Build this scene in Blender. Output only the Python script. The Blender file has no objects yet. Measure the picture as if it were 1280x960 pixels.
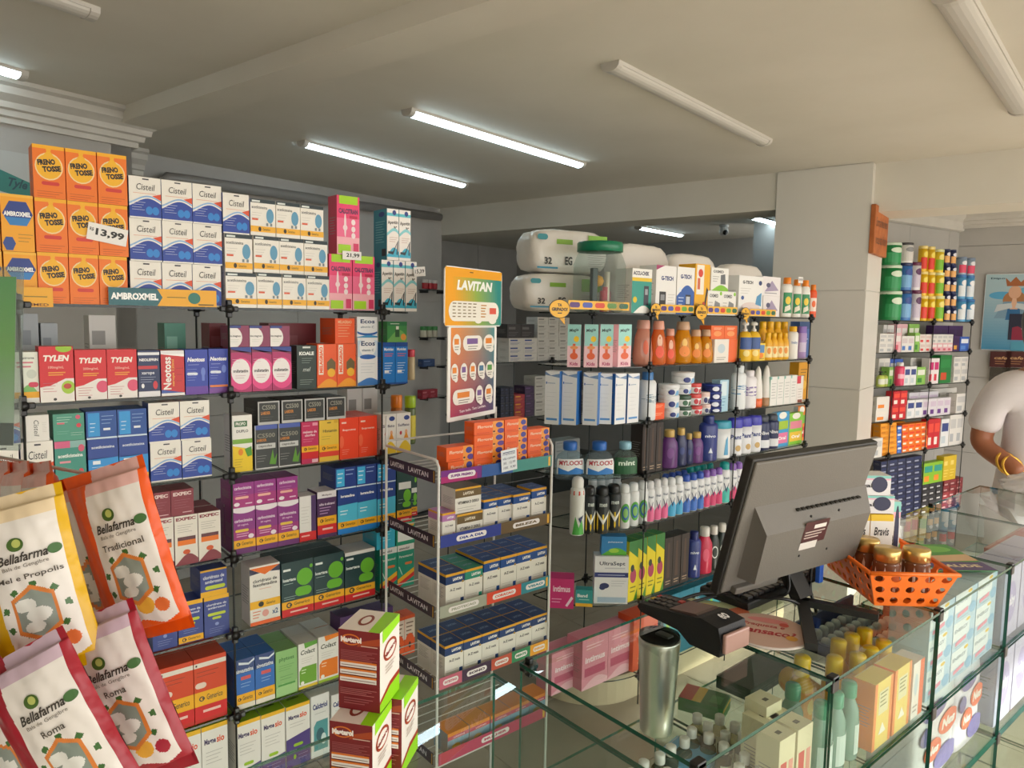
import bpy, bmesh, math, random
from mathutils import Vector, Matrix
random.seed(7)
SC = bpy.context.scene
COL = SC.collection
R = math.radians

# ------------------------------------------------------------------ camera
FPX, CX, CY = 897.0, 640.0, 480.0
_u = Vector((1720-CX, -(416-CY), -FPX)).normalized()
_v = Vector((-110-CX, -(384-CY), -FPX)); _v = (_v - _u*_u.dot(_v)).normalized()
_w = _u.cross(_v)
CAMR = Matrix((_u, _v, _w))            # camera space -> world
EYE = Vector((0, 0, 1.62))
cam_d = bpy.data.cameras.new('camera'); cam = bpy.data.objects.new('camera', cam_d); COL.objects.link(cam)
cam.matrix_world = Matrix.Translation(EYE) @ CAMR.to_4x4()
cam_d.sensor_width = 36.0; cam_d.lens = FPX/1280*36.0; cam_d.clip_start = 0.02
SC.camera = cam

# ------------------------------------------------------------------ light and exposure
SC.view_settings.view_transform = 'Standard'; SC.view_settings.look = 'None'
SC.view_settings.gamma = 1.0; SC.view_settings.use_curve_mapping = False
SC.view_settings.exposure = 0.6
SC.cycles.transparent_max_bounces = 32; SC.cycles.max_bounces = 8; SC.cycles.diffuse_bounces = 5
world = bpy.data.worlds.new('world'); SC.world = world; world.use_nodes = True
bg = world.node_tree.nodes['Background']
bg.inputs[0].default_value = (1.0, 0.97, 0.93, 1); bg.inputs[1].default_value = 2.6
sun_d = bpy.data.lights.new('sun_offscreen', 'SUN'); sun_d.energy = 5.0; sun_d.color = (1, .93, .82); sun_d.angle = R(1.0)
sun = bpy.data.objects.new('sun_offscreen', sun_d); COL.objects.link(sun)
sun.rotation_euler = Vector((-0.22, 0.86, -0.53)).to_track_quat('-Z', 'Y').to_euler()

# ------------------------------------------------------------------ pixel -> place
def ray(px, py): return CAMR @ Vector((px-CX, -(py-CY), -FPX))
def onz(px, py, z):
    d = ray(px, py); return EYE + d*((z-EYE.z)/d.z)
def depth(px, py, m): return EYE + ray(px, py)/FPX*m
class Plane:                        # a vertical plane: origin o, running along t, n points away from the camera
    def __init__(s, x, y, deg=0.0):
        s.o = Vector((x, y, 0)); s.a = R(deg)
        s.t = Vector((math.cos(s.a), math.sin(s.a), 0)); s.n = Vector((-math.sin(s.a), math.cos(s.a), 0))
    def hit(s, px, py, off=0.0):
        d = ray(px, py); k = ((s.o-EYE).dot(s.n)+off)/d.dot(s.n); p = EYE+d*k
        return (p-s.o).dot(s.t), p.z
    def at(s, q, off=0.0, z=0.0): 
        p = s.o+s.t*q+s.n*off; return Vector((p.x, p.y, z))
BETA = R(12.5)
B1 = Vector((math.cos(BETA), math.sin(BETA), 0)); B2 = Vector((-math.sin(BETA), math.cos(BETA), 0))
def bl(a, c, z=0): p = B1*a+B2*c; return Vector((p.x, p.y, z))

# ------------------------------------------------------------------ materials
_HX = {}
def hexc(h):
    if isinstance(h, str) and h in _HX: return _HX[h]
    r = _hexc(h)
    if isinstance(h, str): _HX[h] = r
    return r
def _hexc(h):
    if not isinstance(h, str): return (*h[:3], 1)
    h = h.lstrip('#'); r = []
    for i in (0, 2, 4):
        x = int(h[i:i+2], 16)/255; r.append(x/12.92 if x <= .04045 else ((x+.055)/1.055)**2.4)
    return (*r, 1)
def newmat(name):
    m = bpy.data.materials.new(name); m.use_nodes = True
    nt = m.node_tree; return m, nt, nt.nodes['Principled BSDF']
def attr_mat(name, rough, bump=0.0, bscale=60, spec=.5, metal=0.0):
    m, nt, p = newmat(name)
    a = nt.nodes.new('ShaderNodeVertexColor'); a.layer_name = 'Col'
    nt.links.new(a.outputs[0], p.inputs['Base Color'])
    p.inputs['Roughness'].default_value = rough; p.inputs['Specular IOR Level'].default_value = spec; p.inputs['Metallic'].default_value = metal
    if bump:
        tc = nt.nodes.new('ShaderNodeTexCoord')
        n = nt.nodes.new('ShaderNodeTexNoise'); n.inputs['Scale'].default_value = bscale
        nt.links.new(tc.outputs['Object'], n.inputs['Vector'])
        b = nt.nodes.new('ShaderNodeBump'); b.inputs['Strength'].default_value = bump; b.inputs['Distance'].default_value = .004
        nt.links.new(n.outputs[0], b.inputs['Height']); nt.links.new(b.outputs[0], p.inputs['Normal'])
    return m
M = {}
M['card'] = attr_mat('printed_card', .42)
M['plastic'] = attr_mat('moulded_plastic', .30)
M['matte'] = attr_mat('matte_plastic', .55, .15, 300)
M['film'] = attr_mat('crinkled_film', .30, .5, 38)
M['paint'] = attr_mat('painted_metal', .35)
M['cloth'] = attr_mat('cotton_cloth', .85, .35, 45, .2)
M['skin'] = attr_mat('skin', .5, .1, 200)
M['hair'] = attr_mat('hair', .45)
M['gold'] = attr_mat('gold_lacquer', .28, metal=.9)
M['steel'] = attr_mat('brushed_steel', .32, metal=1.0)
def noisy(name, c1, c2, scale, rough, bump=.1, detail=6, spec=.4):
    m, nt, p = newmat(name)
    tc = nt.nodes.new('ShaderNodeTexCoord'); n = nt.nodes.new('ShaderNodeTexNoise')
    n.inputs['Scale'].default_value = scale; n.inputs['Detail'].default_value = detail
    r = nt.nodes.new('ShaderNodeValToRGB'); r.color_ramp.elements[0].color = hexc(c1); r.color_ramp.elements[1].color = hexc(c2)
    r.color_ramp.elements[0].position = .35; r.color_ramp.elements[1].position = .65
    nt.links.new(tc.outputs['Object'], n.inputs['Vector']); nt.links.new(n.outputs[0], r.inputs[0]); nt.links.new(r.outputs[0], p.inputs['Base Color'])
    b = nt.nodes.new('ShaderNodeBump'); b.inputs['Strength'].default_value = bump; b.inputs['Distance'].default_value = .01
    nt.links.new(n.outputs[0], b.inputs['Height']); nt.links.new(b.outputs[0], p.inputs['Normal'])
    p.inputs['Roughness'].default_value = rough; p.inputs['Specular IOR Level'].default_value = spec
    return m
M['ceil'] = noisy('ceiling_paint', '#d9d5c9', '#dfdbd0', 2.2, .75, .25)
M['wall'] = noisy('wall_paint', '#aeaca8', '#b6b4b0', 3, .6)
M['walldark'] = M['wall']
M['tile'] = noisy('wall_tile_glaze', '#d9d6cd', '#dfdcd4', 1.2, .28, .02)
M['floor'] = noisy('floor_tile_glaze', '#9c9180', '#a89d8c', 3.5, .25, .02)
M['ground'] = noisy('pavement_concrete', '#a59e92', '#b6b0a4', 1.5, .85)
M['plaster'] = noisy('plaster_moulding', '#c9c6bf', '#d0cdc6', 8, .7)
M['wood'] = noisy('sign_wood', '#a65a2c', '#c0703a', 14, .55, .2)
def glass_mat(name, tint, rough=.0, boost=1.0):
    m, nt, p = newmat(name); nt.nodes.remove(p)
    out = nt.nodes['Material Output']
    tr = nt.nodes.new('ShaderNodeBsdfTransparent'); tr.inputs[0].default_value = hexc(tint)
    gl = nt.nodes.new('ShaderNodeBsdfGlossy'); gl.inputs['Roughness'].default_value = rough; gl.inputs[0].default_value = (1, 1, 1, 1)
    fr = nt.nodes.new('ShaderNodeFresnel'); fr.inputs[0].default_value = 1.45
    mu = nt.nodes.new('ShaderNodeMath'); mu.operation = 'MULTIPLY'; mu.inputs[1].default_value = boost; mu.use_clamp = True
    mx = nt.nodes.new('ShaderNodeMixShader')
    ge = nt.nodes.new('ShaderNodeNewGeometry'); iv = nt.nodes.new('ShaderNodeMath'); iv.operation = 'SUBTRACT'; iv.inputs[0].default_value = 1.0
    m2 = nt.nodes.new('ShaderNodeMath'); m2.operation = 'MULTIPLY'
    nt.links.new(ge.outputs['Backfacing'], iv.inputs[1]); nt.links.new(fr.outputs[0], mu.inputs[0])
    nt.links.new(mu.outputs[0], m2.inputs[0]); nt.links.new(iv.outputs[0], m2.inputs[1]); nt.links.new(m2.outputs[0], mx.inputs[0])
    nt.links.new(tr.outputs[0], mx.inputs[1]); nt.links.new(gl.outputs[0], mx.inputs[2]); nt.links.new(mx.outputs[0], out.inputs[0])
    return m
M['glass'] = glass_mat('clear_glass', '#f6faf8')
M['edge'] = noisy('green_glass_edge', '#1d4a3c', '#2c6350', 6, .15, 0)
M['edgedark'] = noisy('dark_glass_edge', '#161c1b', '#222b29', 6, .2, 0)
def clear_attr(name, keep):
    m, nt, p = newmat(name); out = nt.nodes['Material Output']
    a = nt.nodes.new('ShaderNodeVertexColor'); a.layer_name = 'Col'
    nt.links.new(a.outputs[0], p.inputs['Base Color']); p.inputs['Roughness'].default_value = .12
    tr = nt.nodes.new('ShaderNodeBsdfTransparent'); nt.links.new(a.outputs[0], tr.inputs[0])
    mx = nt.nodes.new('ShaderNodeMixShader'); mx.inputs[0].default_value = keep
    nt.links.new(tr.outputs[0], mx.inputs[1]); nt.links.new(p.outputs[0], mx.inputs[2]); nt.links.new(mx.outputs[0], out.inputs[0])
    return m
M['clear'] = clear_attr('clear_plastic', .10)
M['tint'] = clear_attr('tinted_plastic', .62)
m, nt, p = newmat('led_diffuser'); p.inputs['Base Color'].default_value = (.9, .95, 1, 1)
p.inputs['Emission Color'].default_value = (.72, .92, 1, 1); p.inputs['Emission Strength'].default_value = 8.0; M['led'] = m
m, nt, p = newmat('unlit_diffuser'); p.inputs['Base Color'].default_value = (.62, .60, .56, 1); p.inputs['Roughness'].default_value = .3; M['ledoff'] = m

# ------------------------------------------------------------------ mesh builder
_tc = {}
def text_tris(s, bold=0.02, shear=0.0):
    k = (s, bold, shear)
    if k in _tc: return _tc[k]
    cu = bpy.data.curves.new('t', 'FONT'); cu.body = s; cu.resolution_u = 2; cu.offset = bold; cu.shear = shear
    ob = bpy.data.objects.new('t', cu); COL.objects.link(ob)
    me = ob.to_mesh(); me.calc_loop_triangles()
    vs = [(v.co.x, v.co.y) for v in me.vertices]; tr = [tuple(t.vertices) for t in me.loop_triangles]
    ob.to_mesh_clear(); bpy.data.objects.remove(ob); bpy.data.curves.remove(cu)
    if not vs: vs = [(0, 0)]
    x0 = min(v[0] for v in vs); x1 = max(v[0] for v in vs); y0 = min(v[1] for v in vs); y1 = max(v[1] for v in vs)
    vs = [((v[0]-x0)/max(x1-x0, 1e-6)-.5, (v[1]-y0)/max(y1-y0, 1e-6)-.5) for v in vs]
    _tc[k] = (vs, tr); return _tc[k]
class MB:
    def __init__(s): s.v = []; s.f = []; s.c = []; s.m = []; s.sm = []
    def face(s, pts, col, mat=0, smooth=False):
        i = len(s.v); s.v += [tuple(p) for p in pts]; s.f.append(tuple(range(i, i+len(pts)))); s.c.append(hexc(col)); s.m.append(mat); s.sm.append(smooth)
    def mesh(s, verts, faces, col, mat=0, smooth=False):
        i = len(s.v); s.v += [tuple(p) for p in verts]; c = hexc(col) if not isinstance(col, list) else None
        for k, f in enumerate(faces):
            s.f.append(tuple(i+j for j in f)); s.c.append(c if c else col[k]); s.m.append(mat); s.sm.append(smooth)
    def box(s, x0, x1, y0, y1, z0, z1, col, mat=0, tops=None):
        P = [(x0,y0,z0),(x1,y0,z0),(x1,y1,z0),(x0,y1,z0),(x0,y0,z1),(x1,y0,z1),(x1,y1,z1),(x0,y1,z1)]
        i = len(s.v); s.v += P
        for f in ((3,2,1,0),(4,5,6,7),(0,1,5,4),(1,2,6,5),(2,3,7,6),(3,0,4,7)):
            s.f.append(tuple(i+j for j in f)); s.c.append(hexc(col)); s.m.append(mat); s.sm.append(False)
    def bbox(s, x0, x1, y0, y1, z0, z1, r, col, mat=0):      # bevelled box
        bm = bmesh.new(); bmesh.ops.create_cube(bm, size=1)
        for v in bm.verts: v.co = Vector(((x0+x1)/2+v.co.x*(x1-x0), (y0+y1)/2+v.co.y*(y1-y0), (z0+z1)/2+v.co.z*(z1-z0)))
        bmesh.ops.bevel(bm, geom=list(bm.edges), offset=r, segments=2, affect='EDGES', profile=.5)
        bm.verts.index_update(); s.mesh([v.co.copy() for v in bm.verts], [tuple(v.index for v in f.verts) for f in bm.faces], col, mat); bm.free()
    def prism(s, pts2, fn, t0, t1, col, mat=0):      # outline in 2D through fn(x,y,t) between t0 and t1
        n = len(pts2); A = [fn(x, y, t0) for x, y in pts2]; B = [fn(x, y, t1) for x, y in pts2]
        s.face(A[::-1], col, mat); s.face(B, col, mat)
        for k in range(n): j = (k+1) % n; s.face([A[k], A[j], B[j], B[k]], col, mat)
    def tube(s, pts, r, col, n=8, mat=0, cap=True):
        pts = [Vector(p) for p in pts]; rs = r if isinstance(r, (list, tuple)) else [r]*len(pts); rings = []
        for k, p in enumerate(pts):
            d = (pts[min(k+1, len(pts)-1)]-pts[max(k-1, 0)]).normalized()
            a = d.cross(Vector((0, 0, 1))); 
            if a.length < 1e-3: a = Vector((1, 0, 0))
            a.normalize(); b = d.cross(a)
            rings.append([p+(a*math.cos(2*math.pi*q/n)+b*math.sin(2*math.pi*q/n))*rs[k] for q in range(n)])
        V = [x for g in rings for x in g]; F = []
        for k in range(len(pts)-1):
            for q in range(n): F.append((k*n+q, (k+1)*n+q, (k+1)*n+(q+1) % n, k*n+(q+1) % n))
        if cap: F.append(tuple(range(n))); F.append(tuple((len(pts)-1)*n+q for q in range(n))[::-1])
        s.mesh(V, F, col, mat, True)
    def lathe(s, prof, col, n=18, mat=0, ey=1.0, cx=0, cy=0, cols=None):     # prof [(r,z)]
        V = []; F = []; cl = []
        for r, z in prof:
            for q in range(n):
                a = 2*math.pi*q/n; V.append((cx+r*math.sin(a), cy-r*ey*math.cos(a), z))
        for k in range(len(prof)-1):
            for q in range(n):
                F.append((k*n+q, k*n+(q+1) % n, (k+1)*n+(q+1) % n, (k+1)*n+q)); cl.append(hexc(cols[k]) if cols else hexc(col))
        F.append(tuple(range(n))[::-1]); cl.append(cl[0]); F.append(tuple((len(prof)-1)*n+q for q in range(n))); cl.append(cl[-2])
        s.mesh(V, F, cl, mat, True)
    def text(s, t, fn, col, bold=.02, shear=0, mat=0):      # fn maps (x,y) in -.5...5 to a point
        vs, tr = text_tris(t, bold, shear); s.mesh([fn(x, y) for x, y in vs], tr, col, mat)
    def build(s, name, mats, parent=None, loc=None, rotz=0):
        me = bpy.data.meshes.new(name); me.from_pydata(s.v, [], s.f)
        ca = me.color_attributes.new('Col', 'FLOAT_COLOR', 'CORNER')
        buf = []
        for f, c in zip(s.f, s.c): buf += list(c)*len(f)
        ca.data.foreach_set('color', buf)
        me.polygons.foreach_set('material_index', s.m); me.polygons.foreach_set('use_smooth', s.sm)
        for mm in (mats if isinstance(mats, (list, tuple)) else [mats]): me.materials.append(M[mm])
        me.update()
        return link(name, me, parent, loc, rotz)
def link(name, me, parent=None, loc=None, rotz=0):
    o = bpy.data.objects.new(name, me); COL.objects.link(o)
    if parent: o.parent = parent
    if loc is not None: o.location = loc
    if rotz: o.rotation_euler = (0, 0, rotz)
    return o
def tag(o, label, cat, group=None, kind=None):
    if kind: o['kind'] = kind
    if label: o['label'] = label
    if cat: o['category'] = cat
    if group: o['group'] = group
    return o
def thing(name, loc, label, cat, group=None, rotz=0):
    o = link(name, None, None, loc, rotz); return tag(o, label, cat, group)
def struct(o): o['kind'] = 'structure'; return o

class Face:            # a flat printed face: fractions 0..1 across and up, layered outwards a hair at a time
    def __init__(s, mb, o, ex, ey, nrm, mat=0, lift=.00015):
        s.mb = mb; s.o = Vector(o); s.ex = Vector(ex); s.ey = Vector(ey); s.n = Vector(nrm); s.k = 0; s.mat = mat; s.lift = lift
    def P(s, x, y): return s.o+s.ex*x+s.ey*y+s.n*(s.lift*s.k)
    def rect(s, x0, y0, x1, y1, c): s.k += 1; s.mb.face([s.P(x0, y0), s.P(x1, y0), s.P(x1, y1), s.P(x0, y1)], c, s.mat)
    def poly(s, pts, c):
        s.k += 1; pts = list(pts)
        for ax, v, sg in ((0, 0, 1), (0, 1, -1), (1, 0, 1), (1, 1, -1)):      # keep the print on its face
            out = []
            for a, b in zip(pts, pts[1:]+pts[:1]):
                ia = (a[ax]-v)*sg >= -1e-9; ib = (b[ax]-v)*sg >= -1e-9
                if ia: out.append(a)
                if ia != ib: k = (v-a[ax])/(b[ax]-a[ax]); out.append((a[0]+(b[0]-a[0])*k, a[1]+(b[1]-a[1])*k))
            pts = out
            if len(pts) < 3: return
        s.mb.face([s.P(x, y) for x, y in pts], c, s.mat)
    def ell(s, cx, cy, rx, ry, c, n=20): s.poly([(cx+rx*math.cos(2*math.pi*q/n), cy+ry*math.sin(2*math.pi*q/n)) for q in range(n)], c)
    def pill(s, cx, cy, hw, hh, c):
        asp = s.ey.length/s.ex.length; r = hh*asp; pts = []
        for q in range(9): a = -math.pi/2+math.pi*q/8; pts.append((cx+hw-r+r*math.cos(a), cy+hh*math.sin(a)))
        for q in range(9): a = math.pi/2+math.pi*q/8; pts.append((cx-hw+r+r*math.cos(a), cy+hh*math.sin(a)))
        s.poly(pts, c)
    def text(s, t, cx, cy, w, h, c, rot=0, bold=.02, shear=0):
        s.k += 1; ca, sa = math.cos(R(rot)), math.sin(R(rot)); W = s.ex.length; H = s.ey.length
        def fn(x, y):
            X = x*w*(H if abs(rot) == 90 else W); Y = y*h*(W if abs(rot) == 90 else H); return s.P(cx+(X*ca-Y*sa)/W, cy+(X*sa+Y*ca)/H)
        s.mb.text(t, fn, c, bold, shear, s.mat)
    def lines(s, x0, y0, x1, n, dy, c, th=.008):
        s.k += 1
        for i in range(n):
            y = y0-i*dy; e = x1-(x1-x0)*((i*37) % 5)*.07
            s.mb.face([s.P(x0, y), s.P(e, y), s.P(e, y+th), s.P(x0, y+th)], c, s.mat)
    def draw(s, items):
        for it in items:
            k = it[0]; a = it[1:]
            if k == 'r': s.rect(*a)
            elif k == 'p': s.poly(*a)
            elif k == 'e': s.ell(*a)
            elif k == 'o': s.pill(*a)
            elif k == 't': s.text(*a)
            elif k == 'l': s.lines(*a)
            elif k == 'G':       # generic-medicine stripe
                y0, y1 = a[0], a[1]; h = y1-y0; m = (y0+y1)/2; W = s.ex.length; H = s.ey.length
                s.rect(0, y0, 1, y1, '#f5b418'); s.ell(.22, m, .085, .085*W/H, '#1c1a12'); s.ell(.22, m, .05, .05*W/H, '#f5b418'); s.rect(.23, m-.012, .31, m+.012, '#1c1a12')
                s.text('Generico', .62, m+.01, .5, h*.42, '#4a3a10', 0, .01)
                if len(a) > 2: s.rect(0, y0-a[2], 1, y0, '#d61a20'); s.lines(.25, y0-a[2]*.55, .8, 1, .02, '#f3c9c0', a[2]*.2)
            elif k == 'wave':    # a swoosh: fills below a curve
                y0, amp, c = a; pts = [(0, 0), (1, 0)]+[(1-q/14, y0+amp*math.sin(math.pi*(q/14)*1.25)) for q in range(15)]; s.poly(pts, c)
def carton(w, h, d, T):
    mb = MB(); side = T.get('side', T['base']); top = T.get('top', T['base']); back = T['base']
    x0, x1 = -w/2, w/2
    cuts = [0.0, 1.0]
    for a, b, c in T.get('bands', []): cuts += [a, b]
    cuts = sorted(set(cuts))
    for a, b in zip(cuts, cuts[1:]):
        c0, c1 = T['base'], side
        for A, B, c in T.get('bands', []):
            if A <= (a+b)/2 <= B: c0 = c1 = c
        za, zb = a*h, b*h
        mb.face([(x0,0,za),(x1,0,za),(x1,0,zb),(x0,0,zb)], c0); mb.face([(x1,d,za),(x0,d,za),(x0,d,zb),(x1,d,zb)], c0)
        mb.face([(x0,d,za),(x0,0,za),(x0,0,zb),(x0,d,zb)], c1); mb.face([(x1,0,za),(x1,d,za),(x1,d,zb),(x1,0,zb)], c1)
    mb.face([(x0,0,h),(x1,0,h),(x1,d,h),(x0,d,h)], top); mb.face([(x0,d,0),(x1,d,0),(x1,0,0),(x0,0,0)], back)
    Face(mb, (x0,0,0), (w,0,0), (0,0,h), (0,-1,0)).draw(T.get('it', []))
    f = Face(mb, (x0,0,h), (w,0,0), (0,d,0), (0,0,1)); f.rect(.0, .955, 1, .97, '#d8d3c8'); f.draw(T.get('topit', []))   # tuck-flap slit
    f = Face(mb, (x0,d,0), (0,-d,0), (0,0,h), (-1,0,0)); f.draw(T.get('sideit', [('l', .15, .62, .85, 7, .045, '#8f8d8a', .01)]))
    return mb
# ================================================================== the room
H = 2.62
FZ = -.22          # floor level
def slab(name, P0, P1, P2, P3, t, mat):            # quad with thickness t behind its normal
    P = [Vector(p) for p in (P0, P1, P2, P3)]; n = (P[1]-P[0]).cross(P[3]-P[0]).normalized()
    Q = [p-n*t for p in P]; mb = MB()
    mb.face(P, '#ffffff'); mb.face(Q[::-1], '#ffffff')
    for k in range(4): j = (k+1) % 4; mb.face([P[k], Q[k], Q[j], P[j]], '#ffffff')
    return struct(mb.build(name, mat))
def wallab(name, a0, c0, a1, c1, z0, z1, mat, t=.1):  # faces to the right-hand side of a0->a1 is away; visible face normal = left turn
    return slab(name, bl(a0, c0, z0), bl(a1, c1, z0), bl(a1, c1, z1), bl(a0, c0, z1), t, mat)
floor = slab('floor', bl(-2, -2.7, FZ), bl(9.5, -2.7, FZ), bl(9.5, 8, FZ), bl(-2, 8, FZ), .1, 'edgedark')
mbt = MB(); g = .597
mbt.box(0, g, 0, g, 0, .008, '#ffffff'); tile_me = None
for i in range(-3, 12):
    for j in range(-4, 9):
        if tile_me is None: o = mbt.build('floor_tile', 'floor', floor); tile_me = o.data
        else: o = link('floor_tile', tile_me, floor)
        o.location = (i*.6, j*.6, FZ+.0005)
slab('pavement', bl(-9, -14, FZ-.16), bl(16, -14, FZ-.16), bl(16, -2.7, FZ-.16), bl(-9, -2.7, FZ-.16), .1, 'ground')
slab('ceiling', bl(-2, 8, H), bl(9.5, 8, H), bl(9.5, -2.9, H), bl(-2, -2.9, H), .15, 'ceil')
wallab('wall_left', -1.9, -2.7, -1.9, 4.0, FZ, H, 'wall')
bpy.data.objects['wall_left'].data.flip_normals()
wallab('wall_stock', -1.9, 3.86, 1.78, 3.86, FZ, H, 'wall')
wallab('wall_stock_return', 1.78, 3.86, 1.78, 4.75, FZ, H, 'wall')
wallab('wall_back', 1.7, 4.72, 5.0, 4.72, FZ, H, 'walldark')
wallab('wall_passage', 4.92, 4.72, 4.92, 7.0, FZ, H, 'walldark')
wallab('wall_far_back', 4.8, 6.6, 9.4, 6.6, FZ, H, 'walldark')
wallab('wall_far_side', 8.6, 6.7, 8.6, 2.0, FZ, H, 'walldark')
wallab('wall_right', 7.35, 2.6, 7.35, -1.6, FZ, H, 'wall')
wallab('wall_entrance', 7.35, -1.5, 6.9, -2.7, FZ, H, 'wall')
# the shop front stands open behind the camera; only its lintel closes the top
mb = MB()
mb.prism([(-1.9, -2.75), (7.0, -2.75), (7.0, -2.6), (-1.9, -2.6)], lambda x, y, t: bl(x, y, t), 2.30, H, '#ffffff')
struct(mb.build('trim_lintel', 'ceil'))
# wall behind the far shelving
FAR = Plane(5.30, 2.28, -8)
def farslab(name, s0, s1, off, z0, z1, mat): 
    return slab(name, FAR.at(s0, off, z0), FAR.at(s1, off, z0), FAR.at(s1, off, z1), FAR.at(s0, off, z1), .1, mat)
farslab('wall_far_right', -.35, 2.4, .34, FZ, H, 'wall')
# beams
def beam(name, a0, a1, c0, c1, z0, mat='ceil'):
    mb = MB(); mb.prism([(a0, c0), (a1, c0), (a1, c1), (a0, c1)], lambda x, y, t: bl(x, y, t), z0, H, '#ffffff'); return struct(mb.build(name, mat))
beam('ceiling_beam', 1.69, 1.88, -2.7, 3.86, H-.075)
beam('ceiling_beam', 4.97, 5.3, 1.60, 4.72, H-.245)
beam('ceiling_beam', 5.02, 5.4, -2.0, 1.05, H-.30)
# pillar clad with tall tiles
PA, PC0, PC1, PT = 4.955, 1.025, 1.61, .42
mb = MB(); mb.prism([(PA+.008, PC0+.008), (PA+PT, PC0+.008), (PA+PT, PC1), (PA+.008, PC1)], lambda x, y, t: bl(x, y, t), FZ, H, '#7a766e')
pillar = struct(mb.build('wall_pillar', 'tile'))
zc = [FZ+.009, .46, 1.20, 1.83, H-.004]
for za, zb in zip(zc, zc[1:]):
    mb = MB(); mb.prism([(PA, PC0), (PA+.009, PC0), (PA+.009, PC1), (PA, PC1)], lambda x, y, t: bl(x, y, t), za+.002, zb-.002, '#ffffff'); mb.build('tile', 'tile', pillar)
    mb = MB(); mb.prism([(PA+.011, PC0), (PA+PT, PC0), (PA+PT, PC0+.009), (PA+.011, PC0+.009)], lambda x, y, t: bl(x, y, t), za+.002, zb-.002, '#ffffff'); mb.build('tile', 'tile', pillar)
# tiles of the right wall and the far right wall
wr = bpy.data.objects['wall_right']
for i in range(4):
    for za, zb in zip([FZ+.009, .52, 1.18, 1.72, 2.3], [.52, 1.18, 1.72, 2.3, H-.1]):
        c0 = 2.1-i*.9
        mb = MB(); mb.prism([(7.335, c0-.897), (7.349, c0-.897), (7.349, c0), (7.335, c0)], lambda x, y, t: bl(x, y, t), za+.002, zb-.002, '#ffffff'); mb.build('tile', 'wall', wr)
wf = bpy.data.objects['wall_far_right']
for i in range(4):
    for za, zb in zip([FZ+.009, .9, 1.5, 2.05], [.9, 1.5, 2.05, 2.42]):
        s0 = -.3+i*.6; mb = MB()
        mb.prism([(s0, .325), (s0+.597, .325), (s0+.597, .339), (s0, .339)], lambda x, y, t: FAR.at(x, y, t), za+.002, zb-.002, '#ffffff'); mb.build('tile', 'wall', wf)
# back wall tiles (large sheets with open joints)
wb = bpy.data.objects['wall_back']
for i in range(4):
    for za, zb in zip([FZ+.009, .9, 1.75], [.9, 1.75, H-.1]):
        a0 = 1.78+i*.80; mb = MB()
        mb.prism([(a0, 4.70), (a0+.797, 4.70), (a0+.797, 4.719), (a0, 4.719)], lambda x, y, t: bl(x, y, t), za+.002, zb-.002, '#ffffff'); mb.build('tile', 'walldark', wb)
wp = bpy.data.objects['wall_far_back']
for i in range(4):
    for za, zb in zip([FZ+.009, .9, 1.7], [.9, 1.7, H]):
        a0 = 4.95+i*.92; mb = MB()
        mb.prism([(a0, 6.58), (a0+.915, 6.58), (a0+.915, 6.599), (a0, 6.599)], lambda x, y, t: bl(x, y, t), za+.002, zb-.002, '#ffffff'); mb.build('tile', 'walldark', wp)
# cornices: stepped mouldings
def cornice(name, pts, prof, mat='plaster'):      # pts: (a,c) path, prof: (out, z) steps; out measured to the left of the path
    P = [Vector((a, c)) for a, c in pts]; rows = []
    for k, p in enumerate(P):
        d0 = (P[k]-P[k-1]).normalized() if k else (P[1]-P[0]).normalized()
        d1 = (P[k+1]-P[k]).normalized() if k < len(P)-1 else d0
        n0 = Vector((d0.y, -d0.x)); n1 = Vector((d1.y, -d1.x)); n = (n0+n1); n = n/max(n.dot(n0), .3) if n.length > 1e-4 else n0
        rows.append([bl(p.x+n.x*o, p.y+n.y*o, z) for o, z in prof])
    mb = MB()
    for A, B in zip(rows, rows[1:]):
        for i in range(len(prof)-1): mb.face([A[i], B[i], B[i+1], A[i+1]], '#ffffff')
    mb.face(rows[0], '#ffffff'); mb.face(rows[-1][::-1], '#ffffff')
    return struct(mb.build(name, mat))
CP = [(0, H-.17), (.025, H-.17), (.025, H-.145), (.045, H-.14), (.05, H-.115), (.07, H-.11), (.075, H-.085), (.12, H-.06), (.125, H-.03), (.15, H-.02), (.15, H-.001)]
cornice('trim_stock_cornice', [(-1.8, 3.86), (1.78, 3.86), (1.78, 4.7)], CP)
cornice('trim_back_cornice', [(1.8, 4.70), (2.22, 4.70)], [(o*.8, H-(H-z)*1.1) for o, z in CP])
cornice('trim_right_cornice', [(7.335, 2.1), (7.335, -1.5)], CP)
mb = MB()
for k, (o0, z0, o1, z1) in enumerate([(0, H-.2, .03, H-.19), (.03, H-.19, .04, H-.12), (.04, H-.12, .1, H-.05), (.1, H-.05, .12, H-.001)]):
    A = [FAR.at(-.3, .325-o0, z0), FAR.at(2.2, .325-o0, z0), FAR.at(2.2, .325-o1, z1), FAR.at(-.3, .325-o1, z1)]; mb.face(A, '#ffffff')
struct(mb.build('trim_far_cornice', 'plaster'))

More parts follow.
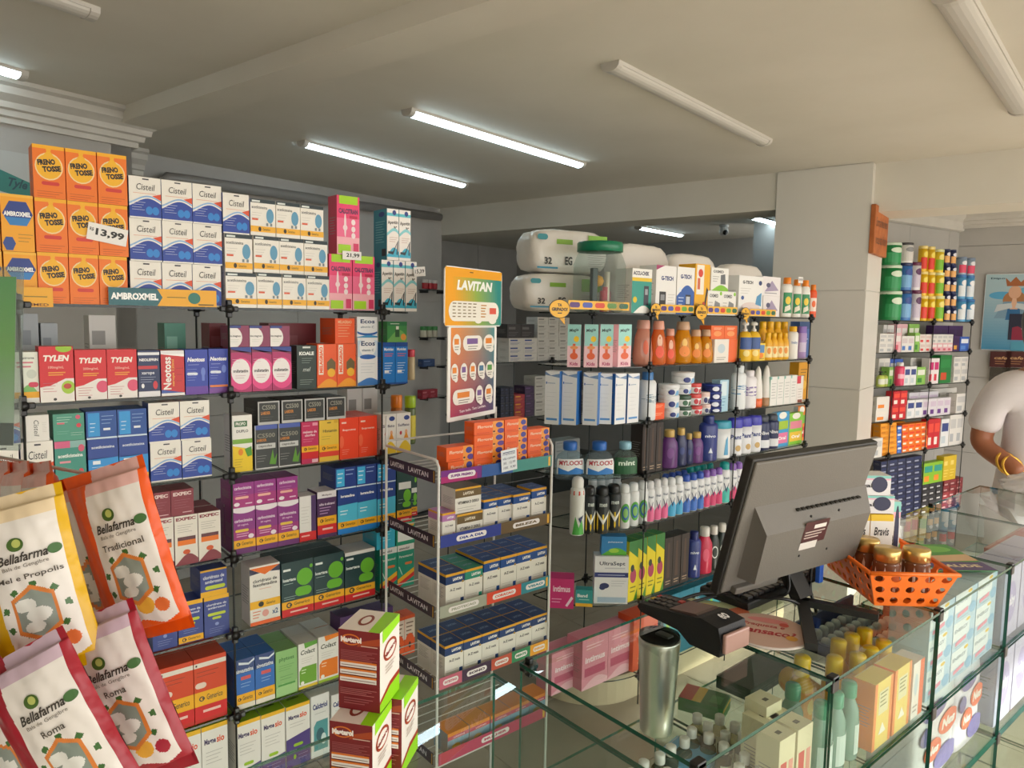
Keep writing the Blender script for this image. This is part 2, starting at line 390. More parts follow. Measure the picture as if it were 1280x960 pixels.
# ------------------------------------------------------------------ ceiling lamps
def lamp(p0, p1, lit, label, w=.075, group='long ceiling lamps'):
    p0 = Vector(p0); p1 = Vector(p1); d = p1-p0; L = d.length; mid = (p0+p1)/2
    t = thing('ceiling_lamp', (mid.x, mid.y, H), label, 'ceiling lamp', None, math.atan2(d.y, d.x))
    hw = w/2; mb = MB()
    mb.prism([(-hw, 0), (-hw*.9, -.012), (hw*.9, -.012), (hw, 0)], lambda x, y, q: (q, x, y), -L/2, L/2, '#c9c6bf'); mb.build('housing', 'paint', t)
    pr = [(hw*.82*math.cos(math.pi*q/8), -.012-.022*math.sin(math.pi*q/8)) for q in range(9)]
    mb = MB(); mb.prism(pr[::-1], lambda x, y, q: (q, x, y), -L/2+.03, L/2-.03, '#ffffff'); mb.build('diffuser', 'led' if lit else 'ledoff', t)
    pr = [(hw*.95*math.cos(math.pi*q/8), -.010-.026*math.sin(math.pi*q/8)) for q in range(9)]
    for s in (-1, 1):
        mb = MB(); mb.prism(pr[::-1], lambda x, y, q: (q, x, y), s*L/2-(.03 if s > 0 else 0), s*L/2+(.03 if s < 0 else 0), '#c9c6bf'); mb.build('end_cap', 'paint', t)
    return t
Q = lambda x, y: onz(x, y, H-.02)
lamp(Q(376, 180), Q(581, 233), True, 'glowing ceiling lamp nearest the back wall of the shop')
lamp(Q(508, 141), Q(727, 208), True, 'glowing ceiling lamp between an unlit lamp and the one by the back wall', .08)
lamp(Q(762, 84), Q(956, 180), False, 'unlit ceiling lamp with speckled white housing next to the glowing pair', .09)
lamp(Q(1187, -3), Q(1277, 141), False, 'unlit ceiling lamp with grey diffuser over the glass counter', .11)
a = Q(-40, -33); b = Q(118, 21); lamp(a, b, False, 'unlit ceiling lamp on the far side of the ceiling beam', .09)
a = Q(-150, 45); b = Q(30, 97); lamp(a, b, True, 'glowing ceiling lamp beside the stepped wall cornice', .08)
lamp(Q(797, 285), Q(852, 295), True, 'glowing ceiling lamp in the back room behind the far beam', .09)
lamp(Q(938, 272), Q(1000, 288), True, 'glowing ceiling lamp in the back room beside the pillar', .09)
# conduit pipe along the back wall
mb = MB(); mb.tube([bl(2.30, 4.62, 1.8), bl(2.30, 4.62, 2.42), bl(2.34, 4.60, 2.47), bl(2.5, 4.60, 2.475), bl(4.85, 4.60, 2.52)], .035, '#8a8886', 10)
tag(mb.build('conduit_pipe', 'paint'), 'grey conduit pipe bending along the top of the back wall', 'pipe')
# electrics on the far back wall
t = thing('junction_box', bl(5.9, 6.57, 1.95), 'dark wall junction box with hanging cables in back room', 'electrical box', rotz=BETA)
mb = MB(); mb.bbox(-.18, .18, -.12, 0, 0, .38, .012, '#6f6e6e'); mb.build('case', 'paint', t)
mb = MB(); mb.tube([(-.26, -.03, .5), (-.3, -.03, .2), (-.2, -.03, .03), (-.06, -.04, .1), (-.08, -.03, .45)], .014, '#3a3a3c'); mb.build('cable', 'plastic', t)
mb = MB(); mb.tube([(-.34, -.03, .5), (-.38, -.03, .15), (-.26, -.03, -.06), (-.1, -.03, .0)], .012, '#3a3a3c'); mb.build('cable', 'plastic', t)
t = thing('wall_switch', bl(5.42, 6.575, 1.78), 'small grey switch plate on the back room wall', 'switch', rotz=BETA)
mb = MB(); mb.bbox(-.05, .05, -.02, 0, 0, .17, .006, '#8a8988'); mb.build('plate', 'plastic', t)
mb = MB(); mb.bbox(-.02, .02, -.028, -.018, .04, .12, .004, '#2f2f30'); mb.build('rocker', 'plastic', t)
# dome cameras
def domecam(p, aim, label):
    t = thing('security_camera', p, label, 'security camera', rotz=aim)
    mb = MB(); mb.lathe([(.05, 0), (.05, -.02), (.045, -.03)], '#d9d8d4'); mb.build('mount', 'plastic', t)
    mb = MB(); mb.lathe([(.001, -.115), (.03, -.108), (.048, -.085), (.05, -.06), (.042, -.035), (.03, -.028)], '#dcdbd7'); mb.build('ball', 'plastic', t)
    mb = MB(); mb.tube([(0, -.03, -.08), (0, -.052, -.085)], .026, '#141416', 14); mb.build('lens', 'plastic', t)
domecam(onz(905, 281, H), R(-35), 'white dome camera mounted in the dark back room')
domecam(onz(1255, 266, H), R(-40), 'white ball camera hanging above the lady poster')
# wooden sign on the pillar's narrow face
t = thing('wooden_sign', bl(PA+.19, PC0-.002, 2.06), 'orange-brown wooden plaque with dark handwriting hung on the white pillar', 'sign', rotz=BETA)
mb = MB(); mb.bbox(-.20, .20, -.03, 0, 0, .30, .004, '#ffffff'); mb.build('board', 'wood', t)
mb = MB(); f = Face(mb, (-.2, -.0305, 0), (.4, 0, 0), (0, 0, .3), (0, -1, 0))
f.lift = 0; f.text('Sorria meu bem', .5, .68, .86, .2, '#4a2412', 2, .01, .3); f.text('voce ta lindo', .5, .32, .8, .2, '#4a2412', 2, .01, .3); mb.build('lettering', 'card', t)['kind'] = 'stuff'
# ================================================================== glass shelving
ZL = [1.635, 1.387, 1.148, .898, .664, .410, .16]
ZG = [1.650, 1.410, 1.154, .905, .663, .305, -.06]
def star(mb, p, s=.017):                      # black six-armed clamp
    x, y, z = p
    mb.bbox(x-s*1.5, x+s*1.5, y-.012, y+.004, z-s*.45, z+s*.45, .003, '#121314'); mb.bbox(x-s*.45, x+s*.45, y-.012, y+.004, z-s*1.5, z+s*1.5, .003, '#121314')
    mb.tube([(x, y-.016, z), (x, y+.008, z)], s*.75, '#17181a', 10)
def glass_panel(name, parent, pts, fn, t0, t1, edge=1):
    """outline pts extruded from t0 to t1; the two faces are clear, the rim shows the tinted edge"""
    mb = MB(); n = len(pts); A = [fn(x, y, t0) for x, y in pts]; B = [fn(x, y, t1) for x, y in pts]
    mb.face(A[::-1], '#ffffff', 0); mb.face(B, '#ffffff', 0)
    for k in range(n): j = (k+1) % n; mb.face([A[k], A[j], B[j], B[k]], '#ffffff', 1)
    return mb.build(name, ['glass', 'edge' if edge else 'edgedark'], parent)
zfn = lambda x, y, t: (x, y, t)
xfn = lambda x, y, t: (t, x, y)
yfn = lambda x, y, t: (x, t, y)
def arc(cx, cy, r, a0, a1, n=10, ry=None): ry = ry or r; return [(cx+r*math.cos(R(a0+(a1-a0)*q/n)), cy+ry*math.sin(R(a0+(a1-a0)*q/n))) for q in range(n+1)]
def shelving(name, label, x0, y0, xs, zs, dep, ends=None, zbot=FZ+.009, rotz=0):
    """ends: {'r': radius} or {'l': radius} rounded end shelves beyond the outermost divider"""
    t = thing(name, (x0, y0, 0), label, 'shelving', rotz=rotz)
    for z in zs:
        for a, b in zip(xs, xs[1:]): glass_panel('shelf_panel', t, [(a+.002, 0), (b-.002, 0), (b-.002, dep), (a+.002, dep)], zfn, z-.007, z-.001, 0)
        if ends and 'r' in ends:
            r = ends['r']; glass_panel('shelf_panel', t, [(xs[-1], 0)]+arc(xs[-1], dep, r, -90, 0, 10, dep)+[(xs[-1], dep)], zfn, z-.007, z-.001, 0)
        if ends and 'l' in ends:
            r = ends['l']; glass_panel('shelf_panel', t, arc(xs[0], dep, r, 180, 270, 12, dep)+[(xs[0], dep)], zfn, z-.007, z-.001, 0)
    for x in xs:
        for y in (-.004, dep+.004):
            mb = MB(); mb.tube([(x, y, zbot), (x, y, zs[0])], .0032, '#1d2221', 6); mb.build('post', 'plastic', t)
        for z in zs:
            for y in (-.004, dep+.004):
                mb = MB(); star(mb, (x, y, z-.004)); mb.build('clamp', 'plastic', t)
    return t
shelving('glass_shelving', 'wall of glass shelves full of medicine cartons beside the vitamin rack', 0, 2.12, [-.30, .20, .70, 1.20], ZL, .30, {'r': .22})
GON = shelving('glass_shelving', 'curved-end glass shelving holding toiletries in front of the pillar', 0, 2.12, [2.585, 3.30, 4.03], ZG, .36, {'l': .36})
mb = MB(); mb.prism([(2.60, .05)]+[(x, y) for x, y in []]+[(4.0, .05), (4.0, .34), (2.24, .34)]+arc(2.60, .34, .30, 180, 270, 10, .29), zfn, FZ+.009, -.075, '#cdbd9c')
mb.build('plinth', 'matte', GON)
# ================================================================== cartons
T = {}
# printed colours of the side and top panels where they differ from the front's ground colour
PANEL = dict(freno=('#f27a1a', '#f6b21a'), cis=('#3556ad', '#efece4'), acet=('#f1eee6', '#22343a'), calci=('#c42a50', '#ee3f76'), apev=('#2b8ea6', '#f3f0ec'), tylen=('#d8232c', '#d8232c'), tylengreen=('#d8232c', '#d8232c'),
    neor=('#3b4f9e', '#cc2f33'), cslie=('#2f312e', '#2f312e'), expec=('#862f3e', '#862f3e'), purw=('#4a2a62', '#ecebe9'), purg=('#4a2257', '#e6e2e6'), limegw=('#12383c', '#e2e2de'), magnes=('#edebe6', '#9cc52a'), magnep=('#edebe6', '#9cc52a'),
    lavm=('#ebe8e0', '#6f5a38'), bluefruit=('#7fa6bd', '#e28a3a'), gluco=('#f0efea', '#f0efea'), gtech1=('#efeeec', '#a83a6a'), kids=('#f2c9cf', '#9fd8d0'), blwhite=('#2f6fb6', '#eceef0'), whitedoc=('#9ccac0', '#e9e9e6'), yelgrn=('#e3cf1e', '#2f7a34'),
    sach=('#ee8a3a', '#ecd06a'), bvit=('#f0c81c', '#f0c81c'), redyel=('#e8a52a', '#b02a3c'))
def tm(key, desc, base, it, name='medicine_box', cat='box', **kw):
    T[key] = dict(desc=desc, base=base, it=it, name=name, cat=cat, **kw)
    if key in PANEL: T[key]['side'], T[key]['top'] = PANEL[key]
K = '#1e1d1c'
tm('freno', 'orange cough syrup carton with yellow drop', '#f27a1a', [('r',0,.93,1,1,'#f6b21a'),('p',[(.42,.93),(.58,.93),(.54,.82),(.46,.82)],'#f6b21a'),('e',.5,.6,.44,.26,'#f8d9a0'),('e',.5,.6,.40,.235,'#f6b81c'),('p',[(.12,.66),(.88,.66),(.56,.88),(.44,.88)],'#f6b81c'),
   ('t','FRENO',.42,.68,.56,.11,K,8,.06),('t','TOSSE',.58,.56,.58,.11,K,8,.06),('o',.53,.28,.28,.035,'#d63a30'),('l',.1,.12,.9,3,.045,'#b8561a')], name='syrup_box', side='#d9691a', top='#f6b21a')
tm('ambrox', 'yellow syrup carton with blue hexagon', '#f3a81c', [('p',[(.04,.66),(.26,.88),(.78,.88),(.98,.66),(.78,.46),(.26,.46)],'#27408c'),('p',[(.1,.60),(.26,.46),(.78,.46),(.92,.60)],'#2f7fc4'),('t','AMBROXMEL',.5,.66,.84,.085,'#ffffff',0,.04),('l',.5,.30,.95,3,.06,'#7a6a30'),('p',[(.02,.14),(.12,.25),(.32,.25),(.42,.14),(.32,.02),(.12,.02)],'#2b4a96'),('r',0,.95,1,1,'#f6bb3c')], name='syrup_box')
CIS = [('wave',.45,.11,'#8fb9e6'),('wave',.41,.11,'#f4f1ea'),('wave',.37,.12,'#2846a4'),('p',[(.72,.56),(1,.62),(1,.46)],'#e0532c'),('e',.62,.2,.11,.1,'#2c86d8'),('e',.82,.2,.11,.1,'#2c86d8'),('t','Cisteil',.52,.76,.58,.15,'#2a2a30',0,.0,.15),('l',.12,.60,.85,1,.04,'#d9824a'),('l',.08,.38,.5,4,.06,'#c9d4ee'),('r',.42,.93,.62,.96,'#3c3c44'),('r',0,0,1,.035,'#f1efe9')]
tm('cis', 'white blue-wave carton', '#efece4', CIS)
tm('cisside', 'white carton with sideways lettering', '#ecebe6', [('t','Cisteil',.45,.5,.62,.22,'#2a2a30',-90,.0,.15),('l',.7,.7,.9,6,.07,'#b7b5b0')])
tm('acet', 'white generic carton, yellow foot stripe', '#f1eee6', [('r',0,.9,1,1,'#22343a'),('r',.06,.92,.38,.97,'#dfe7e4'),('t','acetilcisteina',.36,.78,.62,.08,'#3f4246',0,.01),('e',.78,.56,.15,.20,'#5f9ec2'),('l',.06,.62,.45,3,.07,'#c3c1bb'),('r',.06,.42,.3,.47,'#e2603a'),('r',.62,.28,.7,.36,'#7f8a90'),('r',.78,.28,.86,.36,'#7f8a90'),('r',0,.1,1,.26,'#f4b62a'),('e',.36,.18,.06,.065,'#2a2414'),('t','Generico',.62,.18,.3,.07,'#8a6a1a')])
tm('calci', 'pink joint supplement carton', '#ee3f76', [('r',0,.3,1,.62,'#f26d96'),('r',0,0,1,.3,'#f7b4c0'),('r',.1,.86,.92,1,'#a6d813'),('t','CALCITRAN',.5,.74,.84,.085,'#54305a',0,.04),('r',.55,.62,.9,.67,'#c6234f'),('e',.36,.5,.05,.2,'#f9dfe4'),('e',.36,.46,.10,.05,'#f9dfe4'),('e',.72,.56,.09,.05,'#fbe9ec'),('e',.72,.44,.09,.05,'#fbe9ec'),('e',.72,.33,.09,.05,'#fbe9ec'),('r',.05,.02,.6,.17,'#a6d813'),('r',.72,.03,.95,.2,'#d83465')], name='supplement_box')
tm('apev', 'white tonic carton with teal wave and check mark', '#f3f0ec', [('r',0,.86,1,.92,'#5fc3d2'),('e',.62,.93,.16,.05,'#2b3f8c'),('t','Apevitin',.5,.73,.86,.09,K,4,.02),('t','BC',.72,.63,.26,.075,K,0,.03),('wave',.57,.06,'#8cd4dd'),('wave',.51,.06,'#f3ede8'),('l',.2,.44,.9,3,.04,'#c9aaa0'),('wave',.16,.09,'#3db3d2'),('p',[(.08,.13),(.52,.11),(.86,.34),(.80,.12),(.9,.1),(.95,.4),(.5,.17),(.1,.17)],'#22323c'),('r',0,0,1,.06,'#f3f0ec')], name='tonic_box', sideit=[('e',.6,.9,.22,.05,'#24418e'),('l',.15,.75,.85,9,.05,'#7cc6d4',.014),('r',.62,.08,.92,.22,'#2c2b33')])
tm('tylen', 'red and white fever drops carton', '#f0ebe6', [('r',0,.42,1,1,'#d8232c'),('p',[(0,.42),(.7,.42),(.25,.30),(0,.27)],'#d8232c'),('t','TYLEN',.5,.79,.72,.11,'#fbf3ea',0,.05,.2),('t','200mg/mL',.5,.62,.5,.06,'#f4b7a6'),('l',.25,.52,.75,2,.04,'#f0a43c',.02),('e',.86,.26,.2,.12,'#e2577a'),('l',.08,.24,.55,4,.05,'#c46a74'),('e',.42,.05,.05,.025,'#3c3c3c')], name='drops_box')
tm('tylengreen', 'red fever drops carton with lime corner spot', '#f0ebe6', [('r',0,.42,1,1,'#d8232c'),('p',[(0,.42),(.75,.42),(.3,.30),(0,.27)],'#d8232c'),('e',.72,.97,.24,.075,'#9ac62a'),('t','TYLEN',.5,.79,.76,.11,'#fbf3ea',0,.05,.2),('t','100mg/mL',.48,.62,.46,.06,'#f4b7a6'),('l',.25,.52,.75,2,.04,'#f0a43c',.02),('e',.82,.26,.2,.12,'#a9cf3e'),('e',.8,.28,.12,.05,'#c24a3a'),('l',.08,.34,.5,4,.05,'#c46a74'),('e',.42,.05,.05,.025,'#3c3c3c')], name='drops_box')
tm('greendot', 'white and green carton with yellow stripe', '#e9efe2', [('t','dipirona',.55,.88,.6,.06,K),('l',.15,.78,.8,2,.08,'#d37a8a',.03),('e',.72,.57,.2,.09,'#cfd8cc'),('wave',.16,.2,'#7fbf6a'),('o',.78,.36,.2,.05,'#d8405e'),('r',0,.1,1,.22,'#f5b418'),('r',0,0,1,.1,'#eef0ea')])
tm('neol', 'navy cold-remedy carton with red stripe', '#25345f', [('r',0,.9,1,.96,'#e8ebf0'),('t','NEOLEFRIN',.5,.80,.86,.06,'#ffffff',0,.03),('r',0,.60,.9,.67,'#c93742'),('t','xarope',.45,.5,.6,.07,'#dfe4ee'),('l',.1,.42,.8,3,.05,'#aab6d2'),('e',.78,.25,.11,.09,'#d23a46'),('e',.2,.24,.07,.05,'#f2f4f8'),('r',0,0,1,.12,'#e9eaee')])
tm('neor', 'red throat carton with vertical white lettering', '#cc2f33', [('r',0,.92,1,1,'#e8e8ea'),('p',[(0,.92),(1,.92),(1,.86)],'#ffffff'),('t','Neotoss',.26,.5,.72,.34,'#f6f3ee',90,.03),('t','xarope 120ml',.52,.5,.6,.14,'#f1b04c',90,.02),('l',.66,.6,.95,3,.14,'#8c1d22'),('r',0,0,1,.06,'#f2f1ee'),('p',[(0,.06),(1,.06),(0,.14)],'#3d59a8')])
tm('neob', 'royal blue cough carton with purple base', '#2f44ad', [('r',0,0,1,.18,'#6a3fa6'),('t','Neotoss',.48,.78,.78,.10,'#ffffff',0,.04,.2),('l',.12,.66,.6,1,.05,'#b9c4ee'),('o',.3,.46,.24,.03,'#e6ecf8'),('l',.08,.56,.5,5,.06,'#93a4e0'),('e',.78,.5,.10,.10,'#6f86d8'),('r',.72,.3,.84,.42,'#6f86d8')])
tm('neob2', 'royal blue cough carton with orange foot line', '#2f44ad', [('r',0,0,1,.12,'#8450a8'),('t','Neotoss',.5,.78,.86,.09,'#ffffff',0,.04,.2),('l',.12,.66,.6,1,.05,'#b9c4ee'),('o',.35,.48,.28,.03,'#e6ecf8'),('l',.08,.58,.5,5,.06,'#93a4e0'),('e',.78,.55,.12,.09,'#6f86d8'),('r',.04,.14,.96,.19,'#e6803c')])
tm('plumwhite', 'plum carton with white half disc', '#8a3358', [('e',.16,.44,.5,.52,'#f0ece8'),('r',0,.88,.6,1,'#2c3c86'),('t','bio.magnus',.3,.5,.55,.12,'#2a2a34'),('l',.1,.34,.5,2,.1,'#9dbb9a')])
tm('magenta', 'magenta carton with white circle', '#b52a6b', [('r',0,.88,1,1,'#2f3f92'),('p',[(0,.88),(1,.88),(1,.82),(0,.95)],'#7f2a4c'),('e',.5,.40,.62,.36,'#e8488c'),('e',.46,.46,.46,.28,'#f3eeee'),('t','milstatin',.46,.47,.72,.07,'#2a2630',0,.03),('l',.2,.36,.7,2,.05,'#c08aa0'),('l',.06,.72,.5,2,.05,'#e8c0d0')])
tm('darkgreen', 'dark green herbal carton', '#20352d', [('r',.3,.94,.7,.98,'#d4dcd4'),('t','KOALE',.5,.82,.76,.085,'#e9efe9',0,.05),('l',.25,.70,.8,3,.05,'#8fa59a'),('t','mel',.5,.45,.4,.1,'#cfd8cf',0,0,.3),('l',.15,.2,.85,3,.05,'#9fb0a6')])
tm('melag', 'orange honey syrup carton with vertical lettering', '#f25a12', [('r',.08,.3,.32,.98,'#f5e9d8'),('t','MELAGRIAO',.2,.64,.6,.17,'#f25a12',90,.05),('p',[(.5,.42),(.5,.58),(.72,.68),(.94,.58),(.94,.42),(.72,.34)],'#6c5a2a'),('e',.72,.34,.2,.10,'#f4b81e'),('wave',.10,.1,'#f7a11e')])
tm('orangelog', 'orange carton lying on its side', '#f2580f', [('t','MELAGRIAO',.5,.86,.7,.12,'#f5c79a'),('l',.15,.72,.8,5,.11,'#f7a274',.03)])
tm('ecos', 'white carton with blue ribbon swirl', '#f0f1f2', [('r',0,.60,1,.94,'#cfe0f0'),('e',.5,.80,.42,.2,'#f6f7f8'),('t','Ecos',.52,.88,.7,.10,'#24406e',0,.03),('e',.5,.60,.4,.05,'#2a64b4'),('t','vitamin C',.5,.74,.6,.05,'#5a708c'),('l',.15,.45,.85,4,.06,'#c2cad2'),('wave',.1,.06,'#3f7fc8')])
tm('ecostop', 'short white carton with blue ribbon swirl', '#eef0f2', [('t','Ecos',.52,.78,.7,.20,'#24406e',0,.03),('t','vitamin C',.5,.5,.66,.12,'#5a708c'),('e',.5,.25,.5,.16,'#2a64b4'),('e',.5,.34,.5,.14,'#eef0f2'),('wave',.06,.05,'#3f9ad0')])
tm('bluelax', 'bright blue sachet carton with white lettering', '#1f7fd4', [('r',0,.9,1,1,'#1a4fa0'),('t','Muvinlax',.5,.84,.76,.07,'#ffffff',0,.03),('l',.15,.72,.85,2,.05,'#d46a7a',.02),('l',.15,.5,.8,5,.06,'#d5e8f8',.014),('r',.15,.28,.5,.34,'#f4f7fa'),('r',0,0,1,.04,'#1a4fa0')])
tm('greenherb', 'green herbal drops carton with bottle picture', '#3f8f4a', [('wave',.3,.3,'#6fae5a'),('r',.4,.25,.62,.62,'#2a5a34'),('r',.44,.62,.58,.78,'#e8ecdf'),('e',.82,.25,.14,.16,'#e69a3c'),('r',0,.8,1,1,'#2f7a4a'),('l',.15,.88,.6,1,.1,'#e0eadf',.03)])
tm('propo', 'white and yellow propolis carton with green leaf', '#f0efe8', [('r',0,0,1,.38,'#f0cf1c'),('p',[(0,.38),(1,.38),(0,.47)],'#f0cf1c'),('r',.1,.8,.75,.9,'#2f6b3a'),('t','PROPO',.42,.85,.5,.06,'#f0efe8',0,.03),('t','DUPLO',.5,.72,.6,.05,'#3c3a38'),('r',0,.50,1,.58,'#7fb241'),('p',[(.6,.40),(.95,.44),(.98,.28),(.75,.26)],'#4e9a2c'),('e',.4,.35,.12,.06,'#e88a1c'),('l',.08,.22,.5,4,.045,'#b08f14')])
tm('csup', 'charcoal capsule carton with green sprig', '#3b3f3e', [('r',0,.9,1,1,'#4a5fb0'),('t','CS500',.5,.76,.78,.10,'#8c8a7c',0,.02),('t','LABDER',.3,.66,.42,.06,'#e08a2a'),('r',.06,.46,.9,.58,'#c8cac8'),('t','capsulas',.45,.52,.6,.07,'#4a4a4a'),('p',[(.62,.1),(.78,.44),(.84,.2),(.98,.34),(.9,.08)],'#5f9a2e'),('l',.08,.3,.5,3,.06,'#9a9c98'),('r',0,0,1,.03,'#d5d6d4'),('r',0,0,.03,1,'#c5c6c4')], name='capsule_box')
tm('cslie', 'charcoal capsule carton laid flat with grey rim', '#b9bab8', [('r',.06,.12,.94,.94,'#2f312e'),('t','CS500',.5,.74,.62,.2,'#8f8f80',0,.02),('t','LABDER',.35,.5,.42,.13,'#d98a2a',0,.02),('l',.15,.32,.7,2,.1,'#6f716c')], name='capsule_box')
tm('pinkgen', 'crimson generic carton with yellow stripe', '#c4235a', [('t','maleato de',.5,.76,.8,.06,'#f7dfe6'),('t','clorfen',.5,.68,.6,.06,'#f7dfe6'),('l',.1,.9,.5,1,.05,'#f0c0cf'),('r',.65,.9,.95,.97,'#e89ab0'),('l',.1,.58,.7,2,.05,'#e58aa8'),('G',.28,.42),('r',0,.12,1,.28,'#d61a20'),('r',.6,.02,.95,.1,'#eec2cc')])
tm('yelgen', 'yellow generic carton with red stripe', '#e8c13c', [('t','Histamin',.55,.74,.72,.07,'#4a4626',0,.02),('l',.12,.6,.6,2,.06,'#9c8a3a'),('r',.4,.92,.6,.95,'#7c6c22'),('r',.75,.92,.95,.99,'#d9a82a'),('G',.24,.40),('r',0,.12,1,.24,'#e2402a')])
tm('orangered', 'plain orange-red carton with white print', '#f0441c', [('r',.1,.86,.35,.9,'#f9cfc0'),('t','ibuprotrat',.5,.70,.7,.06,'#fbe2d6',0,.02),('e',.1,.42,.12,.15,'#f4663f'),('l',.12,.22,.5,3,.05,'#f7b09a')])
tm('kidvit', 'white and yellow vitamin carton with orange child figure', '#f2efe8', [('e',.72,.88,.2,.06,'#24418e'),('t','Sulfato',.5,.70,.8,.07,'#3c3a5a',0,.02),('e',.3,.5,.08,.05,'#c93742'),('e',.68,.52,.09,.06,'#f0b48a'),('p',[(.5,.34),(.86,.34),(.72,.5),(.64,.5)],'#f0a030'),('wave',.14,.16,'#f2cf2a'),('r',0,0,1,.12,'#f2cf2a')])
tm('teal', 'sea-green carton with pink spots', '#4f9c86', [('l',.12,.86,.6,3,.09,'#a9d4c6',.02),('r',.12,.62,.36,.68,'#d86a7c'),('e',.8,.86,.08,.08,'#d65a78'),('e',.82,.55,.08,.08,'#d6404c'),('l',.1,.35,.5,2,.08,'#8fc4b4'),('l',.55,.28,.95,2,.08,'#cfe4dc')])
tm('tealbig', 'sea-green carton with pink top label', '#3f9486', [('r',0,.87,.5,1,'#d8628c'),('r',.5,.87,1,1,'#8ab8b4'),('t','acetilcisteina',.5,.72,.8,.07,'#e8f2ee',0,.03),('e',.86,.85,.1,.07,'#d65a78'),('l',.15,.58,.5,1,.1,'#e29aa8',.04),('wave',.1,.2,'#5fb0a0'),('e',.83,.4,.08,.06,'#d6404c')])
tm('blue2', 'two-tone blue medicine carton laid flat', '#1f4f9e', [('r',.06,.1,.44,.94,'#2f9ae0'),('r',0,0,1,.06,'#cfe2f2'),('l',.5,.8,.9,3,.13,'#8fb4e0',.02),('r',.55,.3,.78,.38,'#e8eef6'),('l',.12,.55,.3,3,.14,'#c5e2f6',.03)])
tm('blue2big', 'two-tone blue generic carton', '#27479a', [('r',0,0,1,.62,'#2f95dd'),('p',[(0,.62),(1,.62),(1,.68),(0,.60)],'#27479a'),('t','acetilcisteina',.5,.84,.76,.055,'#e3ecf8',0,.02),('r',.15,.5,.4,.57,'#e9f2fa'),('l',.12,.44,.6,2,.05,'#bfe0f6'),('r',0,.14,1,.24,'#f2bc24'),('t','Generico',.5,.19,.4,.05,'#6a5410')])
tm('expecb', 'maroon expectorant carton laid flat', '#862f3e', [('t','EXPEC',.5,.84,.8,.14,'#e6cfcb',0,.05),('l',.15,.6,.85,4,.1,'#b2707a'),('l',.5,.1,.9,1,.1,'#e0b8bc',.03)], name='syrup_box')
tm('expec', 'white and maroon expectorant carton', '#e8e2d8', [('t','EXPEC',.5,.93,.86,.065,'#8a3040',0,.05),('l',.12,.8,.8,4,.045,'#a9a49c'),('r',.12,.50,.9,.57,'#5c2a34'),('r',.12,.40,.9,.50,'#ee7a1e'),('e',.5,.26,.16,.05,'#d65a2a'),('wave',.1,.12,'#862f3e')], name='syrup_box')
tm('pur', 'magenta-purple arc-lid carton', '#8c2f86', [('e',.5,1.0,.62,.13,'#eee6ee'),('r',0,0,1,.5,'#a2317e'),('t','carbocisteina',.48,.72,.8,.07,'#f3dff0',0,.02),('t','20 mg/mL',.45,.62,.5,.05,'#e9c4e2'),('o',.4,.5,.3,.03,'#e8c24a'),('l',.15,.42,.7,2,.05,'#e3a9cc',.02),('e',.8,.36,.13,.05,'#f1e4f0'),('G',.12,.30),('r',0,0,1,.12,'#6b2470')], name='syrup_box')
tm('purb', 'magenta-purple carton lying on its side', '#97308a', [('r',0,0,1,.5,'#ad3380'),('t','carbocisteina',.5,.8,.76,.13,'#f1dcee',0,.02),('l',.15,.6,.7,2,.1,'#e2b4d8'),('o',.45,.4,.3,.05,'#f0b4a8'),('e',.22,.14,.13,.08,'#f3e8f0'),('l',.6,.12,.9,1,.1,'#ecc8e0',.05)], name='syrup_box')
tm('purw', 'white and red carton turned half away', '#ecebe9', [('r',.7,0,1,1,'#4a2a62'),('r',0,0,1,.2,'#d61a20'),('l',.1,.75,.6,6,.07,'#c4c2be'),('l',.1,.1,.6,1,.1,'#f0b8b0',.03)])
tm('purg', 'dark purple generic carton with white cap label', '#4a2257', [('r',0,.86,1,1,'#e6e2e6'),('t','Medquim',.5,.92,.5,.05,'#5a4a5a'),('t','sulfato de salbutamol',.5,.73,.8,.055,'#e6d6ea'),('l',.12,.64,.7,3,.06,'#b58abc',.02),('G',.28,.46,.2),('r',0,0,1,.08,'#4a2257')])
tm('bluegen', 'two-tone blue generic carton with yellow stripe', '#1c3f8c', [('r',0,0,1,.66,'#4fc0e2'),('p',[(0,.66),(1,.66),(1,.74),(0,.64)],'#1c3f8c'),('t','loratadina',.5,.84,.7,.06,'#ffffff',0,.03),('l',.12,.5,.5,2,.07,'#e6f6fb',.02),('G',.12,.27),('r',0,0,1,.12,'#1d82d4')])
tm('bluegentop', 'navy carton with cyan panel laid flat', '#17398a', [('r',.05,.12,.44,.94,'#3fb4e6'),('l',.5,.84,.9,2,.2,'#9fb8e6',.04),('r',0,0,1,.06,'#cfe0ee'),('l',.1,.7,.36,3,.2,'#d8f0fa',.05)])
tm('green3', 'dark green generic carton with lime discs and white label', '#17423c', [('r',.12,.58,.95,.7,'#e8ebe6'),('e',.75,.9,.16,.07,'#7bc62a'),('e',.7,.46,.26,.11,'#6fc22a'),('o',.66,.31,.28,.05,'#6fc22a'),('l',.1,.4,.4,2,.06,'#9fc4ba'),('G',.1,.22,.1)])
tm('limeg', 'dark teal carton with lime discs', '#12383c', [('e',.72,.68,.25,.16,'#69b829'),('o',.68,.42,.26,.085,'#69b829'),('e',.93,.86,.05,.035,'#69b829'),('r',.05,.84,.28,.88,'#e4ece8'),('t','losartana',.24,.68,.4,.06,'#eaf2f0',0,.03),('l',.06,.6,.35,1,.05,'#b8d0cc'),('G',.14,.28,.14),('l',.06,.36,.45,2,.04,'#a8c4c0')])
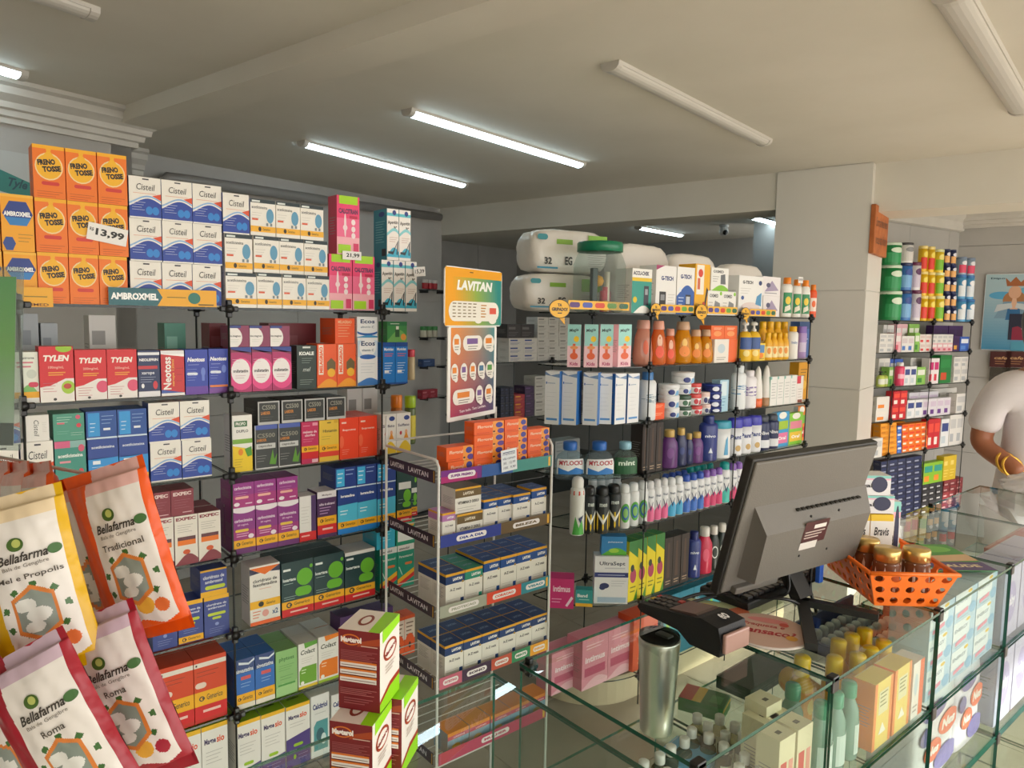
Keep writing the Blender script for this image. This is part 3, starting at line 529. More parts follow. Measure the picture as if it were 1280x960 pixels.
tm('limegw', 'dark teal generic carton with lime discs and white lid', '#12383c', [('r',0,.93,1,1,'#e2e2de'),('e',.74,.66,.23,.16,'#69b829'),('o',.7,.42,.24,.085,'#69b829'),('r',.05,.84,.28,.88,'#e4ece8'),('t','losartana',.26,.68,.44,.06,'#eaf2f0',0,.03),('G',.14,.28,.14)])
tm('whiteor', 'white generic carton with orange triangle flap', '#eeebe4', [('p',[(0,.97),(.5,.84),(1,.97)],'#f0741e'),('p',[(0,.97),(0,.86),(.34,.88)],'#2c2a4c'),('p',[(1,.97),(1,.86),(.66,.88)],'#2c2a4c'),('t','cloridrato de',.5,.75,.8,.055,'#3c3a3c',0,.02),('t','fexofenadina',.5,.68,.8,.055,'#3c3a3c',0,.02),('l',.3,.6,.7,1,.05,'#e0a890'),('r',0,.28,1,.41,'#f3b81c'),('e',.36,.345,.09,.045,'#22201a'),('t','Generico',.68,.345,.3,.05,'#6a5410'),('l',.08,.22,.35,3,.05,'#e08a6a',.015),('e',.5,.18,.11,.06,'#e4a49a'),('t','x2',.82,.18,.2,.09,'#3a5a8c'),('r',0,0,1,.06,'#f0682a')])
tm('tealgen', 'green generic carton with red and yellow sash', '#1d9a80', [('r',0,.86,1,1,'#e4e6e2'),('t','atenolol',.4,.92,.6,.06,'#3c4a46'),('t','Paracetamol',.5,.73,.8,.06,'#e6f4ee',0,.02),('o',.66,.55,.22,.03,'#f08a4a'),('p',[(.06,.5),(.12,.5),(.3,.3),(.26,.3)],'#cfe8e0'),('p',[(0,.2),(1,.42),(1,.32),(0,.10)],'#f3bc24'),('p',[(0,.10),(1,.32),(1,.22),(0,.0)],'#dc2c28')])
tm('cyan', 'plain cyan carton turned sideways', '#2fb0d0', [('l',.2,.7,.8,4,.12,'#8fdcec',.03)])
tm('greenwhite', 'green carton carrying a blank white price label', '#1f9a76', [('r',.08,.15,1,.62,'#eceeea'),('t','dipirona',.4,.84,.6,.13,'#d8eee6',0,.02),('o',.8,.78,.16,.06,'#f0b43c')])
tm('navyel', 'navy carton with yellow top stripe', '#2f3f8c', [('r',0,.90,1,1,'#f1b51e'),('t','cloridrato de',.5,.79,.8,.055,'#e2e6f4',0,.02),('t','ambroxol',.5,.71,.7,.055,'#e2e6f4',0,.02),('o',.5,.55,.36,.035,'#c4d63a'),('o',.5,.45,.18,.03,'#c4d63a'),('e',.5,.3,.08,.04,'#8c9ad2'),('l',.2,.2,.8,3,.05,'#8c9ad2'),('r',0,0,1,.05,'#2f3f8c')], name='syrup_box')
tm('navyelg', 'navy carton with two yellow stripes', '#2f3f8c', [('r',0,.90,1,1,'#f1b51e'),('t','cloridrato de',.5,.79,.8,.055,'#e2e6f4',0,.02),('t','ambroxol',.5,.71,.7,.055,'#e2e6f4',0,.02),('o',.5,.55,.36,.035,'#c4d63a'),('o',.5,.45,.18,.03,'#c4d63a'),('l',.2,.3,.8,2,.05,'#8c9ad2'),('G',.02,.17)], name='syrup_box')
tm('navyelb', 'navy carton with yellow rim laid flat', '#2f3f8c', [('r',0,.0,1,.2,'#f1b51e'),('r',0,.93,1,1,'#d7a21c'),('t','cloridrato de',.5,.72,.8,.13,'#e2e6f4',0,.02),('t','ambroxol',.5,.55,.66,.12,'#e2e6f4',0,.02),('o',.55,.33,.38,.07,'#c4d63a')], name='syrup_box')
tm('redgen', 'orange-red generic carton with wide yellow stripe', '#d8441a', [('r',0,.86,1,.93,'#ece3d8'),('r',.05,.88,.1,.91,'#3a2a24'),('l',.08,.78,.75,2,.06,'#8c2c14'),('o',.2,.58,.17,.045,'#efd9cc'),('G',.26,.48,.2),('r',0,0,1,.06,'#c82a20')])
tm('blueG', 'blue generic carton with big black letter G', '#2c6cc0', [('r',0,.72,1,1,'#1d3a78'),('p',[(.2,.95),(.7,.9),(1,.97),(1,.93),(.7,.86),(.2,.9)],'#dfe8f2'),('t','sinvastatina',.5,.77,.86,.08,'#e8eef6',0,.02),('r',.3,.58,.8,.65,'#d65a5a'),('l',.3,.5,.8,2,.06,'#a9cdf0'),('G',.1,.30),('r',0,0,1,.1,'#ece6d8')])
tm('phytos', 'pale green herbal carton', '#8fc27a', [('t','phytoss',.5,.80,.7,.11,'#3f7a3a',0,.02),('l',.15,.66,.85,3,.05,'#5f9a52'),('p',[(0,0),(1,0),(1,.3),(.7,.2),(.3,.28),(0,.18)],'#a4d08c'),('l',.2,.42,.8,2,.06,'#4f8a46'),('r',.1,.22,.9,.26,'#4f9a44')])
tm('colag', 'white laxative carton with green panel', '#eeede8', [('p',[(.3,1),(1,1),(1,.92),(.35,.88)],'#62a83a'),('t','Colact',.5,.80,.76,.10,'#2e3a2c',0,.02,.2),('l',.15,.66,.8,3,.05,'#c9c9c2'),('p',[(.05,.1),(.05,.40),(.2,.48),(.95,.48),(.95,.1)],'#6fa82e'),('l',.15,.4,.4,2,.06,'#d8ecc0',.02),('e',.2,.13,.09,.04,'#f6f6f0'),('r',0,0,1,.06,'#e3c63a')])
tm('colao', 'white laxative carton with orange panel', '#eeede8', [('p',[(.3,1),(1,1),(1,.92),(.35,.88)],'#f0861e'),('t','Colact',.5,.78,.76,.10,'#2e3a2c',0,.02,.2),('l',.15,.64,.8,3,.05,'#c9c9c2'),('p',[(.05,.1),(.05,.40),(.2,.48),(.95,.48),(.95,.1)],'#ee7f1c'),('l',.15,.4,.4,2,.06,'#fbdcb8',.02),('e',.2,.13,.09,.04,'#f6f6f0'),('r',0,0,1,.06,'#a8c83a')])
tm('purstripe', 'dark purple carton with red and yellow bars', '#46205c', [('r',.45,.1,.7,.8,'#c8283c'),('r',.7,.1,.95,.8,'#e8a52a'),('l',.06,.7,.4,3,.15,'#b89ac4',.03)])
tm('purplain', 'dark purple carton with white print', '#4a2368', [('l',.2,.66,.85,3,.13,'#c9b0d6',.04)])
tm('orangewhite', 'orange and white sachet carton', '#e8591c', [('r',0,.4,1,.92,'#ead9cc'),('l',.15,.8,.85,4,.1,'#7a5a4a',.03),('e',.5,.38,.4,.16,'#e8591c'),('e',.5,.24,.12,.08,'#5a2412')])
tm('magnes', 'white mineral carton with purple foot', '#edebe6', [('r',0,.94,1,1,'#f0bc1e'),('t','Magne',.32,.78,.44,.10,'#3a2a5c',0,.04),('t','sio',.72,.79,.3,.09,'#e0562c',0,.03),('l',.15,.64,.8,4,.05,'#c0beba'),('p',[(0,0),(1,0),(1,.30),(0,.22)],'#46307e'),('o',.5,.33,.2,.025,'#9cc52a'),('l',.2,.16,.8,2,.06,'#a79cc8')], name='mineral_box', topit=[('l', .25, .5, .75, 1, .1, '#5a6418', .08)])
tm('magnep', 'white mineral carton with deep purple half', '#edebe6', [('r',0,.94,1,1,'#f0bc1e'),('t','Magne',.32,.80,.44,.09,'#3a2a5c',0,.04),('t','sio',.72,.81,.3,.085,'#e0562c',0,.03),('l',.15,.70,.8,2,.05,'#c0beba'),('p',[(0,0),(1,0),(1,.54),(0,.46)],'#46307e'),('o',.5,.34,.2,.025,'#9cc52a'),('e',.35,.15,.06,.04,'#9cc52a'),('l',.5,.16,.9,2,.06,'#a79cc8')], name='mineral_box', topit=[('l', .25, .5, .75, 1, .1, '#5a6418', .08)])
tm('calctab', 'white calcium carton with teal picture', '#e6e8e6', [('t','Calcitriol',.5,.82,.8,.09,'#2c3a7c',0,.04),('p',[(.15,.1),(.15,.5),(.3,.58),(.92,.58),(.92,.1)],'#4f9aa0'),('e',.5,.35,.22,.11,'#2c5f6c'),('e',.68,.27,.14,.09,'#cfe4e4'),('l',.2,.7,.8,1,.05,'#b4b8b6')])
GRP = {}
def copyto(src, loc, rz):
    o = src.copy(); COL.objects.link(o); o.location = loc; o.rotation_euler = (0, 0, rz)
    for ch in src.children:
        c = ch.copy(); COL.objects.link(c); c.parent = o
        for g2 in ch.children:
            d = g2.copy(); COL.objects.link(d); d.parent = c
    return o
LONG = []
ENDS = {}
def mklabel(desc, where, i, n, k, pl):
    e0, e1 = ENDS.get(id(pl), ('near end', 'far end'))
    if n == 1: o = ''
    elif n == 2: o = (e0, e1)[i]
    elif n == 3: o = (e0, 'middle one', e1)[i]
    else: o = e0 if i == 0 else e1 if i == n-1 else ('second', 'third', 'fourth', 'fifth', 'sixth', 'seventh', 'eighth', 'ninth', 'tenth', 'eleventh', 'twelfth')[i-1]+' from '+e0
    lab = desc+' '+where+(', behind the front one' if k else '')
    if o and len((lab+', '+o).split()) <= 16: lab += ', '+o
    if len(lab.split()) > 16: LONG.append(lab)
    return lab
def run(pl, zb, key, n, px0, px1, pyt, where, d=.07, deep=1, off=.008, gap=.0012, jit=1.2, hh=None, yaw=0):
    """n cartons side by side on plane pl between the two pixel columns, standing on height zb, top edge seen at row pyt"""
    t = T[key]; pxm = (px0+px1)/2
    zt = pl.hit(pxm, pyt, off)[1]; h = hh or max(zt-zb, .012)
    py = pyt + 20
    for _ in range(12):
        zz = pl.hit(pxm, py, off)[1]; py += (zz-(zb+h/2))*FPX/3.0
    s0 = pl.hit(px0, py, off)[0]; s1 = pl.hit(px1, py, off)[0]; w = (s1-s0)/n
    src = None; grp = t['desc']+' '+where; wc = w
    if yaw: rd = ray(pxm, py); rd.z = 0; wc = w*abs(rd.normalized().dot(pl.n))*1.04
    for k in range(deep):
        for i in range(n):
            p = pl.at(s0+w*(i+.5), off+k*(d+.002)+random.uniform(0, .003)*(jit > 0), zb+.0006); rz = pl.a+R(random.uniform(-jit, jit)*min(1, .25*gap/.0012+.0)+yaw)
            if src is None:
                src = carton(wc-gap-.0008, h-.0008, d, t).build(t['name'], 'card', None, p, rz); o = src
            else: o = copyto(src, p, rz)
            tag(o, mklabel(t['desc'], where, i, n, k, pl), t['cat'], grp if n*deep > 1 else None)
    return zb+h
# ================================================================== left shelving contents
L = Plane(0, 2.12, 0); ENDS[id(L)] = ('bag display side', 'vitamin rack side')
z = ZL[0]
S = 'on the highest glass shelf'
a = run(L, z, 'ambrox', 1, 5, 47, 315, 'under its twin '+S, .07); run(L, a, 'ambrox', 1, 1, 43, 243, 'topmost, beside the orange drop cartons', .07)
a = run(L, z, 'ambrox', 1, -38, 4, 313, 'lower, at the shelf end', .07); run(L, a, 'ambrox', 1, -42, 0, 240, 'upper, at the shelf end', .07)
a = run(L, z, 'freno', 3, 47, 160, 318, 'bottom row'); a = run(L, a, 'freno', 3, 44, 160.5, 252, 'middle row'); run(L, a, 'freno', 3, 41, 159, 187, 'top row')
a = run(L, z, 'cis', 3, 162.5, 277, 329, 'bottom row of nine'); a = run(L, a, 'cis', 3, 162, 278, 277, 'middle row of nine'); run(L, a, 'cis', 3, 161, 277.5, 226, 'top row of nine')
a1 = run(L, z, 'acet', 1, 282, 321, 341, 'beside the block of nine, lowest', .06, off=.0)
a2 = run(L, a1, 'acet', 1, 281, 316, 293, 'under a lone blue wave carton', .06, off=.002); run(L, a2, 'cis', 1, 278.5, 312, 242, 'alone on top of generic cartons', .06, off=.002)
a = run(L, z, 'acet', 3, 321.5, 412, 343, 'bottom row', .06, off=.002); a = run(L, a, 'acet', 3, 317, 410, 298, 'middle row', .06); run(L, a, 'acet', 3, 313, 405, 253, 'top row', .06)
a = run(L, z, 'calci', 2, 411.5, 468.5, 319, 'in the lower pair '+S, .06); run(L, a, 'calci', 1, 421, 450, 245, 'standing alone on top of its pair', .06)
a = run(L, z, 'apev', 3, 477, 521, 326, 'lower row, top shelf', .055); run(L, a, 'apev', 2, 483.5, 513.5, 262, 'upper pair, top shelf', .09)
def flat_tag(name, pl, px, py, w, h, off, items, base, label, cat, tilt=0, thick=.0012):
    s, zz = pl.hit(px, py, off); p = pl.at(s, off, zz); mb = MB()
    mb.box(-w/2, w/2, 0, thick, -h/2, h/2, base); Face(mb, (-w/2, 0, -h/2), (w, 0, 0), (0, 0, h), (0, -1, 0)).draw(items)
    o = mb.build(name, 'card', None, p, pl.a); o.rotation_euler = (0, R(tilt), pl.a); return tag(o, label, cat)
flat_tag('price_tag', L, 134.5, 293, .092, .044, .004, [('t','R$',.1,.62,.1,.22,K),('t','13,99',.56,.5,.72,.48,K,0,.04)], '#efedea', 'white price tag reading 13,99 on the orange cartons', 'price tag', 9)
flat_tag('price_tag', L, 440, 319.5, .066, .027, .003, [('t','21,99',.55,.5,.7,.55,K,0,.03)], '#efedea', 'white price tag reading 21,99 on the pink cartons', 'price tag', 0)
flat_tag('price_tag', L, 524.5, 339.5, .046, .032, .0, [('t','15,39',.5,.5,.8,.5,K,0,.02)], '#efedea', 'white price tag reading 15,39 on the tonic cartons', 'price tag', -6)
flat_tag('shelf_talker', L, 206, 372, .272, .046, -.008, [('r',.45,0,1,1,'#efae25'),('p',[(0,0),(.43,0),(.48,.5),(.43,1),(0,1)],'#2f6a74'),('t','AMBROXMEL',.23,.52,.42,.4,'#ffffff',0,.05),('e',.78,.5,.06,.34,'#2f7a6c'),('l',.52,.5,.7,1,.1,'#8a7420',.05),('r',.82,.08,.97,.16,'#6a5414')], '#e9a820', 'yellow and teal shelf strip under the blue wave cartons', 'shelf strip')
flat_tag('shelf_talker', L, 30, 371, .12, .048, -.008, [('e',.25,.5,.16,.4,'#2f7a6c'),('l',.5,.5,.9,1,.1,'#8a7420',.05),('t','CIMED',.72,.12,.4,.14,'#6a3c14')], '#efae25', 'plain yellow shelf strip under the yellow hexagon cartons', 'shelf strip')
z = ZL[1]; S = 'on the second shelf'
run(L, z, 'greendot', 1, 16, 49, 440, S); run(L, z, 'tylengreen', 1, 49, 93, 433, S, .06, off=.0); run(L, z, 'tylen', 2, 93.5, 172, 437, S, .06)
run(L, z, 'neol', 1, 172.5, 200.5, 438, S); run(L, z, 'neor', 1, 201, 231, 438, S); run(L, z, 'neob', 1, 231.5, 260.5, 437, S); run(L, z, 'neob2', 1, 261, 286, 436, S)
a = run(L, z, 'magenta', 3, 288.5, 365, 433.5, 'in the row under the plum cartons'); run(L, a, 'plumwhite', 3, 285, 363, 407, 'stacked over the magenta cartons')
run(L, z, 'darkgreen', 1, 371, 396, 432, S, .06); a = run(L, z, 'melag', 2, 396.5, 445.5, 430, S, .08); run(L, a, 'orangelog', 1, 419, 444, 398, 'on the honey syrup cartons', .11)
a = run(L, z, 'ecos', 1, 447, 472.5, 422, 'beside the honey syrup cartons', .06); run(L, a, 'ecostop', 1, 446, 472, 396, 'topping its taller twin', .06)
a = run(L, z, 'bluelax', 2, 478, 510, 428, 'at the rounded shelf end', .06); run(L, a, 'greenherb', 1, 484, 509, 402, 'on the bright blue cartons', .06)
z = ZL[2]; S = 'on the third shelf'
a = run(L, z, 'cis', 1, -16, 25, 557, 'lower, at the near end of the third shelf'); run(L, a, 'cis', 1, -14, 25.5, 512, 'upper, at the near end of the third shelf')
a = run(L, z, 'cis', 1, 26, 68, 552, 'beneath the sideways carton'); run(L, a, 'cisside', 1, 32, 62, 519, 'resting on the third-shelf row', .06)
a = run(L, z, 'tealbig', 1, 68.5, 108.5, 551, S); run(L, a, 'teal', 1, 66, 106, 517, 'laid on its taller twin', .1)
a = run(L, z, 'blue2big', 2, 110, 186, 547, S); run(L, a, 'blue2', 2, 107, 184, 512.5, 'on the two-tone blue pair', .1)
a = run(L, z, 'cis', 2, 188, 265, 551, 'in the lower pair on the third shelf'); run(L, a, 'cis', 2, 185.5, 262.5, 502, 'in the upper pair on the third shelf')
run(L, z, 'propo', 1, 290.5, 316, 519, S, .075); a = run(L, z, 'csup', 2, 318.5, 376, 530, S, .075)
run(L, z, 'pinkgen', 1, 376.5, 398.5, 527, S, .075); run(L, z, 'yelgen', 1, 399, 424, 525, S, .075); a2 = run(L, z, 'orangered', 2, 424.5, 472, 521, S, .075, 2)
run(L, a, 'cslie', 4, 321, 433.5, 499, 'across the third-shelf row', .12, gap=.006)
run(L, z, 'kidvit', 2, 477, 514, 517, 'at the rounded shelf end', .06)
z = ZL[3]; S = 'on the fourth shelf'
a = run(L, z, 'expec', 3, 187, 276.5, 644, S, .075, 2); run(L, a, 'expecb', 2, 183, 243, 614, 'over the white and maroon ones', .1)
a = run(L, z, 'pur', 3, 291, 374, 630, S, .075, 2); run(L, a, 'purb', 3, 289, 372.5, 600, 'over the arc-lid cartons', .1)
run(L, z, 'purw', 1, 374.5, 396, 620, S, .06); run(L, z, 'purg', 1, 396.5, 421, 614, S, .075)
a = run(L, z, 'bluegen', 3, 422, 495, 607, S, .07, 2); run(L, a, 'bluegentop', 3, 419, 495, 581, 'over the two-tone blue ones', .11)
run(L, z, 'green3', 1, 496, 515, 581, 'on fourth shelf end', .05); run(L, z, 'green3', 1, 513, 522, 595, 'tucked behind', .03, off=.06)
z = ZL[4]; S = 'on the fifth shelf'
a = run(L, z, 'navyel', 1, 190, 222, 757, 'on the fifth shelf', .075, 2); run(L, z, 'navyelg', 1, 222.5, 254.5, 751, S, .075); a = run(L, z, 'navyel', 1, 255, 287, 744, 'under the flat navy carton', .075, 1); run(L, a, 'navyelb', 1, 250, 284, 711, 'on its upright twin', .1)
run(L, z, 'whiteor', 1, 312, 350.5, 706, S, .075); run(L, z, 'limeg', 2, 352, 430.5, 697, S, .09, 2); run(L, z, 'limegw', 1, 431, 469, 688, S, .09)
a = run(L, z, 'tealgen', 2, 475, 518, 683, 'at the rounded shelf end', .06); run(L, a, 'cyan', 1, 471, 494.5, 657, 'on the sash cartons', .1); run(L, a, 'greenwhite', 1, 495.5, 519, 650, 'on the sash cartons', .06)
z = ZL[5]; S = 'on the sixth shelf'
run(L, z, 'redgen', 2, 199, 284, 826, S, .09, 2); run(L, z, 'blueG', 2, 293.5, 344, 820, S, .075, 2)
run(L, z, 'phytos', 1, 344.5, 372, 812, S, .075, 2); run(L, z, 'colag', 1, 373, 397.5, 803, S, .075, 2); run(L, z, 'colao', 1, 398, 424, 794, S, .075, 2)
run(L, z, 'purstripe', 1, 425, 446, 770, S, .075); run(L, z, 'purplain', 2, 447, 492, 764, S, .075); run(L, z, 'orangewhite', 2, 492.5, 519, 771, 'at shelf end', .06)
z = ZL[6]; S = 'on the lowest shelf'
run(L, z, 'magnes', 3, 181, 286, 917, 'under the orange-red generic cartons', .08, 2); run(L, z, 'magnes', 2, 295, 357, 895, 'beside the deep purple carton', .08, 2); run(L, z, 'magnep', 1, 357.5, 388, 880, S, .08, 2); run(L, z, 'calctab', 1, 388.5, 412, 868, S, .08, 2)
run(L, z, 'calctab', 2, 414, 460, 862, 'hidden behind the maroon stack', .08)
# ================================================================== vitamin rack
RK = Plane(0, 1.70, 0); ENDS[id(RK)] = ('medicine shelving side', 'toiletries side')
RX0, RX1, RD = 1.150, 1.596, .30
t = thing('wire_display_rack', (0, 1.70, 0), 'white wire vitamin rack with coloured shelf strips between the two glass shelvings', 'display rack')
def rod(pts, r=.0035, name='wire', col='#e4e4e2'):
    mb = MB(); mb.tube(pts, r, col, 6); return mb.build(name, 'paint', t)
RZ = [1.174, .982, .768, .548, .31]             # strip top edges
for x, s in ((RX0, -1), (RX1, 1)):
    ztop = 1.205 if s < 0 else 1.225
    rod([(x, 0, FZ+.009), (x, 0, ztop-.02), (x, .012, ztop-.003), (x, .03, ztop), (x, RD, ztop)], .0045, 'side_frame')
    rod([(x, RD, FZ+.009), (x, RD, 1.30)], .0045, 'rear_post')
rod([(RX0, RD, 1.22), (RX1, RD, 1.22)]); rod([(RX0, RD, .03), (RX1, RD, .03)]); rod([(RX0, 0, .03), (RX1, 0, .03)])
STR = [[(0,.34,'#7a2a86','SUPER PREMIO'),(.34,.62,'#2c5aa0',''),(.62,1,'#3f8f86','')], [(0,.52,'#2f3f96','DIA A DIA'),(.52,1,'#6a5436','BELEZA')], [(0,.40,'#a9ab9c','PROTECAO'),(.40,.72,'#e2472a','CORACAO'),(.72,1,'#2a8a9e','VISAO')], [(0,.19,'#c9647c','INTESTINO'),(.19,.45,'#3c1c40','SONO'),(.45,.64,'#c4523a','CANSACO'),(.64,.82,'#2f8a5c','MENTE'),(.82,1,'#eca52a','ENERGIA')], [(0,1,'#b8325a','MULHER')]]
for k, zt in enumerate(RZ):
    fl = .037; zb = zt-fl
    for y in [i*RD/7 for i in range(8)]: rod([(RX0, y, zb+.004), (RX1, y, zb+.004)], .0018, 'shelf_wire')
    mb = MB(); mb.box(RX0+.005, RX1-.005, -.004, -.002, zb, zt, '#888888')
    f = Face(mb, (RX0+.005, -.004, zb), (RX1-RX0-.01, 0, 0), (0, 0, fl), (0, -1, 0))
    for x0, x1, c, tx in STR[k]:
        f.rect(x0, 0, x1, 1, c)
        if k == 0 and x0 == 0: f.rect(0, 0, .3, .5, '#b02a72')
        if tx: 
            f.k += 1; m = (x0+x1)/2; hw = min((x1-x0)*.34, .13); f.pill(m, .5, hw, .24, '#efe9ea'); f.text(tx, m, .5, hw*1.6, .22, c, 0, .05)
    f.rect(.965, .1, .985, .9, '#f0b83a')
    mb.build('shelf_strip', 'card', t)
    mb = MB(); mb.box(RX0-.006, RX0-.004, .012, RD*.92, zb, zt, '#2c1430')
    f = Face(mb, (RX0-.006, RD*.92, zb), (0, -(RD*.92-.012), 0), (0, 0, fl), (-1, 0, 0)); f.text('LAVITAN', .66, .5, .42, .42, '#e9e3ea', 0, .02); f.text('LAVITAN', .2, .5, .3, .42, '#e9e3ea', 0, .02); f.rect(.975, .05, .995, .95, '#c9982a')
    mb.build('side_strip', 'card', t)
# header card held up behind the rack
s0 = RK.hit(557, 332, .16)[0]; s1 = RK.hit(629, 345, .16)[0]; zt = RK.hit(593, 336, .16)[1]; zm = RK.hit(593, 408, .16)[1]; zb = RK.hit(593, 522, .16)[1]
hc = thing('header_sign', ((s0+s1)/2, 1.86, zb), 'yellow to teal vitamin header sign standing above the wire rack', 'sign', rotz=R(20)); W = (s1-s0)*1.45; Hh = zt-zb; hm = zm-zb
def grad_card(name, x0, x1, z0, z1, r, y, corner, parent, nx=24, nz=26):
    mb = MB(); mb.prism([(x0+r, z0), (x1-r, z0), (x1, z0+r), (x1, z1-r), (x1-r, z1), (x0+r, z1), (x0, z1-r), (x0, z0+r)], lambda a, b, q: (a, q, b), y+.0004, y+.004, '#f2f1ee')
    for i in range(nx):
        for j in range(nz):
            u0, u1, v0, v1 = i/nx, (i+1)/nx, j/nz, (j+1)/nz; c = corner((u0+u1)/2, (v0+v1)/2)
            if c is None: continue
            X = lambda u: x0+.003+(x1-x0-.006)*u
            Z = lambda v: z0+.003+(z1-z0-.006)*v
            mb.face([(X(u0), y, Z(v0)), (X(u1), y, Z(v0)), (X(u1), y, Z(v1)), (X(u0), y, Z(v1))], c)
    return mb
def lerp(a, b, k): k = max(0, min(1, k)); return tuple(a[i]+(b[i]-a[i])*k for i in range(3))
cY, cT, cG = hexc('#f2a60a'), hexc('#0f8a86'), hexc('#8fb04a')
def top_col(u, v):
    if v > .86: return cY
    k = u*1.25-.1-.15*(1-v); return lerp(cY, cG, k*2) if k < .5 else lerp(cG, cT, k*2-1)
mb = grad_card('p', -W/2, W/2, hm, Hh, .012, 0, top_col, hc)
f = Face(mb, (-W/2, -.0006, hm), (W, 0, 0), (0, 0, Hh-hm), (0, -1, 0))
f.text('LAVITAN', .5, .70, .62, .17, '#f6f8f2', 0, .05, .15); f.pill(.5, .26, .44, .17, '#f3efe4'); f.ell(.56, .1, .06, .05, '#f3efe4'); f.ell(.82, .1, .07, .06, '#f3efe4'); f.rect(.40, .92, .46, .935, '#5a4410')
for i in range(5): f.lines(.12+i*.085, .38, .18+i*.085, 5, .055, '#8a7a5a', .018)
f.lines(.6, .36, .7, 5, .05, '#c48a3c', .02); f.rect(.76, .22, .88, .33, '#e25a48')
mb.build('header_panel', 'card', hc)
c00, c10, c01, c11 = hexc('#b02a5c'), hexc('#3a3468'), hexc('#f0902a'), hexc('#1f8a90')
mb = grad_card('p', -W*.43, W*.42, 0, hm-.001, .004, .002, lambda u, v: lerp(lerp(c00, c10, u), lerp(c01, c11, u), v) if .05 < u < .95 and v > .05 else None, hc)
f = Face(mb, (-W*.43, .0014, 0), (W*.85, 0, 0), (0, 0, hm), (0, -1, 0))
for (x, y, a, b) in [(.16,.82,.08,.10),(.48,.82,.2,.09),(.82,.82,.12,.09),(.12,.52,.07,.09),(.3,.52,.07,.09),(.48,.52,.07,.09),(.66,.52,.08,.09),(.84,.52,.09,.09),(.3,.25,.22,.09),(.62,.25,.08,.10),(.82,.25,.09,.10)]:
    if a > .15: f.pill(x, y, a, b*.9, '#efeae2')
    else: f.ell(x, y, a, b, '#efeae2'); f.ell(x+a*.4, y-b*.8, a*.5, b*.4, '#efeae2')
    f.k += 1; f.rect(x-a*.6, y-.01, x+a*.5, y+.05, random.choice(['#e6872c', '#5a9a4a', '#7a5a9a', '#d9a83c', '#4a7a9a'])); f.lines(x-a*.5, y-.04, x+a*.5, 2, .025, '#7a766e', .008); f.k -= 3
f.k += 3; f.text('Tem tudo. Tem Lavitan.', .48, .105, .55, .03, '#f0dfe6', 2, .02); mb.build('lower_panel', 'card', hc)
mb = MB(); mb.tube([(0, .017, -.16), (0, .017, .05)], .006, '#c9c9c6', 8); mb.tube([(0, .017, -.16), (0, .12, -.16)], .005, '#c9c9c6', 8); mb.build('stem', 'paint', hc)
# rack goods
def lav(key, desc, cap, edge='#e2a82a'):
    tm(key, desc, '#ebe8e0', [('r',0,.72,1,.93,cap),('r',0,.93,1,1,edge),('t','LAVITAN',.62,.83,.5,.08,'#ffffff',0,.04),('t','A-Z mais',.52,.56,.6,.07,'#3c3c46',0,.02),('l',.08,.3,.7,4,.06,'#b5b2aa'),('r',.78,.04,.96,.3,cap),('e',.9,.73,.06,.03,'#b08a3a')], name='vitamin_box', top=cap,
       bands=[(.72,.93,cap),(.93,1,edge)], topit=[('t','LAVITAN',.5,.5,.5,.16,'#8fa6cf')])
lav('lavb', 'white blue-capped vitamin carton', '#174a92'); lav('lavg', 'white vitamin carton with green cap band', '#1f8f78'); lav('lavn', 'white navy-capped vitamin carton', '#153a74'); lav('lavp', 'white vitamin carton with pink cap band', '#b77ab4')
tm('lavm', 'wide white vitamin carton with brown cap band', '#ebe8e0', [('r',0,.62,1,.92,'#6f5a38'),('r',0,.92,1,1,'#e2a82a'),('t','LAVITAN',.5,.77,.4,.12,'#efe6d2',0,.04),('t','VITAMINA D 2000UI',.5,.42,.8,.12,'#3c3c3c',0,.02),('l',.08,.2,.8,2,.1,'#b5b2aa',.02)], name='vitamin_box')
tm('lozenge', 'orange lozenge carton with purple tab', '#f0641e', [('r',.62,0,1,1,'#f39a3c'),('p',[(.62,0),(.74,0),(.62,.3)],'#f7b46a'),('e',.84,.68,.12,.22,'#3a3a92'),('e',.9,.2,.12,.2,'#5a3a8e'),('t','Flogoral',.36,.6,.5,.3,'#f9c8a8',0,.04),('r',.08,.1,.5,.16,'#d8480e'),('e',.66,.18,.04,.07,'#5a2a1c')], name='lozenge_box')
z = RZ[0]-.031; w = 'on the top rack tier'
a = run(RK, z, 'lozenge', 1, 560, 592, 576, 'lowest in the short pile', .05, off=.02); run(RK, a, 'lozenge', 1, 558, 592, 558, 'upper in the short pile', .05, off=.02)
c2 = z
for q in range(4): c2 = run(RK, c2, 'lozenge', 1, 592.5, 630, 578-q*16, ('lowest', 'second', 'third', 'topmost')[q]+' in the tall pile', .05, off=.02, hh=.0395)
c2 = z
for q in range(4): c2 = run(RK, c2, 'lozenge', 1, 631, 659, 578-q*17, ('lowest', 'second', 'third', 'topmost')[q]+' behind the handwritten card', .05, off=.02, hh=.0395)
c2 = z
for q in range(3): c2 = run(RK, c2, 'lozenge', 1, 660, 687, 560, ('lowest', 'middle', 'topmost')[q]+' in the pile by the rack post', .05, off=.02, hh=.0395)
flat_tag('handwritten_card', RK, 636.5, 575, .062, .068, -.012, [('l',.12,.86,.9,1,.1,'#2a3a6a',.03),('t','Promocao',.5,.82,.8,.14,'#2a3460',0,.0,.2),('t','vita comum',.5,.6,.8,.12,'#2a3460',0,.0,.2),('t','50.  12,99',.5,.38,.78,.13,'#2a3460',0,.0,.2),('t','100.  9,90',.5,.16,.78,.13,'#2a3460',0,.0,.2)], '#e9eef2', 'white handwritten promotion card in front of the orange lozenges', 'card', -4)
z = RZ[1]-.031; w = 'second rack tier'
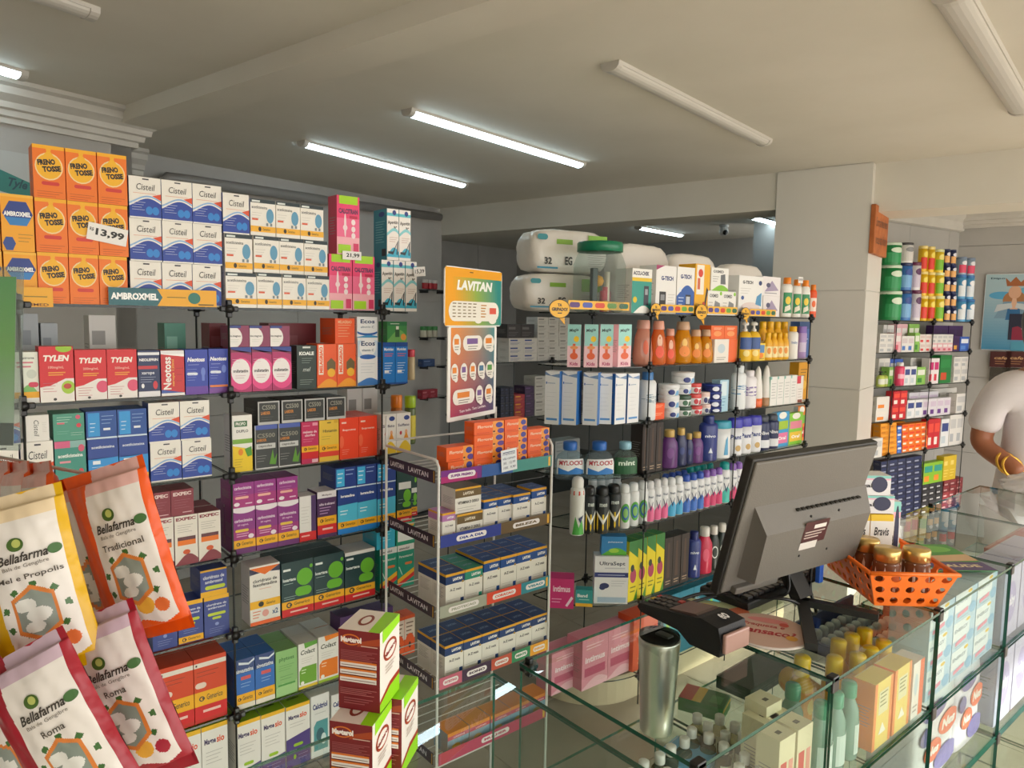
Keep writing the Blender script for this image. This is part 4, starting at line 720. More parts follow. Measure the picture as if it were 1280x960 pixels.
run(RK, z, 'lavp', 1, 553, 570, 641, 'on the '+w, .075, off=.012); a = run(RK, z, 'lavm', 1, 571.5, 604, 641, 'under its twin, '+w, .075, off=.012); run(RK, a, 'lavm', 1, 569, 602, 609, 'on its twin, '+w, .075, off=.02)
run(RK, z, 'lavb', 2, 604.5, 641, 622, w, .075, 2, off=.02); run(RK, z, 'lavb', 1, 641.5, 663, 617, 'taller, '+w, .075, 2, off=.012); run(RK, z, 'lavb', 1, 664, 683, 610, 'by the right post, '+w, .075, 1, off=.012)
z = RZ[2]-.031; w = 'third rack tier'
run(RK, z, 'lavn', 1, 557, 581, 716, 'on the '+w, .075, 2, off=.012); run(RK, z, 'lavg', 1, 581.5, 604, 710, 'on the '+w, .075, 2, off=.012); run(RK, z, 'lavb', 4, 604.5, 684, 692, w, .075, 2, off=.012)
z = RZ[3]-.031; w = 'fourth rack tier'
run(RK, z, 'lavn', 6, 556, 684, 787, w, .075, 2, off=.012)
tm('bluefruit', 'pale blue child vitamin carton with orange band', '#7fa6bd', [('r',0,.84,1,1,'#e28a3a'),('r',0,.66,1,.84,'#c24a6a'),('t','LAVITAN',.55,.74,.5,.07,'#f0dfe4'),('e',.4,.3,.2,.14,'#c9a24a'),('e',.7,.2,.14,.1,'#b0624a')], name='vitamin_box')
run(RK, RZ[4]-.031, 'bluefruit', 5, 560, 684, 892, 'fifth rack tier', .075, 1, off=.012)
# ================================================================== toiletries shelving
G = Plane(0, 2.12, 0); ENDS[id(G)] = ('rounded end side', 'pillar side')
def rad_at(prof, z):
    for (r0, z0), (r1, z1) in zip(prof, prof[1:]):
        if z0 <= z <= z1 and z1 > z0: return r0+(r1-r0)*(z-z0)/(z1-z0)
    return prof[-1][0]
BOT = {}
def clipx(pg, x0, sgn):
    out = []
    for (ax, ay), (bx, by) in zip(pg, pg[1:]+pg[:1]):
        ia = (ax-x0)*sgn >= 0; ib = (bx-x0)*sgn >= 0
        if ia: out.append((ax, ay))
        if ia != ib: k = (x0-ax)/(bx-ax); out.append((x0, ay+(by-ay)*k))
    return out
def bt(key, desc, name, cat, prof, cap, body, capc, ey=.75, mat='plastic', label=None, it=(), capmat='plastic', cols=None): BOT[key] = dict(desc=desc, name=name, cat=cat, prof=prof, cap=cap, body=body, capc=capc, ey=ey, mat=mat, label=label, it=it, capmat=capmat, cols=cols)
def make_bottle(B, w, h):
    """an Empty with body, cap and (where it has one) label; front faces -Y, unit profile scaled to w x h"""
    t = link(B['name'], None); r = w/2; P = [(a*r, b*h) for a, b in B['prof']]; ey = B['ey']
    mb = MB(); mb.lathe(P, B['body'], 16, 0, ey, cols=B['cols']); bo = mb.build('body', B['mat'], t)
    if B['cap']:
        mb = MB(); mb.lathe([(a*r, b*h) for a, b in B['cap']], B['capc'], 14, 0, ey if B['cap'][0][0] > .7 else 1.0); mb.build('cap', B['capmat'], t)
    if B['label'] or B['it']:
        mb = MB()
        def wrap(x, z, k): rr = rad_at(P, z)*1.012+k; a = x/r; return (rr*math.sin(a), -rr*ey*math.cos(a)-.0004, z)
        if B['label']:
            z0, z1, ang, c = B['label']; n = 8; m = 4
            for i in range(n):
                for j in range(m):
                    x0 = -ang+2*ang*i/n; x1 = -ang+2*ang*(i+1)/n; a0 = (z0+(z1-z0)*j/m)*h; a1 = (z0+(z1-z0)*(j+1)/m)*h
                    mb.face([wrap(x0*r, a0, 0), wrap(x1*r, a0, 0), wrap(x1*r, a1, 0), wrap(x0*r, a1, 0)], c, 0, True)
        for q, it in enumerate(B['it']):
            kk = .0004*(q+1)
            if it[0] == 't': _, s, cx, cz, ww, hh2, c, rot = it; cs, sn = math.cos(R(rot)), math.sin(R(rot)); mb.text(s, lambda x, y: wrap((cx+0)*r+(x*ww*r*2*cs-y*hh2*h*sn), cz*h+(x*ww*r*2*sn+y*hh2*h*cs), kk), c, .03)
            else:
                if it[0] == 'e': _, cx, cz, rx, rz, c = it; pg = [(cx+rx*math.cos(2*math.pi*i/16), cz+rz*math.sin(2*math.pi*i/16)) for i in range(16)]
                else: pg, c = it[1], it[2]
                xa = min(x for x, y in pg); xb = max(x for x, y in pg); ns = max(1, int((xb-xa)/.16))
                for q2 in range(ns):                       # cut into upright strips so the print hugs the curve
                    pp = clipx(clipx(pg, xa+(xb-xa)*q2/ns, 1), xa+(xb-xa)*(q2+1)/ns, -1)
                    if len(pp) > 2: mb.face([wrap(x*r, z*h, kk) for x, z in pp], c)
        lb = mb.build('label', 'card', bo)
        if len(B['it']) > (0 if B['label'] else 1): lb['kind'] = 'stuff'
    return t
def brun(pl, zb, key, n, px0, px1, pyt, where, off=.04, deep=1, gap=.002):
    B = BOT[key]; pxm = (px0+px1)/2; h = max(pl.hit(pxm, pyt, off)[1]-zb, .02); py = pyt+20
    for _ in range(12): py += (pl.hit(pxm, py, off)[1]-(zb+h/2))*FPX/4.0
    s0 = pl.hit(px0, py, off)[0]; s1 = pl.hit(px1, py, off)[0]; w = (s1-s0)/n; src = None; grp = B['desc']+' '+where
    rd = ray(pxm, py); rd.z = 0; sth = abs(rd.normalized().dot(pl.n)); D = w*min(.95, sth*1.35) if sth < .5 else w*(max(sth, .84) if n == 1 and B['ey'] > .95 else .93)
    for k in range(deep):
        for i in range(n):
            p = pl.at(s0+w*(i+.5), off+k*(w*B['ey']+.004), zb+.0006); rz = pl.a+R(random.uniform(-4, 4)-(30 if pl is G else 12))
            if src is None: src = make_bottle(B, D-gap, h); src.location = p; src.rotation_euler = (0, 0, rz); o = src
            else: o = copyto(src, p, rz)
            tag(o, mklabel(B['desc'], where, i, n, k, pl), B['cat'], grp if n*deep > 1 else None)
    return zb+h
# profiles (radius, height) as fractions
P_SPRAY = [(.9,0),(1,.02),(1,.74),(.93,.79),(.72,.82)]; C_SPRAY = [(.74,.80),(.80,.83),(.80,.94),(.62,.985),(.3,1)]
P_SHAM = [(.85,0),(1,.03),(1,.5),(.92,.66),(.55,.80),(.5,.83)]; C_SHAM = [(.52,.81),(.56,.82),(.56,.97),(.5,1)]
P_BABY = [(.75,0),(.95,.06),(1,.25),(.86,.5),(.82,.62),(.6,.78),(.48,.84)]; C_BABY = [(.62,.80),(.66,.82),(.58,.98),(.5,1)]
P_JAR = [(.92,0),(1,.06),(1,.62),(.97,.68)]; C_JAR = [(1.0,.64),(1.03,.68),(1.03,.95),(.98,1)]
P_LOT = [(.92,0),(1,.02),(1,.76),(.85,.82),(.45,.85)]; C_LOT = [(.6,.84),(.62,.86),(.62,.98),(.55,1)]
P_TUBE = [(.75,.20),(.78,.22),(.74,.5),(.4,.9),(.12,1)]; C_TUBE = [(.76,0),(.8,.02),(.8,.2),(.74,.21)]
P_PUMP = [(.9,0),(1,.03),(1,.62),(.7,.72),(.3,.76)]; C_PUMP = [(.34,.74),(.36,.80),(.2,.82),(.16,.90),(.5,.91),(.5,.96),(.2,1)]
P_FLASK = [(.85,0),(1,.06),(1,.5),(.8,.66),(.4,.76),(.36,.80)]; C_FLASK = [(.42,.78),(.46,.80),(.46,.98),(.40,1)]
# ---- top shelf
z = ZG[0]; S = 'on the top shelf'
def pack(name, c, ex, ang, w, d, h, label, print_=True, col='#e9e4dc'):
    """soft plastic diaper pack: rounded, slightly slumped block with printed end"""
    bm = bmesh.new(); bmesh.ops.create_cube(bm, size=1); bmesh.ops.subdivide_edges(bm, edges=bm.edges[:], cuts=7, use_grid_fill=True)
    for v in bm.verts:
        x, y, q = v.co*2; rx = 1-.10*abs(q)**4-.06*abs(y)**6; ry = 1-.10*abs(q)**4-.05*abs(x)**6; rq = 1-.16*abs(x)**5-.10*abs(y)**5
        n = .025*math.sin(x*9+q*5)*math.cos(y*8+x*3)*(1-abs(q)*.3)
        v.co = Vector((x*rx*w/2*(1+n), y*ry*d/2*(1+n), (q*rq*(1+n*.6)+1)*h/2))
    mb = MB(); bm.verts.index_update(); mb.mesh([v.co.copy() for v in bm.verts], [tuple(v.index for v in f.verts) for f in bm.faces], col, 0, True); bm.free()
    t = link(name, None, None, c, ang); tag(t, label, 'diaper pack'); mb.build('wrapper', 'film', t)
    if print_:
        mb = MB(); f = Face(mb, (-w/2+.01, -d/2-.004, .02), (w-.02, 0, 0), (0, 0, h-.04), (0, -1, 0)); 
        f.draw([('o',.09,.86,.07,.08,'#2f8f9a'),('r',.28,.68,.5,.82,'#8ab83a'),('r',.72,.55,.99,.98,'#7fb832'),('t','32',.17,.2,.1,.2,'#3a3a38',0,.03),('t','EG',.45,.22,.1,.24,'#3a3a38',0,.03),('l',.72,.4,.98,6,.06,'#9a9690',.014),('r',.02,-.02,.3,.03,'#2f8fb0')])
        mb.build('print', 'card', t)['kind'] = 'stuff'
    return t
pc = lambda px, py, off: G.at(G.hit(px, py, off)[0], off, 0)
p = pc(693, 384, .37); a = pack('diaper_pack', (p.x, p.y, z+.001), 0, R(-14), .40, .2, .175, 'lower printed white diaper pack at the rounded shelf end')
p = pc(700, 384, .37); a = pack('diaper_pack', (p.x, p.y, z+.178), 0, R(-14), .40, .2, .2, 'upper printed white diaper pack at the rounded shelf end')
for i, (px, off, hh2) in enumerate([(795, .295, .345), (858, .295, .325), (921, .295, .30)]):
    p = pc(px, 384, off); pack('diaper_pack', (p.x, p.y, z+.001), 0, R(-1), .40, .10, hh2, ('plain white diaper pack behind the green-lidded jar', 'plain white diaper pack behind the glucose meter cartons', 'plain white diaper pack behind the inhaler carton')[i], False)
# big clear jar with a green lid and toys in it
s = G.hit(748, 384, .09)[0]; w = G.hit(771, 345, .09)[0]-G.hit(726, 345, .09)[0]; r = w/2; hj = G.hit(748, 303, .09)[1]-z
t = thing('candy_jar', G.at(s, .09, z), 'large clear plastic jar with green screw lid', 'jar')
mb = MB(); mb.lathe([(r*.8, 0), (r*.97, .01), (r, .03), (r, hj*.68), (r*.86, hj*.82), (r*.8, hj*.86)], '#e6ecea', 24); mb.build('body', 'clear', t)
mb = MB(); mb.lathe([(r*.84, hj*.86), (r*.88, hj*.865), (r*.88, hj*.985), (r*.84, hj)], '#127a58', 24); mb.build('lid', 'plastic', t)
def small(name, build, p, label, cat, group=None, mat='plastic', rz=0): mb = MB(); build(mb); return tag(mb.build(name, mat, None, p, rz), label, cat, group)
pj = G.at(s, .09, z+.003)
small('comb_case', lambda m: m.bbox(-.012, .02, -.01, .01, 0, hj*.62, .004, '#1d3b3a'), pj+Vector((-r*.42, -.01, 0)), 'dark green comb case inside the clear jar', 'case')
small('toy_ball', lambda m: m.lathe([(.001, 0), (.018, .006), (.025, .024), (.018, .043), (.001, .05)], '#efa51c'), pj+Vector((-r*.15, -r*.5, 0)), 'orange-yellow ball at the bottom of the clear jar', 'ball')
small('toy_ball', lambda m: m.lathe([(.001, 0), (.018, .006), (.025, .024), (.018, .043), (.001, .05)], '#e9a828'), pj+Vector((-r*.05, 0, hj*.36)), 'yellow ball in the middle of the clear jar', 'ball')
for i, (dx, c, hh2) in enumerate([(.0, '#c8304a', .3), (.22, '#d04a5e', .36), (.42, '#efe8d6', .58), (.6, '#8a2c3c', .3)]):
    small('lip_balm', lambda m: (m.tube([(0, 0, 0), (0, 0, hj*hh2)], .012, c, 8)), pj+Vector((r*dx, -r*.2+.01*i, 0)), ('red', 'pink', 'cream', 'maroon')[i]+' lip balm tube standing in the clear jar', 'lip balm')
tm('gluco', 'teal and white glucose meter carton', '#2f9a8c', [('r',0,.80,1,1,'#f0efea'),('t','ACCU-CHEK',.45,.9,.8,.09,'#2a2a4a',0,.04),('r',0,.72,1,.80,'#e8c21e'),('r',.6,.18,.85,.62,'#3b3a48'),('r',.66,.42,.8,.55,'#9aa0a8'),('wave',.05,.12,'#f0efea'),('e',.16,.3,.1,.07,'#e0c42a')], name='meter_box')
tm('gtech1', 'white glucose meter carton with black device', '#efeeec', [('t','G-TECH',.55,.74,.6,.09,'#2a3a7a',0,.05),('r',.18,.12,.5,.46,'#2c2a2c'),('r',.24,.28,.44,.4,'#8a8c90'),('wave',.02,.05,'#c9c5be'),('l',.6,.4,.95,4,.06,'#b8b6b0'),('p',[(.0,1),(.4,1),(0,.9)],'#a83a6a')], name='meter_box')
tm('gtech2', 'blue and white glucose meter carton', '#efeeec', [('wave',.48,.14,'#2f5fb0'),('t','G-TECH',.5,.80,.62,.09,'#2a3a7a',0,.05),('r',.5,.08,.8,.42,'#2a2c34'),('r',.54,.22,.76,.38,'#c5ccd4'),('e',.18,.52,.08,.05,'#e8eef6'),('l',.1,.34,.4,3,.07,'#bcd0ee',.02)], name='meter_box')
tm('yellowthermo', 'yellow carton with red spot and device picture', '#f0b21c', [('r',.1,.4,.6,.98,'#f4ede0'),('e',.36,.82,.16,.08,'#d8402c'),('r',.16,.5,.34,.72,'#d46a4a'),('p',[(.62,.1),(.8,.55),(.9,.5),(.72,.05)],'#2c2a2a'),('e',.62,.2,.1,.06,'#c43a2a')], name='device_box')
tm('smallgreen', 'small white device carton with lime corner', '#eeeeea', [('t','OXIMED',.42,.84,.6,.12,'#44484c',0,.03),('p',[(.55,.3),(.85,.3),(.8,.75),(.55,.7)],'#6a6e72'),('wave',.1,.16,'#8ac83a'),('l',.1,.6,.45,3,.1,'#b8b8b4',.03)], name='device_box')
tm('smallwhite', 'small white device carton with lime dot', '#eeeeea', [('t','OXIMED',.42,.8,.6,.14,'#44484c',0,.03),('p',[(.4,.1),(.9,.1),(.85,.5),(.5,.6)],'#8a8e92'),('e',.9,.9,.08,.08,'#8ac83a'),('l',.06,.5,.35,3,.12,'#b8b8b4',.03)], name='device_box')
tm('nebul', 'large white inhaler carton with pale blue picture', '#efefed', [('t','G-TECH',.36,.84,.42,.08,'#3c4046',0,.05),('e',.5,.2,.4,.15,'#e4d6d2'),('p',[(.7,.3),(.95,.25),(.95,.6),(.75,.5)],'#5a9ac6'),('l',.06,.68,.5,3,.06,'#bcbab6'),('e',.88,.84,.07,.06,'#3c4a7a'),('e',.16,.45,.06,.05,'#3c5a9a')], name='device_box')
tm('whitelil', 'white carton with lilac picture', '#ece8ea', [('p',[(.1,.2),(.5,.8),(.9,.3)],'#a89ab8'),('l',.1,.12,.8,1,.1,'#8a8a98',.04),('e',.3,.55,.12,.12,'#5a5a7a')], name='device_box')
run(G, z, 'gluco', 1, 790, 815, 336, S, .10); run(G, z, 'gtech1', 1, 820, 845.5, 332, S, .10); run(G, z, 'gtech2', 1, 846, 868, 334, S, .08); run(G, z, 'yellowthermo', 1, 868.5, 887, 330, S, .10)
a = run(G, z, 'smallwhite', 2, 884.5, 920, 364, 'under the lime corner carton', .08, off=.006); run(G, a, 'smallgreen', 1, 889, 911, 335, 'topping the lime dot cartons', .08)
run(G, z, 'nebul', 1, 923.5, 953.5, 345, S, .12, off=.006); a = run(G, z, 'whitelil', 1, 954, 975, 370, 'lower of two', .10); run(G, a, 'whitelil', 1, 954, 976, 346, 'upper of two', .10)
bt('suncr', 'white and green sunscreen bottle with orange cap', 'sunscreen_bottle', 'bottle', P_LOT, C_LOT, '#efeee8', '#f08a1c', .6, label=(.1,.62,.9,'#2f8f5a'), it=[('e',0,.42,.5,.1,'#f0d23c'),('p',[(-.6,.12),(.6,.2),(.4,.32),(-.5,.26)],'#e8e4d0')])
bt('sunor', 'orange sunscreen bottle with white cap', 'sunscreen_bottle', 'bottle', P_LOT, C_LOT, '#ee5a26', '#f0861e', .6, label=(.2,.6,.9,'#f7e3d4'), it=[('e',0,.42,.5,.1,'#f06a2c')])
brun(G, z, 'suncr', 1, 977, 989, 347, 'beside the lilac cartons'); brun(G, z, 'suncr', 2, 990, 1011, 350, 'in the middle of the row', .045); brun(G, z, 'suncr', 1, 1006, 1012, 357, 'next to the orange one', .12); brun(G, z, 'sunor', 1, 1011.5, 1020, 356, S, .12)
flat_tag('price_tag', G, 1001, 350, .05, .034, .0, [('t','59,90',.5,.5,.8,.5,K,0,.02)], '#efedea', 'small white price tag above the sunscreen bottles', 'price tag')
for i, (x0, x1, y) in enumerate([(712, 788, 382), (826, 868, 386), (885, 922, 388), (938, 970, 391)]):
    s0 = G.hit(x0, y, -.012)[0]; s1 = G.hit(x1, y, -.012)[0]
    it = [('o', .1+q*.2, .5, .08, .3, ('#5a3a7c', '#4a5ab0', '#d8452a', '#6aa83c', '#2f6a4a')[q]) for q in range(5)]
    flat_tag('shelf_talker', G, (x0+x1)/2, y, s1-s0, .036, -.012, it, '#efb83a', 'yellow shelf strip with five colour pills '+('beneath the clear jar', 'beneath the glucose meter cartons', 'beneath the small device cartons', 'beneath the inhaler carton')[i], 'shelf strip')
for i, (x, y, w) in enumerate([(699.5, 386, 27), (820, 387, 13), (877, 390, 15), (932, 392, 11)]):
    s0 = G.hit(x-w/2, y, -.016)[0]; s1 = G.hit(x+w/2, y, -.016)[0]; ww = max(s1-s0, .062); zz = G.hit(x, y, -.016)[1]
    mb = MB(); hh2 = ww*.8 if i == 0 else ww*1.0
    out = [(ww/2*math.cos(q*2*math.pi/24), hh2/2*.8*math.sin(q*2*math.pi/24)) for q in range(24)]; tail = [(-ww*.02, -hh2*.38), (ww*.24, -hh2*.36), (ww*.26, -hh2*.66)]
    mb.prism(out, lambda a, b, q: (a, q, b), .0004, .002, '#1d1c18'); mb.prism(tail, lambda a, b, q: (a, q, b), .0004, .002, '#e9a91e')
    mb.face([(a*.93, 0, b*.93) for a, b in out], '#efb42a')
    f = Face(mb, (-ww/2, 0, -hh2/2), (ww, 0, 0), (0, 0, hh2), (0, -1, 0)); f.k = 1; f.text('TA', .5, .66, .2, .13, K, 0, .05); f.text('GRIPADO?', .5, .48, .74, .15, K, 0, .05); f.lines(.4, .3, .6, 1, .1, K, .04)
    o = mb.build('speech_bubble_sign', 'card', None, G.at((s0+s1)/2, -.016, zz)); tag(o, 'yellow speech bubble sign '+('hanging below the diaper packs', 'below the first glucose meter carton', 'below the small device cartons', 'beside the inhaler carton strip')[i], 'sign')
# ---- second shelf
z = ZG[1]; S = 'on the second shelf'
tm('kids', 'pink and mint children shampoo carton with orange flask', '#f2c9cf', [('r',0,.5,1,1,'#9fd8d0'),('t','Magia',.46,.86,.7,.09,'#2c3a3a',8,.02,.2),('e',.66,.66,.2,.07,'#f3c81c'),('r',.4,.3,.6,.55,'#e8663a'),('e',.5,.26,.3,.08,'#e8663a'),('e',.5,.46,.3,.04,'#f0a060'),('t','Kids',.5,.08,.6,.08,'#c2567a',0,.03)], name='shampoo_box')
for i, (x0, x1, off) in enumerate([(709.5, 726, .10), (730.5, 747.5, .055), (750.5, 767, .03), (773, 789.5, .012)]):
    run(G, z, 'kids', 1, x0, x1, 405.5, ('first at the rounded end', 'second from the rounded end', 'third from the rounded end', 'beside the peach bottles')[i], .05, off=off, yaw=(-46, -42, -38, 0)[i])
bt('peach', 'peach baby shampoo bottle with pink cap', 'shampoo_bottle', 'bottle', P_BABY, C_BABY, '#f09a74', '#e8a48c', .6, 'tint', it=[('e',0,.4,.3,.2,'#f0b494'),('e',0,.3,.4,.12,'#e86a3a')])
bt('peachbig', 'large peach baby shampoo bottle', 'shampoo_bottle', 'bottle', P_BABY, C_BABY, '#e8a48c', '#dca392', .6, 'tint', it=[('e',.1,.4,.3,.16,'#e0643c')])
bt('orangeb', 'orange baby shampoo bottle', 'shampoo_bottle', 'bottle', P_BABY, C_BABY, '#ee7a38', '#e0a08a', .6, 'tint', it=[('e',0,.55,.35,.14,'#f0c0a4'),('e',0,.3,.5,.14,'#f0522c')])
bt('amber', 'amber baby shampoo bottle', 'shampoo_bottle', 'bottle', P_BABY, C_BABY, '#eea012', '#cfa88a', .6, 'tint', it=[('e',0,.5,.3,.1,'#f6c86a'),('e',0,.3,.55,.13,'#f08a22')])
brun(G, z, 'peachbig', 1, 794, 813, 400, S, .06); brun(G, z, 'orangeb', 1, 814.5, 830.5, 401, 'beside the large peach one', .035); brun(G, z, 'orangeb', 1, 831, 843, 411, 'small, next to the amber bottles', .035)
brun(G, z, 'amber', 1, 844, 862, 402, 'tallest of three', .05); brun(G, z, 'amber', 2, 862.5, 888.5, 412, 'of the small pair', .035)
tm('orangesoap', 'orange soap carton', '#ec6a2c', [('e',.5,.4,.3,.2,'#f29a5a'),('l',.2,.8,.8,2,.1,'#f8c8a4',.04)], name='soap_box')
tm('whitesoap', 'white and orange soap carton', '#ece6de', [('r',.62,0,1,1,'#ee6a30'),('e',.3,.6,.16,.2,'#c4d4dc'),('l',.1,.2,.5,2,.08,'#a8a29a',.03)], name='soap_box')
a = run(G, z, 'whitesoap', 1, 893, 921.5, 424, S, .08, off=.006); run(G, a, 'orangesoap', 2, 889, 921.5, 407, 'on the white soap carton', .07)
bt('pumpy', 'yellow oil bottle with white pump and blue label', 'oil_bottle', 'bottle', P_PUMP, C_PUMP, '#efbf2a', '#e9e6e0', .8, label=(.3,.6,1.0,'#3a5a9a'), it=[('e',0,.2,.5,.08,'#f6e08a')])
bt('yel', 'small yellow bottle with yellow cap', 'lotion_bottle', 'bottle', P_SHAM, C_SHAM, '#edb01e', '#f0b81c', .7, label=(.1,.5,.9,'#f4e2a4'), it=[('e',0,.34,.4,.12,'#e8922a')])
bt('whityel', 'white cologne bottle with yellow cap', 'cologne_bottle', 'bottle', P_LOT, C_LOT, '#ecebe6', '#f0b81c', .7, it=[('t','baby',0,.5,.6,.1,'#8a9ac0',0)])
bt('lilacblue', 'lilac lotion bottle with purple cap', 'lotion_bottle', 'bottle', P_LOT, [(.9,.78),(.94,.8),(.94,.98),(.9,1)], '#b79ad2', '#8a6ac0', .7, label=(.2,.5,.8,'#d9cbe8'))
brun(G, z, 'pumpy', 2, 925, 947, 402, S, .035); tm('yelcart', 'small yellow bath carton with sun picture', '#f0cf4a', [('r',.1,.45,.9,.9,'#5a8ac0'),('e',.5,.3,.3,.16,'#f08a2a'),('l',.1,.1,.9,1,.1,'#a87a1c',.04)], name='soap_box')
run(G, z, 'yelcart', 1, 946, 957, 429, S, .05, off=.01); brun(G, z, 'yel', 4, 956, 984, 416, 'front row, second shelf', .03); brun(G, z, 'yel', 4, 948, 984, 402, 'back row, second shelf', .09)
brun(G, z, 'whityel', 1, 984.5, 996.5, 408, S, .03); brun(G, z, 'lilacblue', 1, 997, 1007, 408, S, .05)
tm('bluecart', 'blue hair-care carton with white corner', '#4a6aa8', [('r',0,.8,1,1,'#33507f'),('l',.2,.5,.8,3,.1,'#b0c0dc',.03)], name='shampoo_box'); run(G, z, 'bluecart', 1, 999, 1013, 402, 'behind the lilac bottle', .06, off=.09)
# ---- third shelf
z = ZG[2]; S = 'on the third shelf'
tm('blwhite', 'tall white skincare carton with blue foot line', '#eceef0', [('p',[(0,.93),(1,.88),(1,.96),(.4,.92),(0,.99)],'#7a9ac4'),('r',.06,.76,.14,.80,'#2a6ab8'),('l',.18,.77,.7,1,.05,'#8aa4c4',.012),('l',.12,.6,.8,5,.08,'#d2d6da',.006),('r',.12,.08,.88,.12,'#5a9ad8')], name='skincare_box')
for i, (x0, x1, off, yt) in enumerate([(681, 700, .17, 464), (702, 721, .12, 464), (729, 747.5, .06, 466), (749, 765, .045, 467), (769, 783, .012, 467), (784.5, 799, .008, 467)]):
    run(G, z, 'blwhite', 1, x0, x1, yt, ('first at the rounded end', 'second from the rounded end', 'third from the rounded end', 'fourth from the rounded end', 'fifth from the rounded end', 'beside the blue-capped lotion')[i], .075, off=off, yaw=(-64, -62, -58, -46, 0, 0)[i])
bt('lotblue', 'white lotion bottle with blue cap', 'lotion_bottle', 'bottle', P_LOT, C_LOT, '#e4e8ea', '#3f7ab8', .7, it=[('t','lotion',.2,.45,.5,.5,'#8aa0b0',90)]); brun(G, z, 'lotblue', 1, 800.5, 817, 465, S, .035)
tm('orangebox', 'small orange cream carton', '#f05a22', [('l',.15,.7,.85,2,.2,'#f7b48e',.06)], name='cream_box'); a = run(G, z, 'orangebox', 1, 815, 831, 514, 'lower of two', .05, off=.006); run(G, a, 'orangebox', 1, 815, 831, 504.5, 'upper of two', .05, off=.006)
def creamjar(key, desc, cap, dot): bt(key, desc, 'cream_jar', 'cream jar', [(.9,0),(1,.08),(1,.6),(.98,.66)], [(1.0,.62),(1.04,.66),(1.04,.95),(1.0,1)], '#eceef0', cap, 1.0, it=[('e',-.05,.34,.34,.24,dot),('p',[(.3,.06),(.8,.1),(.8,.5),(.45,.44)],'#7ab4e0' if dot == '#1f2f7a' else dot)])
creamjar('jarw', 'white cream jar with navy dot', '#e6e8ea', '#1f2f7a'); creamjar('jarr', 'white cream jar with red lid', '#d8504e', '#c4323c'); creamjar('jarg', 'dark green cream jar', '#3f5a4a', '#3a6a4c'); creamjar('jarp', 'pale pink cream jar', '#e8cfc8', '#2a2f6a')
a = brun(G, z, 'jarw', 1, 829, 846, 509, 'lowest of its column', .035); brun(G, z, 'jarg', 1, 846.5, 861.5, 508, 'lowest of its column', .035); brun(G, z, 'jarr', 1, 862, 875, 507, 'lowest of its column', .035); brun(G, z, 'jarp', 1, 875.5, 886, 505, 'lowest of its column', .035)
b = brun(G, a, 'jarw', 1, 826, 845.5, 494, 'middle of its column', .035); brun(G, a, 'jarg', 1, 846, 861, 494, 'middle of its column', .035); brun(G, a, 'jarr', 1, 861.5, 874, 492, 'middle of its column', .035); brun(G, a, 'jarp', 1, 874.5, 885, 490, 'upper of its column', .035)
c2 = brun(G, b, 'jarw', 1, 826, 845.5, 480, 'under the topmost jar', .035); brun(G, b, 'jarw', 1, 846, 861, 480, 'over the green jars', .035); brun(G, b, 'jarr', 1, 861.5, 874, 479, 'topmost red one', .035); brun(G, c2, 'jarw', 1, 843, 864, 465, 'crowning the whole stack', .035)
bt('navyjar', 'navy blue cream tin', 'cream_tin', 'cream tin', [(.9,0),(1,.1),(1,.8)], [(1.02,.7),(1.03,.95),(.98,1)], '#1f2c70', '#26388a', 1.0, it=[('e',0,.4,.4,.3,'#dfe4f0')])
a = z
for q, nm in enumerate(('lowest', 'second', 'third', 'topmost')): a = brun(G, a, 'navyjar', 1, 881, 898, 508-q*9.5, nm+' of the navy column', .05)
tm('ltblue', 'pale blue tube carton', '#a9cfe2', [('r',.2,.5,.8,.95,'#d4e6ee'),('l',.3,.4,.7,3,.1,'#5a8ab0',.02)], name='tube_box'); run(G, z, 'ltblue', 1, 900, 911, 475, S, .05)
bt('whitetall', 'slim white lotion bottle with blue script', 'lotion_bottle', 'bottle', P_LOT, C_LOT, '#e6ebee', '#d9e0e4', .7, it=[('t','fluido',0,.45,.6,.5,'#6a9ac4',90)]); bt('whitelil2', 'slim white lotion bottle with lilac script', 'lotion_bottle', 'bottle', P_LOT, C_LOT, '#ebe8ec', '#e4e0e6', .7, it=[('t','creme',0,.45,.6,.45,'#8a7ab0',90)])
brun(G, z, 'whitetall', 1, 917, 929, 457, S, .035); brun(G, z, 'whitelil2', 1, 930, 942, 463, S, .035)
bt('tubeor', 'upright white tube with orange cap', 'cream_tube', 'tube', P_TUBE, C_TUBE, '#ebe9e4', '#ee6a30', .8); bt('tubebr', 'upright white tube with tan cap', 'cream_tube', 'tube', P_TUBE, C_TUBE, '#ebe9e4', '#b58a64', .8)
brun(G, z, 'tubeor', 1, 942, 952, 458, S, .035); brun(G, z, 'tubebr', 1, 952.5, 962.5, 457, S, .035)
tm('whitedoc', 'white pharmacy skincare carton', '#e9e9e6', [('r',0,.9,.2,1,'#7fc0b4'),('l',.2,.75,.85,6,.1,'#b0b4b4',.02)], name='skincare_box'); run(G, z, 'whitedoc', 4, 963, 996, 470, S, .06, off=.006)
tm('redcorner', 'white skincare carton with red corner', '#ebe6e2', [('r',0,.72,.6,1,'#d83a4c'),('l',.2,.5,.85,4,.1,'#b8b0ac',.02),('r',.2,0,.9,.12,'#8a4a3c')], name='skincare_box'); run(G, z, 'redcorner', 1, 996, 1004, 470, S, .06, off=.006)
tm('goldbox', 'golden yellow sunscreen carton', '#d99a1c', [('l',.2,.8,.8,3,.08,'#7a5410',.02),('e',.5,.4,.3,.12,'#e8b84a')], name='sunscreen_box'); run(G, z, 'goldbox', 1, 998, 1011, 453, 'behind the white cartons', .06, off=.08)
